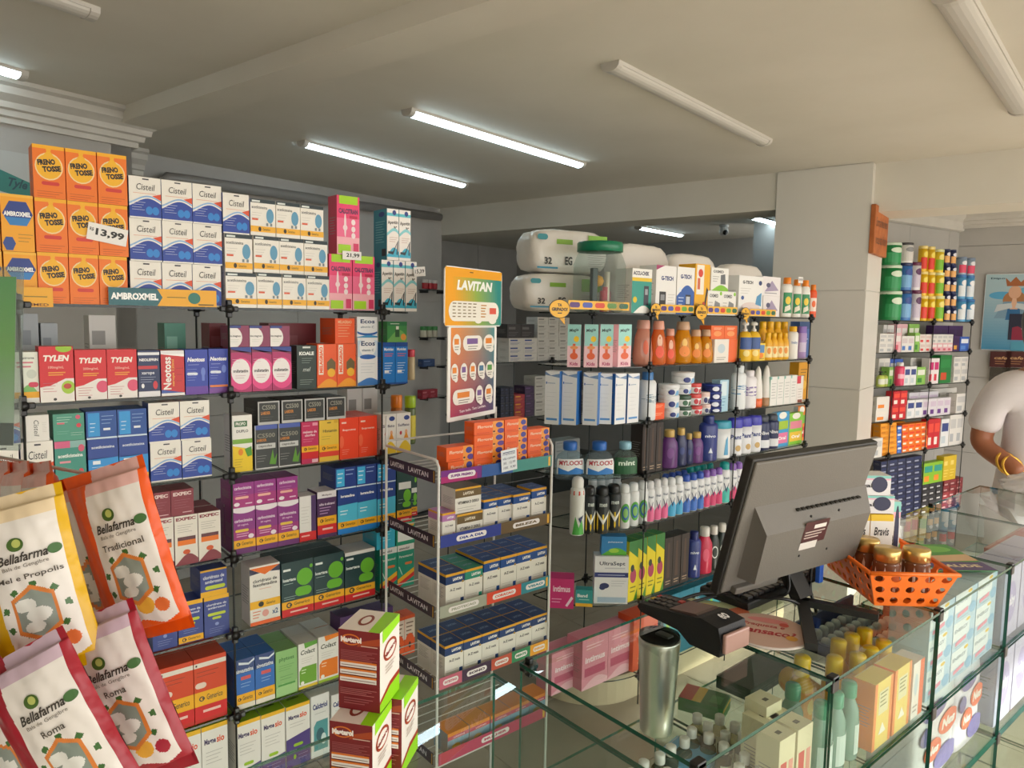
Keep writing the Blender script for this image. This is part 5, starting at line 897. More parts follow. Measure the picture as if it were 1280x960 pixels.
# ---- fourth shelf
z = ZG[3]; S = 'on the fourth shelf'
bt('mylocks', 'clear mouthwash bottle with blue cap and red name', 'mouthwash_bottle', 'bottle', P_FLASK, C_FLASK, '#d8e6ec', '#2a6ac0', .5, 'clear', label=(.16,.56,1.1,'#eef0f2'), it=[('t','MYLOCKS',0,.46,.86,.12,'#b02a3a',0),('p',[(-.95,.16),(.95,.16),(.95,.26),(.3,.34),(-.2,.24),(-.95,.34)],'#2a7ac8')])
bt('greenmouth', 'clear mouthwash bottle with green label', 'mouthwash_bottle', 'bottle', P_FLASK, C_FLASK, '#c9d8d2', '#8fc0d4', .5, 'clear', label=(.08,.56,1.1,'#1c5a34'), it=[('t','mint',0,.4,.7,.14,'#dfeee0',0)])
brun(G, z, 'mylocks', 1, 697, 727, 552, 'at the rounded end', .14); brun(G, z, 'mylocks', 1, 733.5, 763.5, 552, 'beside the green-labelled one', .06); brun(G, z, 'greenmouth', 1, 769, 793, 552, S, .04)
tm('darkdye', 'dark brown hair dye carton', '#2c2320', [('p',[(.3,.2),(.7,.2),(.6,.9),(.4,.9)],'#4a362c'),('l',.2,.12,.8,2,.05,'#a8927a',.02)], name='dye_box'); run(G, z, 'darkdye', 3, 803, 829, 529, S, .07, off=.008)
bt('purp', 'purple shampoo bottle with gold cap', 'shampoo_bottle', 'bottle', P_SHAM, C_SHAM, '#5f2f74', '#c9a860', .6, it=[('e',0,.4,.4,.14,'#7c4a90')]); bt('nav', 'slim navy shampoo bottle with gold cap', 'shampoo_bottle', 'bottle', P_SHAM, C_SHAM, '#232a58', '#c9a860', .6, it=[('e',0,.4,.4,.1,'#3a4680')])
brun(G, z, 'purp', 1, 828, 844, 537, 'large one', .035); brun(G, z, 'nav', 1, 845, 856.5, 535, 'taller one', .035); brun(G, z, 'nav', 1, 857, 865, 542, 'shorter one', .035); brun(G, z, 'purp', 1, 864.5, 876.5, 540, 'small one', .03)
bt('navtall', 'tall navy lotion bottle', 'lotion_bottle', 'bottle', P_LOT, C_SHAM, '#25357f', '#1f2f74', .6, it=[('t','nivo',0,.55,.6,.06,'#e0e6f4',0),('p',[(-.2,.18),(.25,.18),(.05,.3)],'#dfe8f4')]); brun(G, z, 'navtall', 1, 877, 893, 519, S, .035)
bt('whiteteal', 'white shampoo bottle with teal cap', 'shampoo_bottle', 'bottle', [(.9,0),(1,.05),(.95,.5),(1,.8)], [(1,.80),(1.02,.82),(.98,.97),(.9,1)], '#e6eaec', '#2f9ab4', .6, it=[('p',[(.1,.1),(.6,.1),(.5,.6),(.3,.5)],'#5aa8d4')]); brun(G, z, 'whiteteal', 1, 892.5, 909, 526, S, .035)
bt('panten', 'white shampoo bottle with royal blue cap', 'shampoo_bottle', 'bottle', [(.9,0),(1,.05),(.96,.5),(1,.74)], [(1,.74),(1.02,.76),(.96,.95),(.85,1)], '#e6e8ee', '#3a3ab0', .6, it=[('t','Pant',0,.5,.8,.12,'#3a4a8a',0),('e',.3,.2,.4,.08,'#c9a86a')]); brun(G, z, 'panten', 3, 912, 948, 521, S, .035)
bt('navwhite', 'navy and white hair bottle', 'shampoo_bottle', 'bottle', P_SPRAY, C_SPRAY, '#26315c', '#39414e', .7, label=(.08,.3,1.2,'#e0e4ea'), it=[('t','Nive',0,.5,.7,.1,'#e0e4ea',0)]); brun(G, z, 'navwhite', 2, 947, 969.5, 518, S, .035)
def blister(key, desc, c1, c2, c3): tm(key, desc, c1, [('r',.06,.1,.94,.4,c2),('r',.06,.5,.94,.74,c3),('t','Oral',.5,.25,.6,.1,'#ffffff',0,.03),('e',.5,.9,.3,.1,'#f2f2ea')], name='toothbrush_pack', cat='toothbrush pack', side='#cfd4d4')
blister('tb1', 'pink and lime toothbrush pack with blue top', '#3aa0d8', '#e87aa8', '#a8cc3a'); blister('tb2', 'yellow and lime toothbrush pack', '#8ad03a', '#f0c83a', '#e88aa0'); blister('tb3', 'orange and red toothbrush pack', '#e8862a', '#d83a3a', '#7ac04a')
run(G, z, 'tb1', 1, 970, 986, 515, S, .03, off=.02); run(G, z, 'tb2', 1, 987, 1003.5, 516, S, .03, off=.02); run(G, z, 'tb3', 1, 997, 1007, 508, S, .03, off=.06)
# ---- fifth shelf: deodorant cans
z = ZG[4]; S = 'on the fifth shelf'
def deo(key, desc, body, cap, it, lab=None): bt(key, desc, 'deodorant_can', 'deodorant', P_SPRAY, C_SPRAY, body, cap, 1.0, 'plastic', lab, it)
deo('deog', 'white deodorant can with red ring and green star', '#e6e8e4', '#ecece8', [('p',[(-.9,.02),(.9,.02),(.4,.3),(0,.14),(-.5,.34)],'#4fae4a'),('p',[(-.1,.3),(.7,.36),(.2,.22)],'#26305a')], (.70,.77,3.1,'#d8482e'))
deo('deoby', 'black and yellow deodorant can', '#20262a', '#17191b', [('p',[(-.9,.45),(0,.2),(.9,.45),(.9,.5),(0,.3),(-.9,.5)],'#e8e8e0'),('t','men',0,.62,.5,.07,'#cfd8d4',0)], (.01,.42,3.1,'#e6c222'))
deo('deowg', 'white spray can with green and blue swirl', '#e2e6e8', '#e4e8ea', [('e',0,.36,.8,.22,'#5ab04a'),('e',0,.36,.6,.16,'#2f6ab0'),('e',0,.36,.4,.11,'#8ac06a')])
def deoc(key, nm, cap, c): deo(key, 'white deodorant can with '+nm, '#e8eaee', cap, [('p',[(-.9,.02),(.9,.02),(.8,.3),(.2,.42),(-.8,.24)],c),('p',[(-.5,.5),(0,.26),(.5,.5),(.4,.5),(0,.34),(-.4,.5)],'#2a3060'),('t','fresh',0,.62,.5,.06,'#7a8498',0)])
deoc('deopk', 'pink base', '#dcdce0', '#e86a9c'); deoc('deosk', 'sky blue base', '#e2e6ea', '#4fb0e2'); deoc('deobl', 'blue cap and band', '#3458b8', '#3f72cc'); deoc('deolp', 'purple cap', '#8a62b8', '#d8487a'); deoc('deotl', 'teal cap', '#1fa09c', '#4fbeb4')
brun(G, z, 'deog', 1, 713.5, 729.5, 596, S, .09); brun(G, z, 'deoby', 1, 730, 743.5, 607, 'beside the red-ringed can', .07); brun(G, z, 'deoby', 2, 744.5, 773.5, 606, S, .045)
brun(G, z, 'deowg', 3, 774.5, 807.5, 603, S, .035); brun(G, z, 'deopk', 3, 807.5, 833.5, 599, S, .03); brun(G, z, 'deosk', 2, 834, 852, 596, S, .03); brun(G, z, 'deobl', 3, 852.5, 878, 591, S, .03); brun(G, z, 'deolp', 3, 878, 901, 586, S, .03); brun(G, z, 'deotl', 1, 899.5, 910, 577, S, .03); brun(G, z, 'deolp', 2, 911, 926, 578, 'at the far end', .03)
brun(G, z, 'deowg', 4, 735, 775, 594, 'in the back row', .17); brun(G, z, 'deobl', 4, 828, 858, 590, 'in the back row', .16); brun(G, z, 'deotl', 4, 858, 890, 581, 'in the back row', .16)
# ---- sixth shelf
z = ZG[5]; S = 'on the sixth shelf'
tm('ultras', 'white first-aid carton with navy stripe', '#e6e6e8', [('t','UltraSept',.52,.84,.76,.10,'#33364e',0,.02),('l',.3,.74,.9,1,.1,'#c4c4cc',.02),('r',0,.56,1,.66,'#2a3478'),('l',.1,.6,.9,1,.1,'#b8bee0',.015),('e',.3,.38,.14,.06,'#2c3568'),('e',.24,.34,.09,.05,'#2c3568'),('r',.1,.03,.95,.14,'#a9c0d4'),('l',.5,.48,.95,3,.05,'#b8b8c0')], name='first_aid_box')
tm('bluegrass', 'blue carton with green splash', '#2f86c4', [('wave',.18,.22,'#5fb83a'),('t','Johnsons',.55,.7,.6,.09,'#e4eef4',0,.02),('e',.5,.25,.2,.12,'#a8d84a')], name='cotton_box')
a = run(G, z, 'ultras', 1, 743, 784.5, 696, S, .07, off=.05, yaw=-40); run(G, a, 'bluegrass', 1, 752, 783, 671, 'on the white first-aid carton', .06, off=.055, yaw=-40)
tm('intim', 'magenta pad carton with white script', '#c92a72', [('t','intimus',.5,.66,.7,.2,'#f4d4e4',0,.03),('p',[(.66,.1),(.9,.42),(.98,.36),(.74,.06)],'#ecd0e0'),('l',.1,.3,.5,2,.1,'#eaa0c4',.03)], name='pad_box'); run(G, z, 'intim', 1, 687, 717, 724, S, .09, off=.15, yaw=-45)
tm('tealyel', 'small teal carton with yellow foot', '#2f9a98', [('r',0,0,1,.2,'#e8b42a'),('t','Band',.4,.66,.6,.2,'#e4f0ee',0,.03),('l',.2,.4,.8,1,.1,'#9ad0cc',.05)], name='plaster_box'); run(G, z, 'tealyel', 1, 720, 741, 738, S, .05, off=.10, yaw=-45)
tm('yelgrn', 'yellow and green insecticide carton', '#e3cf1e', [('p',[(0,1),(1,1),(1,.7),(0,.86)],'#2f7a34'),('p',[(0,0),(.6,0),(1,.2),(1,.08),(1,0)],'#4a8a2a'),('e',.5,.42,.34,.12,'#a83a5a'),('e',.4,.55,.2,.06,'#2a3a2a'),('l',.2,.22,.8,2,.07,'#7a7a14',.02)], name='repellent_box'); run(G, z, 'yelgrn', 4, 786, 830, 672, S, .08, off=.012)
run(G, z, 'darkdye', 3, 831, 861, 670, S, .08, off=.012)
bt('redb', 'crimson shampoo bottle with white cap', 'shampoo_bottle', 'bottle', P_SHAM, C_SHAM, '#c8214a', '#e4e2de', .6, it=[('e',0,.42,.4,.14,'#e05a78')]); bt('blk', 'black shampoo bottle with white cap and script', 'shampoo_bottle', 'bottle', P_SHAM, C_SHAM, '#16241e', '#e4e2de', .6, it=[('e',0,.42,.55,.14,'#dfe6e2'),('e',0,.42,.42,.11,'#16241e')])
brun(G, z, 'navtall', 1, 860.5, 873, 664, S, .035); brun(G, z, 'redb', 1, 873, 887, 659, S, .035); brun(G, z, 'blk', 2, 886.5, 907, 656, S, .035)
tm('tealbox2', 'teal dental carton', '#1f7a94', [('r',.1,.3,.9,.7,'#4ab0c0'),('e',.3,.5,.12,.2,'#a8d84a')], name='dental_box')
run(G, ZG[6], 'tealbox2', 4, 830, 900, 735, 'on the lowest shelf', .08)
# ---- lowest shelf: pads seen through the counter glass
z = ZG[6]
tm('pinkpad', 'pink pad pack with rounded white panel', '#d88a9a', [('r',.1,.25,.9,.42,'#b84a6a'),('t','intimus',.5,.58,.76,.12,'#f2dfe4',0,.03),('wave',.1,.1,'#e8b4be'),('l',.15,.85,.8,2,.06,'#eec0ca',.02)], name='pad_pack', cat='pad pack')
run(G, z, 'pinkpad', 1, 690, 726, 812, 'lower, at the rounded end', .1, off=.10); run(G, z, 'pinkpad', 2, 728, 790, 790, 'on the lowest shelf', .1, off=.045)
tm('orpack', 'orange tissue pack', '#e0562a', [('e',.5,.5,.3,.2,'#ee8a5a'),('l',.2,.2,.8,2,.08,'#f4b48a',.03)], name='tissue_pack', cat='tissue pack'); run(G, z, 'orpack', 1, 792, 822, 768, 'on the lowest shelf', .1, off=.02)
# ================================================================== back stock seen through the gaps
def plain(key, desc, c, c2, side=None, **kw): tm(key, desc, c, [('r',.1,.62,.6,.8,c2),('l',.1,.4,.8,3,.12,c2,.03)], side=side or c, name='stock_box', **kw)
plain('grey', 'pale grey stock carton', '#d2d1cc', '#8f8e8a'); plain('greyb', 'grey-blue stock carton', '#a3acb2', '#838c94'); plain('tealst', 'green stock carton', '#3f8a74', '#7ab8a4'); plain('marst', 'maroon stock carton', '#7c3038', '#8a4a50')
z = ZL[1]
for key, x0, x1, yt, w in [('greyb', 52, 74, 404, 'behind the green-spot fever carton'), ('greyb', 25, 50, 392, 'behind the white and green carton'), ('grey', 112, 146, 394, 'behind the fever drops cartons'), ('tealst', 206, 233, 404, 'behind the cough cartons'), ('marst', 262, 284, 404, 'behind the blue cough cartons'), ('marst', 336, 396, 404, 'behind the dark green herbal carton')]:
    run(L, z, key, 1, x0, x1, yt, w, .08, off=.19)
run(L, ZL[2], 'grey', 2, 434, 472, 484, 'behind the orange-red cartons', .08, off=.2); run(L, ZL[5], 'grey', 3, 300, 400, 800, 'behind the sixth-shelf row', .08, off=.2)
STK = Plane(0, 3.15, 0); ENDS[id(STK)] = ('sign side', 'pillar side')
ZS = [STK.hit(650, y)[1] for y in (452, 522, 600)]
shelving('stock_shelving', 'dark glass stock shelving behind the toiletries', 0, 3.15, [STK.hit(608, 450)[0], STK.hit(690, 450)[0], STK.hit(830, 450)[0], STK.hit(930, 450)[0]], ZS, .35)
plain('bl3', 'white stock carton with blue side', '#dedcd8', '#2f4f9a'); plain('navst', 'small navy stock carton', '#20263f', '#3a4468'); plain('redyel', 'red and yellow stock carton', '#b02a3c', '#e8a52a'); plain('purst', 'dark purple stock carton', '#3c2450', '#6a4a80'); plain('yelst', 'yellow stock carton', '#d8b82a', '#efd874'); plain('dk', 'charcoal stock carton', '#3a383a', '#6a686a')
a = ZS[0]
for q in range(3): a = run(STK, a, 'bl3', 2, 636, 672, 442-q*10, ('lowest', 'middle', 'topmost')[q]+' row by the sign', .1, hh=.045)
run(STK, a, 'dk', 2, 634, 668, 400, 'over the blue-sided cartons', .1, hh=.08)
a = ZS[0]
for q in range(6): a = run(STK, a, 'grey', 3, 672, 712, 440-q*10, 'row %s of the pile behind the mint cartons' % ('one', 'two', 'three', 'four', 'five', 'six')[q], .1, hh=.043)
a = ZS[1]
for q in range(3): a = run(STK, a, 'redyel', 1, 643, 656, 500, ('lowest', 'middle', 'topmost')[q]+' of its pile', .1, hh=.045); 
a = ZS[1]
for q in range(4): a = run(STK, a, 'purst', 1, 656.5, 668, 500, ('lowest', 'second', 'third', 'topmost')[q]+' of its pile', .1, hh=.045)
a = ZS[1]
for q in range(5): a = run(STK, a, 'grey', 1, 668.5, 684, 500, ('lowest', 'second', 'third', 'fourth', 'topmost')[q]+' beside the purple pile', .1, hh=.047)
a = ZS[1]
for q in range(4): a = run(STK, a, 'navst', 3, 626, 642.5, 500, 'tier %s beside the red and yellow pile' % ('one', 'two', 'three', 'four')[q], .1, hh=.045)
a = ZS[2]
for q in range(4): a = run(STK, a, 'greyb', 2, 694, 725, 560, 'tier %s behind the mouthwash' % ('one', 'two', 'three', 'four')[q], .1, hh=.05)
for x0, x1, key in [(835, 862, 'navst'), (880, 905, 'dk'), (720, 760, 'dk'), (765, 800, 'marst')]: run(STK, ZS[1], key, 2, x0, x1, 480, 'in the stock behind the %s' % {835: 'cream jars', 880: 'tubes', 720: 'skincare cartons', 765: 'lotion bottle'}[x0], .1)
bt('lidg', 'clear supplement jar with lime lid', 'supplement_jar', 'jar', [(.92,0),(1,.05),(1,.72),(.9,.78)], [(.96,.76),(1.0,.78),(1.0,.97),(.95,1)], '#5a6a3a', '#a8cc1e', 1.0, label=(.1,.6,1.6,'#d8c83a')); bt('lido', 'amber supplement jar with orange lid', 'supplement_jar', 'jar', [(.92,0),(1,.05),(1,.72),(.9,.78)], [(.96,.76),(1.0,.78),(1.0,.97),(.95,1)], '#c8742a', '#ee8420', 1.0); bt('lidr', 'small capsule jar with red lid', 'supplement_jar', 'jar', [(.92,0),(1,.05),(1,.72),(.9,.78)], [(.96,.76),(1.0,.78),(1.0,.97),(.95,1)], '#c9b48a', '#d83a4c', 1.0)
brun(L, ZL[2], 'lidg', 1, 505, 520, 495, 'at the rounded end of the third shelf', .14); brun(L, ZL[2], 'lido', 1, 488, 503, 494, 'behind the child vitamin cartons', .13); brun(L, ZL[1], 'lidr', 1, 508, 519, 437, 'beside the bright blue cartons', .12)
# little wall shelves on the back wall
BKW = Plane(*bl(0, 4.66)[:2], 12.5)
for i, (y, lab) in enumerate([(362, 'with red pots'), (421, 'with pill bottles'), (457, 'with a blue box'), (496, 'with red boxes')]):
    s0, zz = BKW.hit(524, y); s1 = BKW.hit(549, y)[0]; t = thing('wall_shelf', BKW.at(s0, -.14, zz), 'small glass wall shelf '+lab+' on the back wall', 'shelf', rotz=BKW.a)
    glass_panel('shelf_panel', t, [(0, 0), (s1-s0, 0), (s1-s0, .15), (0, .15)], zfn, -.006, 0, 0)
    for x in (.02, s1-s0-.02): mb = MB(); mb.box(x-.006, x+.006, .05, .15, -.03, -.007, '#222222'); mb.build('bracket', 'paint', t)
bt('pot', 'small red pot', 'small_pot', 'pot', P_JAR, C_JAR, '#b02a34', '#c9c4c0', 1.0); bt('pill', 'small pale pill bottle', 'pill_bottle', 'bottle', P_JAR, C_JAR, '#c9c4b0', '#3f8a4a', 1.0)
zz = BKW.hit(536, 362)[1]; brun(BKW, zz, 'pot', 3, 528, 546, 350, 'on the upper wall shelf', -.09); zz = BKW.hit(536, 421)[1]; brun(BKW, zz, 'pill', 3, 526, 546, 408, 'on the middle wall shelf', -.09)
zz = BKW.hit(536, 457)[1]; plain('bluest', 'small blue stock carton', '#2f4a7a', '#6a84b0'); run(BKW, zz, 'bluest', 1, 528, 543, 449, 'on its own wall shelf', .06, off=-.1); zz = BKW.hit(536, 496)[1]; plain('redst', 'small red stock carton', '#a0283a', '#d07a84'); run(BKW, zz, 'redst', 2, 527, 546, 487, 'on the lowest wall shelf', .06, off=-.1)
# ================================================================== far shelving past the pillar
ENDS[id(FAR)] = ('pillar side', 'poster side')
ZF = [FAR.hit(1150, y)[1] for y in (401, 440, 481, 522, 563)]; ZF.append(ZF[-1]-.52)
shelving('glass_shelving', 'far glass shelving of milk tins and diapers beyond the pillar', FAR.o.x, FAR.o.y, [FAR.hit(x, 440)[0] for x in (1072, 1118, 1164, 1211)], ZF, .30, rotz=FAR.a)
def tin(key, desc, c, c2, c3, lid='#d9d6ce'): bt(key, desc, 'milk_tin', 'tin', [(.98,0),(1,.02),(1,.9)], [(1.02,.88),(1.02,.98),(.98,1)], c, lid, 1.0, label=(.1,.55,1.2,c2), it=[('e',0,.66,.7,.12,c3)])
tin('tgreen', 'green milk tin', '#1f8a4a', '#2f9a5a', '#d9e8d0', '#cfe0c8'); tin('tblue', 'blue milk tin with navy lid', '#3f7ac4', '#7ab0e0', '#2a4a9a', '#26305c'); tin('tpurple', 'white milk tin with plum foot', '#e4e0e4', '#d0c4d4', '#5a2a5a', '#6a2a4c')
tin('tyel', 'yellow milk tin with red sash', '#f0c21c', '#e23a26', '#f4dc5a', '#efd98a'); tin('tlime', 'yellow milk tin with lime sash', '#eed02a', '#7fc02a', '#f2e27a', '#dfe4b0'); tin('tnavy', 'navy baby food jar with peach foot', '#26305c', '#f0b46a', '#dfe0ea', '#26305c'); tin('tsky', 'sky blue cereal tin', '#5aa8da', '#e4ecf2', '#f2f4f6', '#3f7ab8'); tin('tpink', 'grey cereal tin with pink print', '#9ab0c4', '#e04a6a', '#e8e8ec', '#7a8aa0'); tin('twd', 'white supplement tin with dark lid', '#e8e6e2', '#d4cfca', '#8a8a8c', '#3c3a3c')
def ftin(rows, key, n, x0, x1, where, off=.04):
    zb = ZF[0]
    for q, yt in enumerate(rows): zb = brun(FAR, zb, key, n, x0, x1, yt, ('bottom', 'second', 'third', 'fourth', 'fifth')[q]+' row '+where, off)
ftin([364, 332, 304], 'tgreen', 1, 1103, 1121, 'beside the pillar')
zb = brun(FAR, ZF[0], 'tblue', 1, 1121, 1136.5, 363, 'bottom row', .04); zb = brun(FAR, zb, 'tblue', 1, 1122, 1137.5, 329, 'second row', .04); brun(FAR, zb, 'twd', 1, 1123, 1139, 304, 'over the blue tins', .04)
ftin([363, 328], 'tpurple', 1, 1137, 1149, 'next to the yellow tins'); ftin([370, 340, 308], 'tyel', 2, 1148.5, 1167, 'of the yellow block'); ftin([370, 341, 312], 'tlime', 1, 1167, 1178, 'of the yellow block'); ftin([384, 366, 348, 331, 312], 'tnavy', 2, 1178.5, 1194, 'of the navy stack')
zb = brun(FAR, ZF[0], 'tsky', 2, 1194.5, 1216, 374, 'bottom row', .04); zb = brun(FAR, zb, 'tsky', 2, 1195, 1216, 344, 'second row', .04); brun(FAR, zb, 'tpink', 2, 1196, 1217, 322, 'over the sky blue tins', .04)
def fb(key, desc, c, c2, c3, name='medicine_box'): tm(key, desc, c, [('r',.1,.55,.9,.85,c2),('r',.1,.12,.6,.38,c3)], name=name, side=c)
fb('f_w', 'white pot carton', '#dedcd8', '#c4c4c4', '#b0b4b8'); fb('f_pk', 'pink and white carton', '#e4b4bc', '#e8e2e0', '#d05a70'); fb('f_wb', 'white carton with blue foot', '#e2e0de', '#d4c9cc', '#4a7ac4'); fb('f_gr', 'green and white carton', '#8abf5a', '#e4e8da', '#3f8a3a'); fb('f_wr', 'white carton with red patch', '#e4dcd8', '#d8c4c0', '#d84a4a'); fb('f_gold', 'purple carton with gold panel', '#42225a', '#3a1c4c', '#e2a83a'); fb('f_bl', 'blue pack with white panel', '#3a62c0', '#e4e8f0', '#5a8ad8'); fb('f_or', 'orange carton with white strip', '#ee7a1e', '#e8461e', '#f2e4d4'); fb('f_red', 'red and white carton', '#c8202c', '#e84a3a', '#f0e4dc'); fb('f_pu', 'white carton with violet foot', '#dcd8e0', '#d0c0d4', '#6a3a8c'); fb('f_tl', 'white carton with navy squares', '#e4e6e8', '#3a4a8a', '#c4d0d8'); fb('f_wor', 'white carton with orange band', '#e6e2dc', '#e8e2da', '#ee8a2a'); fb('f_am', 'amber carton', '#e8941a', '#f0a838', '#c87812'); fb('f_nav', 'small navy carton', '#232a4a', '#2c3660', '#9aa0b8'); fb('f_ag', 'lime and orange carton', '#8ac02e', '#2f9a8a', '#f0902a'); fb('f_dk', 'small black and white carton', '#2a2a2e', '#3a3a40', '#c4c4c8'); fb('f_mr', 'small maroon carton', '#7a2a30', '#8e343a', '#c9a0a0'); fb('f_gn', 'tall green carton', '#1f7a3a', '#2a8a46', '#c84a2a'); fb('f_mg', 'white carton with magenta drops', '#e6e0e2', '#c82a72', '#d8304a')
S = 'on far second shelf'; z1 = ZF[1]
a = run(FAR, z1, 'f_w', 2, 1099, 1117.5, 428, 'lower row, far second shelf', .06); run(FAR, a, 'f_w', 2, 1100, 1118, 417, 'upper row, far second shelf', .06)
run(FAR, z1, 'f_pk', 1, 1118, 1126.5, 416, S, .06); run(FAR, z1, 'f_wb', 2, 1127, 1143, 420, S, .06); run(FAR, z1, 'f_gr', 1, 1143.5, 1149.5, 416, S, .06); a = run(FAR, z1, 'f_wr', 2, 1150, 1164, 429, 'lower row, far second shelf', .06); run(FAR, a, 'f_wr', 2, 1150, 1164.5, 418, 'upper row, far second shelf', .06)
a = run(FAR, z1, 'f_pk', 4, 1165, 1191, 429, 'lower tray row', .06); run(FAR, a, 'f_w', 4, 1165, 1191.5, 418, 'upper tray row', .06); run(FAR, z1, 'f_gold', 1, 1192, 1199.5, 420, S, .06); run(FAR, z1, 'f_bl', 1, 1200, 1211, 421, S, .06)
S = 'on far third shelf'; z1 = ZF[2]
bt('fpump', 'green soap bottle with dark cap', 'soap_bottle', 'bottle', P_PUMP, C_PUMP, '#c9d86a', '#2a2a28', .8, label=(.15,.5,1.2,'#e4e8d8')); bt('fpink', 'pink lotion bottle with white cap', 'lotion_bottle', 'bottle', P_LOT, C_LOT, '#e0406a', '#e8e6e4', .8, label=(.3,.5,1.0,'#f0b4c4'))
brun(FAR, z1, 'fpump', 2, 1097, 1111, 464, S, .04); run(FAR, z1, 'f_gr', 1, 1111.5, 1118, 459, S, .06); brun(FAR, z1, 'fpink', 1, 1118.5, 1130, 453, S, .04); run(FAR, z1, 'f_tl', 2, 1130.5, 1145.5, 458, S, .06); a = run(FAR, z1, 'f_gr', 1, 1146, 1157, 459, 'beside the magenta carton', .06)
run(FAR, z1, 'f_mg', 2, 1161, 1174, 448, S, .06); run(FAR, z1, 'f_gn', 1, 1175, 1189, 444, S, .08); a = run(FAR, z1, 'f_w', 2, 1192, 1209.5, 459, 'lower row, far third shelf', .06); run(FAR, a, 'f_w', 2, 1192.5, 1210, 446, 'upper row, far third shelf', .06); run(FAR, z1, 'f_w', 1, 1138, 1161, 447, 'lying behind the leafy cartons', .08, off=.12)
S = 'on far fourth shelf'; z1 = ZF[3]
a = run(FAR, z1, 'f_wor', 1, 1095, 1111, 512, 'lower of two', .06); run(FAR, a, 'f_wor', 1, 1096, 1112, 496, 'upper of two', .06); a = run(FAR, z1, 'f_red', 2, 1115, 1132, 507, 'lower pair', .06); run(FAR, a, 'f_red', 2, 1117, 1134, 489, 'upper pair', .06)
run(FAR, z1, 'f_tl', 2, 1134, 1153, 500, S, .06); run(FAR, z1, 'f_pu', 4, 1153.5, 1188, 498, S, .06); run(FAR, z1, 'f_wr', 2, 1178, 1194, 497, S, .06, off=.08); run(FAR, z1, 'f_w', 1, 1195, 1207, 492, S, .06); run(FAR, z1, 'grey', 3, 1150, 1195, 486, 'behind the violet-foot cartons', .06, off=.15)
S = 'on far fifth shelf'; z1 = ZF[4]; a = z1
for q in range(6): a = run(FAR, a, 'f_am', 2, 1101, 1121, 558-q*6.5, 'tier %s of the amber pile' % ('one', 'two', 'three', 'four', 'five', 'six')[q], .06, hh=.040)
a = run(FAR, z1, 'f_w', 1, 1090, 1103, 548, 'before the amber pile', .05, off=-.02)
a = z1
for q in range(4): a = run(FAR, a, 'f_bl', 1, 1121.5, 1127, 556-q*8, ('lowest', 'second', 'third', 'topmost')[q]+' beside the amber pile', .06, hh=.052)
a = z1
for q in range(4): a = run(FAR, a, 'f_or', 4, 1128, 1159, 552-q*8, 'tier %s of the orange block' % ('one', 'two', 'three', 'four')[q], .06, hh=.054)
run(FAR, z1, 'f_red', 2, 1160, 1175, 524, S, .06); run(FAR, z1, 'f_tl', 1, 1176, 1186, 524, S, .06); run(FAR, z1, 'f_w', 2, 1187, 1204, 518, 'far fifth shelf end', .06)
z1 = ZF[5]; a = z1
for q in range(10): a = run(FAR, a, 'f_nav', 5, 1101, 1152, 600, 'tier %s of the navy wall' % ('one', 'two', 'three', 'four', 'five', 'six', 'seven', 'eight', 'nine', 'ten')[q], .06, hh=.0475, jit=.4)
a = z1
for q in range(5): a2 = run(FAR, a, 'f_dk', 3, 1153, 1178, 600, 'tier %s beside the navy wall' % ('one', 'two', 'three', 'four', 'five')[q], .06, hh=.047); a3 = run(FAR, a, 'f_mr', 3, 1178.5, 1202, 600, 'tier %s at the shelf foot' % ('one', 'two', 'three', 'four', 'five')[q], .06, hh=.047); a = a2
run(FAR, a, 'f_ag', 2, 1154, 1178, 578, 'over the black cartons', .06); run(FAR, a, 'yelst', 2, 1179, 1195, 570, 'over the maroon cartons', .06)
run(FAR, ZF[1], 'f_w', 3, 1104, 1117, 408, 'on the pot cartons behind', .06, off=.09, hh=.2); run(FAR, ZF[1], 'f_pk', 2, 1119, 1134, 405, 'in the second row back', .06, off=.09); run(FAR, ZF[1], 'f_gr', 2, 1136, 1149, 405, 'in the second row back', .06, off=.09); run(FAR, ZF[1], 'f_gold', 4, 1166, 1203, 407, 'in the back row', .06, off=.09)
run(FAR, ZF[2], 'f_w', 2, 1098, 1112, 448, 'in the back row', .06, off=.09); run(FAR, ZF[2], 'f_bl', 2, 1112, 1128, 449, 'in the back row', .06, off=.09); run(FAR, ZF[3], 'f_pu', 3, 1136, 1172, 490, 'in the back row', .06, off=.09); run(FAR, ZF[4], 'f_am', 4, 1090, 1130, 529, 'in the back row', .06, off=.09)
# teal wall banner behind the syrup cartons
SW = Plane(*bl(0, 3.86)[:2], 12.5); s0, zt = SW.hit(-60, 178); s1 = SW.hit(37, 190)[0]; zb = SW.hit(0, 262)[1]
mb = MB(); mb.box(0, s1-s0, -.012, 0, 0, zt-zb, '#b9bcba'); f = Face(mb, (0, -.012, 0), (s1-s0, 0, 0), (0, 0, zt-zb), (0, -1, 0)); f.poly([(0,.62),(.5,.7),(1,.5),(1,.22),(.6,.30),(0,.45)], '#2f7f78'); f.text('Tylenol'[:4], .8, .45, .26, .2, '#24505a', -6, .03, .3); f.poly([(0,0),(1,0),(1,.06),(.4,.14),(0,.1)], '#2f7f78')
tag(mb.build('wall_banner', 'card', None, SW.at(s0, -.004, zb), SW.a), 'pale wall banner with teal sweep behind the syrup cartons', 'banner')
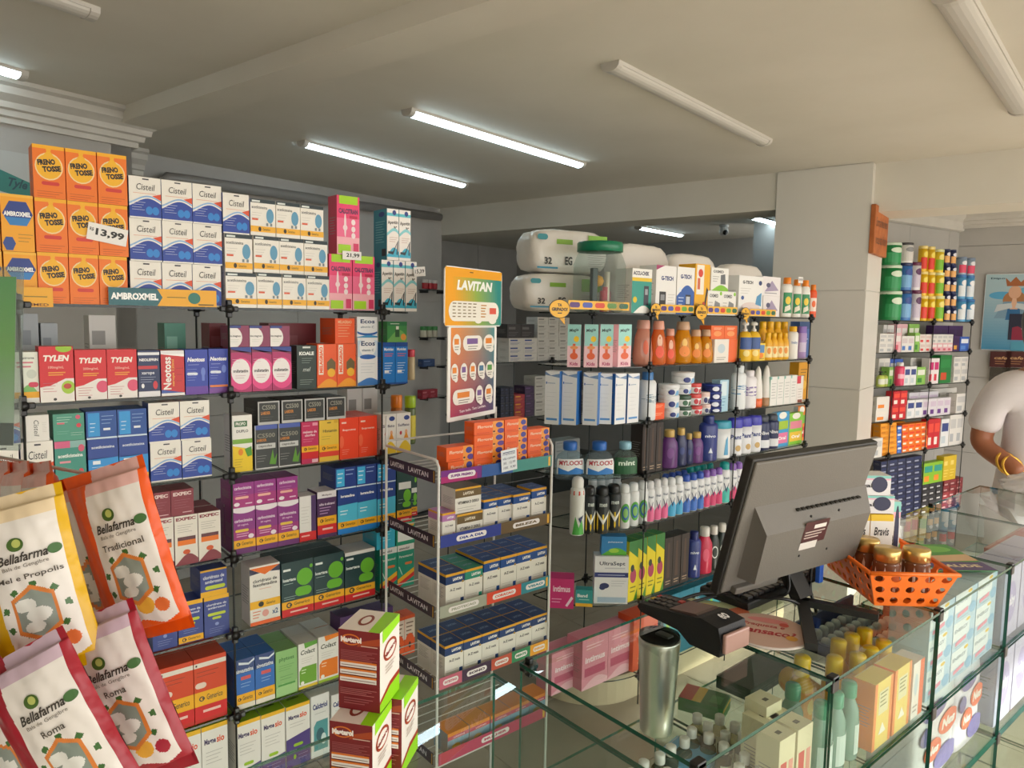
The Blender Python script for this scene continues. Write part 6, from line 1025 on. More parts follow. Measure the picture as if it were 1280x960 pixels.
# poster with a crowned lady, on the right wall
PW = Plane(*bl(7.33, 0)[:2], 12.5-90)
s0, zt = PW.hit(1233, 343); s1 = s0+.62; zb = PW.hit(1230, 437)[1]; hP = zt-zb
mb = grad_card('p', 0, .62, 0, hP, .01, -.006, lambda u, v: lerp(hexc('#3f8ab0'), hexc('#a9c4cc'), v*1.3), None)
f = Face(mb, (0, -.0065, 0), (.62, 0, 0), (0, 0, hP), (0, -1, 0))
PL = [('e',.3,.72,.2,.05,'#5aa8d0'),('e',.75,.78,.2,.05,'#6ab0d0'),('e',.5,.66,.18,.12,'#a8744a'),('p',[(.2,.42),(.8,.42),(.66,.64),(.34,.64)],'#7a9ab0'),('p',[(.38,.4),(.62,.4),(.58,.62),(.42,.62)],'#2f6a9a'),('e',.5,.76,.10,.085,'#d9a98a'),('p',[(.37,.84),(.63,.84),(.66,.95),(.58,.89),(.5,.96),(.42,.89),(.34,.95)],'#a8643a'),('p',[(.44,.54),(.56,.54),(.53,.68),(.47,.68)],'#e0b498'),('p',[(.2,.5),(.48,.56),(.46,.62),(.24,.6)],'#c4ccd0'),('p',[(.8,.5),(.52,.56),(.54,.62),(.76,.6)],'#c4ccd0'),('t','Dipo',.14,.94,.16,.03,'#3a5a6a')]
TX = lambda x: x*.72-.02
f.draw([(q[0], TX(q[1]), q[2], q[3]*.72)+q[4:] if q[0] == 'e' else ('p', [(TX(x), y) for x, y in q[1]], q[2]) if q[0] == 'p' else q for q in PL])
f.draw([('r',.30,.14,1,.48,'#22263c'),('p',[(.34,.14),(.7,.14),(.4,.32),(.34,.30)],'#8a2440'),('t','Dic',.62,.33,.36,.10,'#e8eaee',0,.04,.2),('r',.5,.25,1,.26,'#e8eaee'),('r',.34,.0,1,.12,'#4f9ab4')])
o = mb.build('wall_poster', 'card', None, PW.at(s0, -.012, zb), PW.a); tag(o, 'blue wall poster of a crowned praying lady beyond the counter', 'poster')
for i, x in enumerate((1252, 1272)):
    sA, zA = PW.hit(x, 438); mb = MB(); t = thing('hanging_leaflet', PW.at(sA, -.03, zA-.14), 'maroon leaflet pack under the lady poster, '+('by the shelving', 'by the person')[i], 'leaflet', rotz=PW.a)
    mb.box(-.075, .075, -.006, 0, 0, .13, '#4a1c1c'); Face(mb, (-.075, -.006, 0), (.15, 0, 0), (0, 0, .13), (0, -1, 0)).draw([('t','cafe',.5,.6,.6,.2,'#c9a070',0,.02,.2),('l',.25,.35,.75,2,.15,'#a87a50',.04)]); mb.build('pack', 'card', t)
    mb = MB(); mb.box(-.07, .07, -.004, 0, -.16, -.004, '#b8b4ac'); mb.build('sleeve', 'clear', t)
# ================================================================== glass counter
CT = .976; CY0, CY1 = .577, .977; CZ = [CT, .742, .49, .24, FZ+.06]
CP_ = Plane(0, CY0, 0)
def case(x0, x1, label, left_end=True, right_end=False):
    t = thing('display_case', (x0, CY0, FZ+.009), label, 'display case'); w = x1-x0; D = CY1-CY0; q = FZ+.009
    glass_panel('top_panel', t, [(.001, 0), (w-.001, 0), (w-.001, D), (.001, D)], zfn, CT-.006-q, CT-q)
    for z in CZ[1:]: glass_panel('shelf_panel', t, [(.006, .008), (w-.006, .008), (w-.006, D-.006), (.006, D-.006)], zfn, z-.006-q, z-q)
    for za, zb in zip(CZ[1:], CZ):
        glass_panel('front_panel', t, [(.004, za+.001-q), (w-.004, za+.001-q), (w-.004, zb-.008-q), (.004, zb-.008-q)], yfn, .001, .006)
    for on, x in ((left_end, 0), (right_end, w-.005)):
        if on: glass_panel('side_panel', t, [(.008, .05), (D-.004, .05), (D-.004, CT-.007-q), (.008, CT-.007-q)], xfn, x, x+.005)
    for z in CZ[:4]:
        mb = MB(); mb.bbox(.0, .024, .0, .016, z-q-.028, z-q+.003, .003, '#141516'); mb.build('clamp', 'plastic', t)
    for x in (.0, w-.012):
        mb = MB(); mb.bbox(x, x+.012, .0, .012, 0, .05, .002, '#141516'); mb.build('foot', 'plastic', t)
        mb = MB(); mb.bbox(x, x+.012, D-.012, D, 0, .05, .002, '#141516'); mb.build('foot', 'plastic', t)
    mb = MB(); star(mb, (.018, D-.004, CT-q-.010), .012); mb.build('clamp', 'plastic', t)
    return t
XC = [.22, .79, .845, 1.254, 1.754, 2.255, 2.757, 3.30]
case(.22, .785, 'empty glass counter case under the maroon supplement cartons', right_end=True)
case(.845, 1.250, 'glass counter case of white-capped vials holding the steel tumbler')
case(1.254, 1.750, 'glass counter case of yellow-capped bottles under the monitor')
case(1.754, 2.251, 'glass counter case of pale blue cartons under the orange basket')
case(2.255, 2.753, 'glass counter case under the green leaflet')
case(2.757, 3.30, 'end glass counter case nearest the person in white', right_end=True)
C1 = CZ[1]; C2 = CZ[2]
def cz(px, py, z=CT): p = onz(px, py, z); return p
# ---- goods inside
bt('vial', 'small glass vial with white stopper', 'medicine_vial', 'vial', [(.9,0),(1,.04),(1,.66),(.5,.76),(.5,.8)], [(.62,.78),(.66,.8),(.66,.98),(.5,1)], '#c9c2ac', '#e2e2de', 1.0, 'clear', label=(.12,.55,1.4,'#e0dcd0'))
src = None; VP = []
for px, py in [(805,951),(825,942),(839,932),(856,922),(865,910),(885,904),(900,894),(919,904),(907,915),(929,917),(886,917),(905,929),(931,942),(942,931),(963,946),(951,957),(924,956),(872,893),(890,884),(912,880),(940,905),(955,920),(790,963),(812,970),(835,962)]:
    p = onz(px, py, C1+.085)
    if all(math.hypot(p.x-a, p.y-b) > .031 for a, b in VP) and .60 < p.y < .93 and .87 < p.x < 1.235: VP.append((p.x, p.y))
for x, y in VP:
    if src is None: src = make_bottle(BOT['vial'], .03, .085); o = src; o.location = (x, y, C1+.001)
    else: o = copyto(src, (x, y, C1+.001), R(random.uniform(-60, 60)))
    tag(o, 'small glass vial with white stopper in the case with the tumbler', 'vial', 'white-stoppered vials in the counter')
def cbox(key, p, w, h, d, rz, where):
    t = T[key]; o = carton(w, h, d, t).build(t['name'], 'card', None, p, R(rz)); return tag(o, (t['desc']+' '+where).strip(), t['cat'])
tm('ltb', 'flat light blue carton', '#6fb0dc', [('l',.2,.6,.8,3,.15,'#cfe4f4',.04)], topit=[('l',.2,.7,.8,3,.15,'#a8d0ee',.03)]); p = onz(872, 948, C1+.05); cbox('ltb', (p.x, p.y-.02, C1+.001), .085, .05, .085, 8, 'among the white-capped vials')
tm('cream', 'cream carton with red panel', '#e0d8b4', [('r',.12,.1,.5,.7,'#d0504a'),('r',.62,.1,.9,.7,'#e29a8a')], topit=[('r',.35,.3,.6,.5,'#5a5440')])
for i, (px, py, hz) in enumerate([(985, 922, .15), (1012, 905, .15), (965, 900, .15), (990, 888, .15), (968, 880, .17)]):
    p = onz(px, py, C1+hz); cbox('cream', (min(max(p.x, .95), 1.21), max(p.y, .60), C1+.001), .05, hz, .046, -2, ('front row, by the vials', 'front row, by the yellow bottle', 'second row, by the vials', 'second row, by the yellow bottle', 'taller, in the third row')[i])
tm('grn', 'green carton with red and yellow lid stripe', '#3f7a44', [('r',0,.6,1,.8,'#e8b42a')], topit=[('r',0,.7,1,1,'#c83a2a'),('r',0,.5,1,.7,'#e8b42a'),('r',.2,.1,.7,.35,'#5a9a5a')])
cbox('grn', (1.36, .86, C1+.001), .07, .03, .10, 20, 'lying behind the cream cartons')
tm('dkg', 'flat dark green tray carton', '#1f3f34', [('l',.2,.6,.8,2,.2,'#4a6a5a',.05)]); cbox('dkg', (1.545, .86, C1+.001), .19, .03, .09, 2, 'at the back of the case under the monitor')
bt('yelb', 'yellow medicine bottle with yellow cap', 'medicine_bottle', 'bottle', [(.9,0),(1,.03),(1,.6),(.6,.7),(.55,.74)], [(.66,.72),(.7,.74),(.7,.98),(.62,1)], '#e8b41c', '#f0c818', 1.0, label=(.08,.52,1.6,'#f0a02a'), it=[('e',0,.3,.5,.12,'#f6dc7a')])
src = make_bottle(BOT['yelb'], .062, .17); src.location = (1.57, .83, C1+.034); src.rotation_euler = (R(88), 0, R(-28)); tag(src, 'yellow medicine bottle lying on its side under the monitor', 'bottle')
src = make_bottle(BOT['yelb'], .05, .15)
for i, (x, y) in enumerate([(1.465, .745), (1.52, .70), (1.575, .675), (1.63, .672), (1.69, .668), (1.72, .725), (1.665, .73), (1.61, .735)]):
    o = src if i == 0 else copyto(src, (x, y, C1+.001), R(random.uniform(-30, 30))); o.location = (x, y, C1+.001)
    tag(o, 'upright yellow medicine bottle in the case under the monitor', 'bottle', 'upright yellow bottles in the counter')
# blister tray: a blue tray with white pots
t = thing('pot_tray', (1.81, .765, C1+.001), 'blue display tray filled with white pots', 'tray', rotz=R(0)); mb = MB(); mb.box(0, .34, 0, .19, 0, .01, '#26386e'); mb.box(0, .34, .18, .19, 0, .06, '#26386e'); mb.box(0, .01, 0, .19, 0, .03, '#26386e'); mb.box(.33, .34, 0, .19, 0, .03, '#5a2a5a'); mb.build('tray', 'card', t)
src = None
for i in range(9):
    for j in range(4):
        mb = None; pos = (1.81+.03+i*.035, .76+.03+j*.042, C1+.0125)
        if src is None: mb = MB(); mb.lathe([(.010, 0), (.013, .004), (.013, .02), (.009, .026)], '#d4d8dc', 10); src = mb.build('white_pot', 'plastic', None, pos); o = src
        else: o = copyto(src, pos, 0)
        tag(o, 'tiny white pot standing in the blue display tray', 'pot', 'white pots in the blue tray')
t = thing('tray_sign', (2.18, .73, C1+.001), 'peach header card behind the blue pot tray', 'card', rotz=R(-20)); mb = MB(); mb.box(-.05, .05, 0, .003, 0, .16, '#d98a6a'); Face(mb, (-.05, 0, 0), (.1, 0, 0), (0, 0, .16), (0, -1, 0)).draw([('r',0,.0,1,.4,'#c9a49a'),('t','BIO-MUNE',.45,.28,.6,.12,'#5a6a8a',0,.03),('e',.7,.75,.3,.2,'#e8b84a')]); mb.build('board', 'card', t)
tm('purlab', 'purple and yellow carton', '#5a3a6a', [('t','DAMATER',.5,.7,.8,.14,'#e8d8b0',0,.04),('e',.5,.3,.4,.2,'#d8b23a')], topit=[('e',.5,.5,.4,.3,'#d8b23a')]); cbox('purlab', (2.185, .80, C1+.001), .1, .14, .05, -6, 'behind the peach header card')
bt('greenb', 'green-capped clear antiseptic bottle', 'antiseptic_bottle', 'bottle', P_SHAM, C_SHAM, '#9fc9b8', '#3f9a78', .8, 'tint', label=(.1,.5,1.2,'#c9dcd4'))
src = make_bottle(BOT['greenb'], .054, .155)
for i, (x, y) in enumerate([(1.305, .62), (1.365, .622), (1.425, .624), (1.325, .69)]):
    o = src if i == 0 else copyto(src, (x, y, C1+.001), R(20*i)); o.location = (x, y, C1+.001)
    tag(o, 'green-capped clear antiseptic bottle in the case under the monitor', 'bottle', 'antiseptic bottles in the counter')
tm('sach', 'yellow sachet carton with orange edges', '#ecd06a', [('r',0,0,.14,1,'#ee8a3a'),('r',.86,0,1,1,'#ee8a3a'),('r',.24,.5,.76,.85,'#e4dcb0'),('p',[(.3,.2),(.7,.2),(.5,.36)],'#f2efe0'),('l',.3,.8,.7,4,.06,'#8a8a5a',.02)], name='sachet_box'); cbox('sach', (1.515, .592, C1+.001), .085, .145, .045, 0, 'next to the antiseptic bottles'); cbox('sach', (1.61, .592, C1+.001), .085, .145, .045, 0, 'next to the case divider'); cbox('whitesoap', (1.695, .592, C1+.001), .06, .13, .05, 0, 'in the case under the monitor')
# pale blue cartons stacked against the front glass
tm('palebl', 'pale blue vitamin carton with pink pill banner', '#bcd6ea', [('r',.0,.35,.74,1,'#e8eef2'),('e',.66,.9,.1,.06,'#f0c63a'),('t','ENERGY',.36,.7,.6,.13,'#8a98a8',0,.03),('p',[(.12,.16),(.6,.24),(.6,.38),(.12,.30)],'#e88aa4'),('e',.82,.25,.16,.2,'#8fbce0'),('l',.1,.1,.6,1,.1,'#a0bcd0',.03)], name='vitamin_box')
for i in range(3):
    for j in range(3):
        o = cbox('palebl', (1.845+i*.154, .602, C1+.001+j*.0735), .148, .073, .09, 0, ('bottom', 'middle', 'top')[j]+' row, '+('monitor side', 'middle column', 'person side')[i]) if (i, j) == (0, 0) else None
        if o: pb = o
        else:
            o = copyto(pb, (1.845+i*.154, .602, C1+.001+j*.0735), 0); tag(o, 'pale blue vitamin carton with pink banner, '+('bottom', 'middle', 'top')[j]+' row, '+('monitor side', 'middle column', 'person side')[i], 'box')
        o['group'] = 'pale blue cartons behind the front glass'
def film_pack(name, p, w, h, d, rz, base, items, label, cat='milk pack'):
    bm = bmesh.new(); bmesh.ops.create_cube(bm, size=1); bmesh.ops.subdivide_edges(bm, edges=bm.edges[:], cuts=6, use_grid_fill=True)
    for v in bm.verts:
        x, y, q = v.co*2; k = 1-.35*max(0, q-.4)**1.5; v.co = Vector((x*w/2*(1-.06*abs(q)**4), y*d/2*k*(1-.12*abs(x)**4)+d/2, (q+1)*h/2+.001))
    mb = MB(); bm.verts.index_update(); mb.mesh([v.co.copy() for v in bm.verts], [tuple(v.index for v in f.verts) for f in bm.faces], base, 0, True); bm.free()
    Face(mb, (-w/2*.94, -.0015, .01), (w*.94, 0, 0), (0, 0, h*.8), (0, -1, 0)).draw(items)
    return tag(mb.build(name, 'film', None, p, R(rz)), label, cat)
NAV = [('p',[(0,0),(.45,0),(.2,.8),(0,.95)],'#4f94cc'),('p',[(.3,.0),(.95,.1),(.9,.7),(.5,.6)],'#eeeae6'),('t','Ninho',.6,.32,.6,.2,'#d04a3c',25,.06,.2),('p',[(0,.95),(.5,1),(1,.86),(1,1),(0,1)],'#e8c04a'),('p',[(.8,.7),(1,.6),(1,.9),(.86,.95)],'#e2763a')]
film_pack('milk_pack', (1.62, .64, C2-.248), .22, .23, .12, 6, '#3f8ac8', NAV, 'blue and white milk powder pack low in the counter')
NES = [('e',.4,.9,.3,.12,'#6a62a0'),('e',.2,.62,.14,.12,'#6a62a0'),('e',.78,.6,.26,.16,'#e8663c'),('t','Nes',.78,.6,.36,.14,'#f6ede6',0,.06,.2),('e',.4,.36,.22,.15,'#e8663c'),('t','Nes',.4,.36,.3,.12,'#f6ede6',0,.06,.2),('e',.75,.15,.3,.16,'#6a62a0')]
film_pack('cereal_pack', (1.92, .62, C2+.001), .26, .24, .12, 0, '#e4e2e6', NES, 'white and purple cereal pack with orange bubbles', 'cereal pack'); film_pack('cereal_pack', (2.145, .62, C2+.001), .19, .24, .12, 0, '#dcd8e4', NES, 'pale cereal pack beside the larger cereal pack', 'cereal pack')
film_pack('milk_pack', (1.90, .62, .241), .24, .23, .12, 0, '#d8d4dc', NES, 'lilac pack under the cereal packs'); 
tm('lilbox', 'lilac baby wipe carton', '#c4bedc', [('e',.5,.5,.3,.3,'#a89ccc'),('t','baby',.5,.5,.5,.2,'#e8e4f2',0,.04)], name='wipe_box')
for i in range(3): cbox('lilbox', (2.36+i*.15, .60, C1+.001), .14, .2, .1, 0, ('near', 'middle', 'far')[i]+' one under the leaflet'); cbox('lilbox', (2.36+i*.15, .60, C2+.001), .14, .22, .1, 0, ('near', 'middle', 'far')[i]+' one on the middle shelf')
tm('pinkst', 'coral soap carton', '#d06a5a', [('l',.2,.6,.8,3,.15,'#f0c0b4',.04)], name='soap_box'); 
for i in range(4): cbox('pinkst', (2.84+i*.11, .66, C1+.001), .1, .12, .14, 0, ('first', 'second', 'third', 'last')[i]+' in the end counter case')
tm('multi', 'green and yellow remedy carton', '#7a9a4a', [('e',.5,.5,.3,.2,'#d8c04a')], name='remedy_box', topit=[('r',.1,.2,.6,.7,'#d8c88a')])
for i in range(5): cbox('multi', (2.31+i*.082, .74, C1+.001), .078, .09+.02*(i % 2), .1, 0, ('first', 'second', 'third', 'fourth', 'last')[i]+' behind the lilac cartons')
# ---- things on the counter top
# steel tumbler
p = cz(820, 913, C1); t = thing('steel_tumbler', (p.x, min(p.y, .925), C1+.001), 'brushed steel tumbler with clear lid inside the glass counter', 'tumbler')
mb = MB(); mb.lathe([(.033, 0), (.035, .004), (.0355, .03), (.0435, .193), (.0445, .203), (.043, .209), (.040, .206), (.039, .193)], '#e4e1db', 32); mb.build('body', 'steel', t)
mb = MB(); mb.lathe([(.0415, .207), (.043, .210), (.043, .214), (.028, .216), (.026, .210), (.005, .209)], '#8a8a88', 32); mb.build('lid', 'clear', t)
mb = MB(); mb.bbox(-.010, .010, -.03, .005, .214, .219, .002, '#4a4a4a'); mb.build('slider', 'plastic', t)
# card reader
pA = cz(835, 782); pB = cz(915, 818); d = (pA-pB); d.z = 0; ang = math.atan2(d.y, d.x); Lr = .20
t = thing('card_reader', (pB.x, pB.y, CT+.001), 'black card payment terminal with paper printer on the counter', 'card reader', rotz=ang)
side = [(0, .004), (-.004, .03), (.004, .060), (.045, .066), (.075, .060), (.10, .056), (.205, .044), (.21, .034), (.20, .026), (.10, .022), (.07, .004)]
mb = MB(); mb.prism(side, lambda x, y, q: (x, q, y), -.042, .042, '#17181a'); mb.build('body', 'matte', t)
mb = MB(); mb.prism([(.06, .0655), (.066, .066), (.13, .0555), (.13, .052), (.06, .06)], lambda x, y, q: (x, q, y), -.034, .034, '#5a4a44'); mb.build('screen', 'plastic', t)
for i in range(4):
    for j in range(3):
        mb = MB(); x = .142+i*.016; zz = .0535-(x-.13)*.11; mb.bbox(x-.006, x+.006, -.027+j*.019, -.013+j*.019, zz-.003, zz+.002, .0015, '#2f3033' if i or j else '#b0342c'); mb.build('key', 'plastic', t)
for j, c in enumerate(('#b83228', '#c9a82a', '#3a8a3c')): mb = MB(); mb.bbox(.204-.006, .204+.002, -.027+j*.019, -.013+j*.019, .041, .0465, .001, c); mb.build('key', 'plastic', t)
mb = MB(); f = Face(mb, (.003, .03, .0655), (0, -.06, 0), (.04, 0, .006), (0, 0, 1)); f.text('cielo' if 0 else 'eo', .5, .5, .36, .5, '#e8e8e8', 0, .03); mb.build('logo', 'card', t)
mb = MB(); mb.bbox(-.012, -.003, -.038, .038, .012, .05, .003, '#b08a80'); mb.build('paper_bar', 'plastic', t)
# round promotional mat
p = cz(958, 790); t = thing('round_mat', (p.x, p.y, CT+.0005), 'round pink promotional mat with red script beside the card reader', 'mat', rotz=R(-62))
mb = MB(); mb.lathe([(.086, 0), (.088, .002), (.086, .004)], '#e6dcd6', 36); mb.build('disc', 'card', t)
mb = MB(); f = Face(mb, (-.083, -.083, .0042), (.166, 0, 0), (0, .166, 0), (0, 0, 1)); f.ell(.5, .5, .5, .5, '#cfae9e', 36); f.text('Fraqueza e', .46, .62, .5, .12, '#b03038', 0, .02, .2); f.text('Cansaco?', .5, .44, .7, .17, '#b03038', 0, .03, .2); f.ell(.5, .8, .25, .08, '#d98a86'); f.ell(.8, .35, .07, .07, '#d9a03a'); f.ell(.7, .72, .06, .06, '#c4564a'); mb.build('print', 'card', t)['kind'] = 'stuff'
# leaflets
def leaflet(p, w, h, rz, base, items, label):
    mb = MB(); mb.box(-w/2, w/2, -h/2, h/2, 0, .0015, base); Face(mb, (-w/2, -h/2, .0016), (w, 0, 0), (0, h, 0), (0, 0, 1)).draw(items); return tag(mb.build('leaflet', 'card', None, p, R(rz)), label, 'leaflet')
leaflet(cz(900, 768)+Vector((0, 0, .0012)), .13, .17, 30, '#b8c49a', [('r',0,.5,.6,1,'#5a7aa0'),('p',[(0,0),(1,.2),(.6,.5),(0,.4)],'#c46a4a'),('e',.6,.7,.25,.2,'#d8c46a'),('e',.3,.25,.2,.15,'#e4ded0')], 'colourful leaflet half under the card reader')
leaflet(cz(1178, 697)+Vector((0, 0, .0012)), .16, .22, -38, '#4f9a4a', [('r',0,0,1,.3,'#5a4a7a'),('p',[(0,.3),(1,.35),(1,.6),(0,.5)],'#d8b48a'),('e',.5,.8,.4,.14,'#7ac05a'),('t','SAUDE',.5,.16,.7,.1,'#e8d8b0',0,.04)], 'green leaflet lying beside the orange basket')
# monitor seen from behind
TL = Plane(0, .80, 0).hit(920, 580); BLp = Plane(0, .875, 0).hit(895, 745); TR = Plane(0, .74, 0).hit(1082, 556)
TL = Vector((TL[0], .80, TL[1])); BLp = Vector((BLp[0], .875, BLp[1])); TR = Vector((TR[0], .74, TR[1]))
ex = (TR-TL); Wm = ex.length; ex.normalize(); ey = (TL-BLp); Hm = ey.length; ey = (ey-ex*ex.dot(ey)).normalized(); ez = ex.cross(ey)
t = thing('computer_monitor', BLp, 'dark grey computer monitor seen from behind on the counter', 'monitor'); t.matrix_world = Matrix.Translation(BLp) @ Matrix((ex, ey, ez)).transposed().to_4x4()
# local: x across, y up the panel, z out of the back towards the camera
mb = MB(); mb.bbox(0, Wm, 0, Hm, -.022, 0, .004, '#2a2926'); mb.build('screen_frame', 'matte', t)
mb = MB(); mb.bbox(.006, Wm-.006, .008, Hm-.006, -.002, .006, .004, '#6e6a63'); mb.build('back_panel', 'matte', t)
mb = MB(); hx0, hx1, hy0, hy1 = Wm*.10, Wm*.97, Hm*.13, Hm*.60
A = [(hx0, hy0, .005), (hx1, hy0, .005), (hx1+.01, hy1+.02, .005), (hx0-.005, hy1+.02, .005)]; Bq = [(hx0+.012, hy0+.004, .045), (hx1-.012, hy0+.004, .045), (hx1-.006, hy1-.03, .045), (hx0+.006, hy1-.03, .045)]
mb.face(Bq, '#6e6a63')
for k in range(4): j = (k+1) % 4; mb.face([A[k], A[j], Bq[j], Bq[k]], '#6e6a63')
mb.build('electronics_cover', 'matte', t)
mb = MB(); f = Face(mb, (hx0+.3*Wm, hy0+.42*(hy1-hy0), .0455), (.085, 0, 0), (0, .07, 0), (0, 0, 1)); f.rect(0, .2, 1, 1, '#4a2426'); f.rect(.0, 0, .7, .26, '#d9d4ce'); f.rect(.4, .72, .9, .86, '#e4dfd8'); f.lines(.08, .6, .9, 3, .1, '#c9bcb4', .04); mb.build('sticker', 'card', t)
mb = MB()
for i in range(14): mb.box(hx0+.12+i*.017, hx0+.132+i*.017, hy1+.0, hy1+.004, .012, .026, '#26251f')
o = mb.build('vent_slots', 'matte', t); o['kind'] = 'stuff'
mb = MB(); mb.bbox(Wm*.08, Wm*.40, Hm*.02, Hm*.07, .004, .02, .003, '#6e6a63'); mb.build('cable_clip', 'matte', t)
for i in range(4): mb = MB(); mb.tube([((hx0+hx1)/2-.05+.1*(i % 2), hy0+.05+.1*(i//2), .044), ((hx0+hx1)/2-.05+.1*(i % 2), hy0+.05+.1*(i//2), .0465)], .003, '#1c1b19', 8); mb.build('screw', 'paint', t)
# stand (world upright), a thing of the monitor but built in the monitor's space
inv = t.matrix_world.inverted()
vtx = onz(1003, 757, CT); l1 = onz(1014, 815, CT); l2 = onz(1098, 776, CT); zz = CT+.001
nb = Vector((vtx.x, vtx.y, zz+.004)); nt = t.matrix_world @ Vector((Wm*.5, Hm*.12, .0))
def wtube(name, pts, w, h2, col='#1f1f1e'):
    mb = MB(); pts = [Vector(q) for q in pts]
    for a, b in zip(pts, pts[1:]):
        dd = (b-a).normalized(); sd = dd.cross(Vector((0, 0, 1))); sd = sd.normalized() if sd.length > .05 else Vector((1, 0, 0)); up = sd.cross(dd)
        q = lambda p, i, j: inv @ (p+sd*i*w/2+up*j*h2/2)
        mb.mesh([q(a,-1,-1),q(a,1,-1),q(a,1,1),q(a,-1,1),q(b,-1,-1),q(b,1,-1),q(b,1,1),q(b,-1,1)], [(0,1,2,3),(7,6,5,4),(0,4,5,1),(1,5,6,2),(2,6,7,3),(3,7,4,0)], col)
    return mb.build(name, 'matte', t)
wtube('neck', [nb+Vector((0, 0, .012)), nt], .05, .025)
wtube('base_leg', [nb+Vector((0, 0, .005)), Vector((l1.x, l1.y, zz+.009))], .024, .014); wtube('base_leg', [nb+Vector((0, 0, .005)), Vector((l2.x, l2.y, zz+.009))], .024, .014)
def wire(name, pts, r, col, label, cat, parent=None):
    # smooth curve through points
    P = [Vector(p) for p in pts]; out = []
    for k in range(len(P)-1):
        p0 = P[max(k-1, 0)]; p1 = P[k]; p2 = P[k+1]; p3 = P[min(k+2, len(P)-1)]
        for q in range(8):
            u = q/8; out.append(.5*((2*p1)+(p2-p0)*u+(2*p0-5*p1+4*p2-p3)*u*u+(3*p1-p0-3*p2+p3)*u**3))
    out.append(P[-1]); mb = MB(); mb.tube(out, r, col, 8); return tag(mb.build(name, 'plastic'), label, cat)
m1 = t.matrix_world @ Vector((Wm*.62, hy0, .03)); m2 = t.matrix_world @ Vector((Wm*.45, hy0, .02))
wire('video_cable', [m1, m1+Vector((.0, -.0, -.06)), m1+Vector((-.01, -.02, -.11)), cz(985, 766)+Vector((0, 0, .03)), cz(930, 757)+Vector((0, 0, .02)), cz(880, 752)+Vector((0, 0, .02)), cz(840, 757)+Vector((0, 0, .006))], .004, '#17171a', 'black video cable looping under the monitor', 'cable')
wire('power_cable', [m2, m2+Vector((-.01, -.01, -.05)), cz(960, 755)+Vector((0, 0, .015)), cz(905, 750)+Vector((0, 0, .012)), cz(860, 757)+Vector((0, 0, .006))], .0035, '#1c1c1e', 'thin black power cable beside the keyboard', 'cable')
p = t.matrix_world @ Vector((Wm*.70, hy0-.03, .035)); mb = MB(); mb.bbox(-.009, .009, -.006, .006, -.02, .035, .002, '#2f62c8'); o = mb.build('cable_plug', 'plastic', None, p); tag(o, 'blue video plug hanging under the monitor', 'plug')
# keyboard behind the monitor
t2 = thing('keyboard', (1.40, .843, CT+.001), 'black keyboard on the counter behind the monitor', 'keyboard', rotz=R(0)); mb = MB(); mb.bbox(0, .34, 0, .13, 0, .02, .004, '#1b1b1c'); mb.build('case', 'matte', t2)
ksrc = None
for r_ in range(5):
    for c_ in range(14):
        if ksrc is None: mb = MB(); mb.bbox(-.0098, .0098, -.0095, .0095, 0, .008, .002, '#2b2b2d'); ksrc = mb.build('key', 'plastic', t2); o = ksrc
        else: o = link('key', ksrc.data, t2)
        o.location = (.022+c_*.0233, .018+r_*.0235, .0195)
# orange basket
FLb = onz(1093, 757, CT); FRb = onz(1171, 759, CT); ex = (FRb-FLb); wb_ = ex.length; an = math.atan2(ex.y, ex.x)
t = thing('plastic_basket', (FLb.x, FLb.y, CT+.001), 'orange perforated plastic basket holding cartons and jars', 'basket', rotz=an)
db, hb, fl_ = .26, .085, .028
def perf(A, B, C_, D_, nx, ny, mb, col, rr=.34, skip=()):
    """panel A,B (bottom) D,C (top) with round holes"""
    A, B, C_, D_ = map(Vector, (A, B, C_, D_))
    P = lambda u, v: (A*(1-u)+B*u)*(1-v)+(D_*(1-u)+C_*u)*v
    for i in range(nx):
        for j in range(ny):
            cx, cy = (i+.5)/nx, (j+.5)/ny; n = 12
            sq = []; ho = []
            for q in range(n):
                a = 2*math.pi*(q+.5)/n; c, s_ = math.cos(a), math.sin(a); m_ = max(abs(c), abs(s_)); sq.append(P(cx+c/m_*.5/nx, cy+s_/m_*.5/ny)); ho.append(P(cx+c*rr/nx, cy+s_*rr/ny))
            for q in range(n): k = (q+1) % n; mb.face([sq[q], sq[k], ho[k], ho[q]], col)
O = '#ff7a20'
b4 = [(0, 0, 0), (wb_, 0, 0), (wb_, db, 0), (0, db, 0)]; t4 = [(-fl_, -fl_, hb), (wb_+fl_, -fl_, hb), (wb_+fl_, db+fl_, hb), (-fl_, db+fl_, hb)]
for k, (nx, ny) in enumerate([(5, 3), (8, 3), (5, 3), (8, 3)]):
    j = (k+1) % 4; mb = MB(); perf(b4[k], b4[j], t4[j], t4[k], nx, ny, mb, O, .3); o = mb.build('side_wall', 'plastic', t); md = o.modifiers.new('thick', 'SOLIDIFY'); md.thickness = .0025
mb = MB(); mb.box(0, wb_, 0, db, -.0005, .003, O); mb.build('bottom', 'plastic', t)
mb = MB(); rp = [Vector(x) for x in t4]; mb.tube(rp+[rp[0]], .005, O, 8); mb.build('rim', 'plastic', t)
mw = Matrix.Translation((FLb.x, FLb.y, CT+.0045)) @ Matrix.Rotation(an, 4, 'Z')
def inb(x, y, z=0): return mw @ Vector((x, y, z))
ad = math.degrees(an)
tm('bvit', 'yellow and white supplement carton with orange wave', '#ecebe6', [('r',0,.9,1,1,'#f0c81c'),('t','Bravis',.5,.74,.66,.13,'#2a2a30',0,.02,.2),('wave',.42,.12,'#f0781e'),('r',0,0,1,.34,'#f0781e')], name='supplement_box')
p = inb(.030, .165); cbox('bvit', p, .056, .165, .07, ad, 'in the basket, by the monitor'); p = inb(.088, .165); cbox('bvit', p, .056, .165, .07, ad, 'in the basket, by the white cartons')
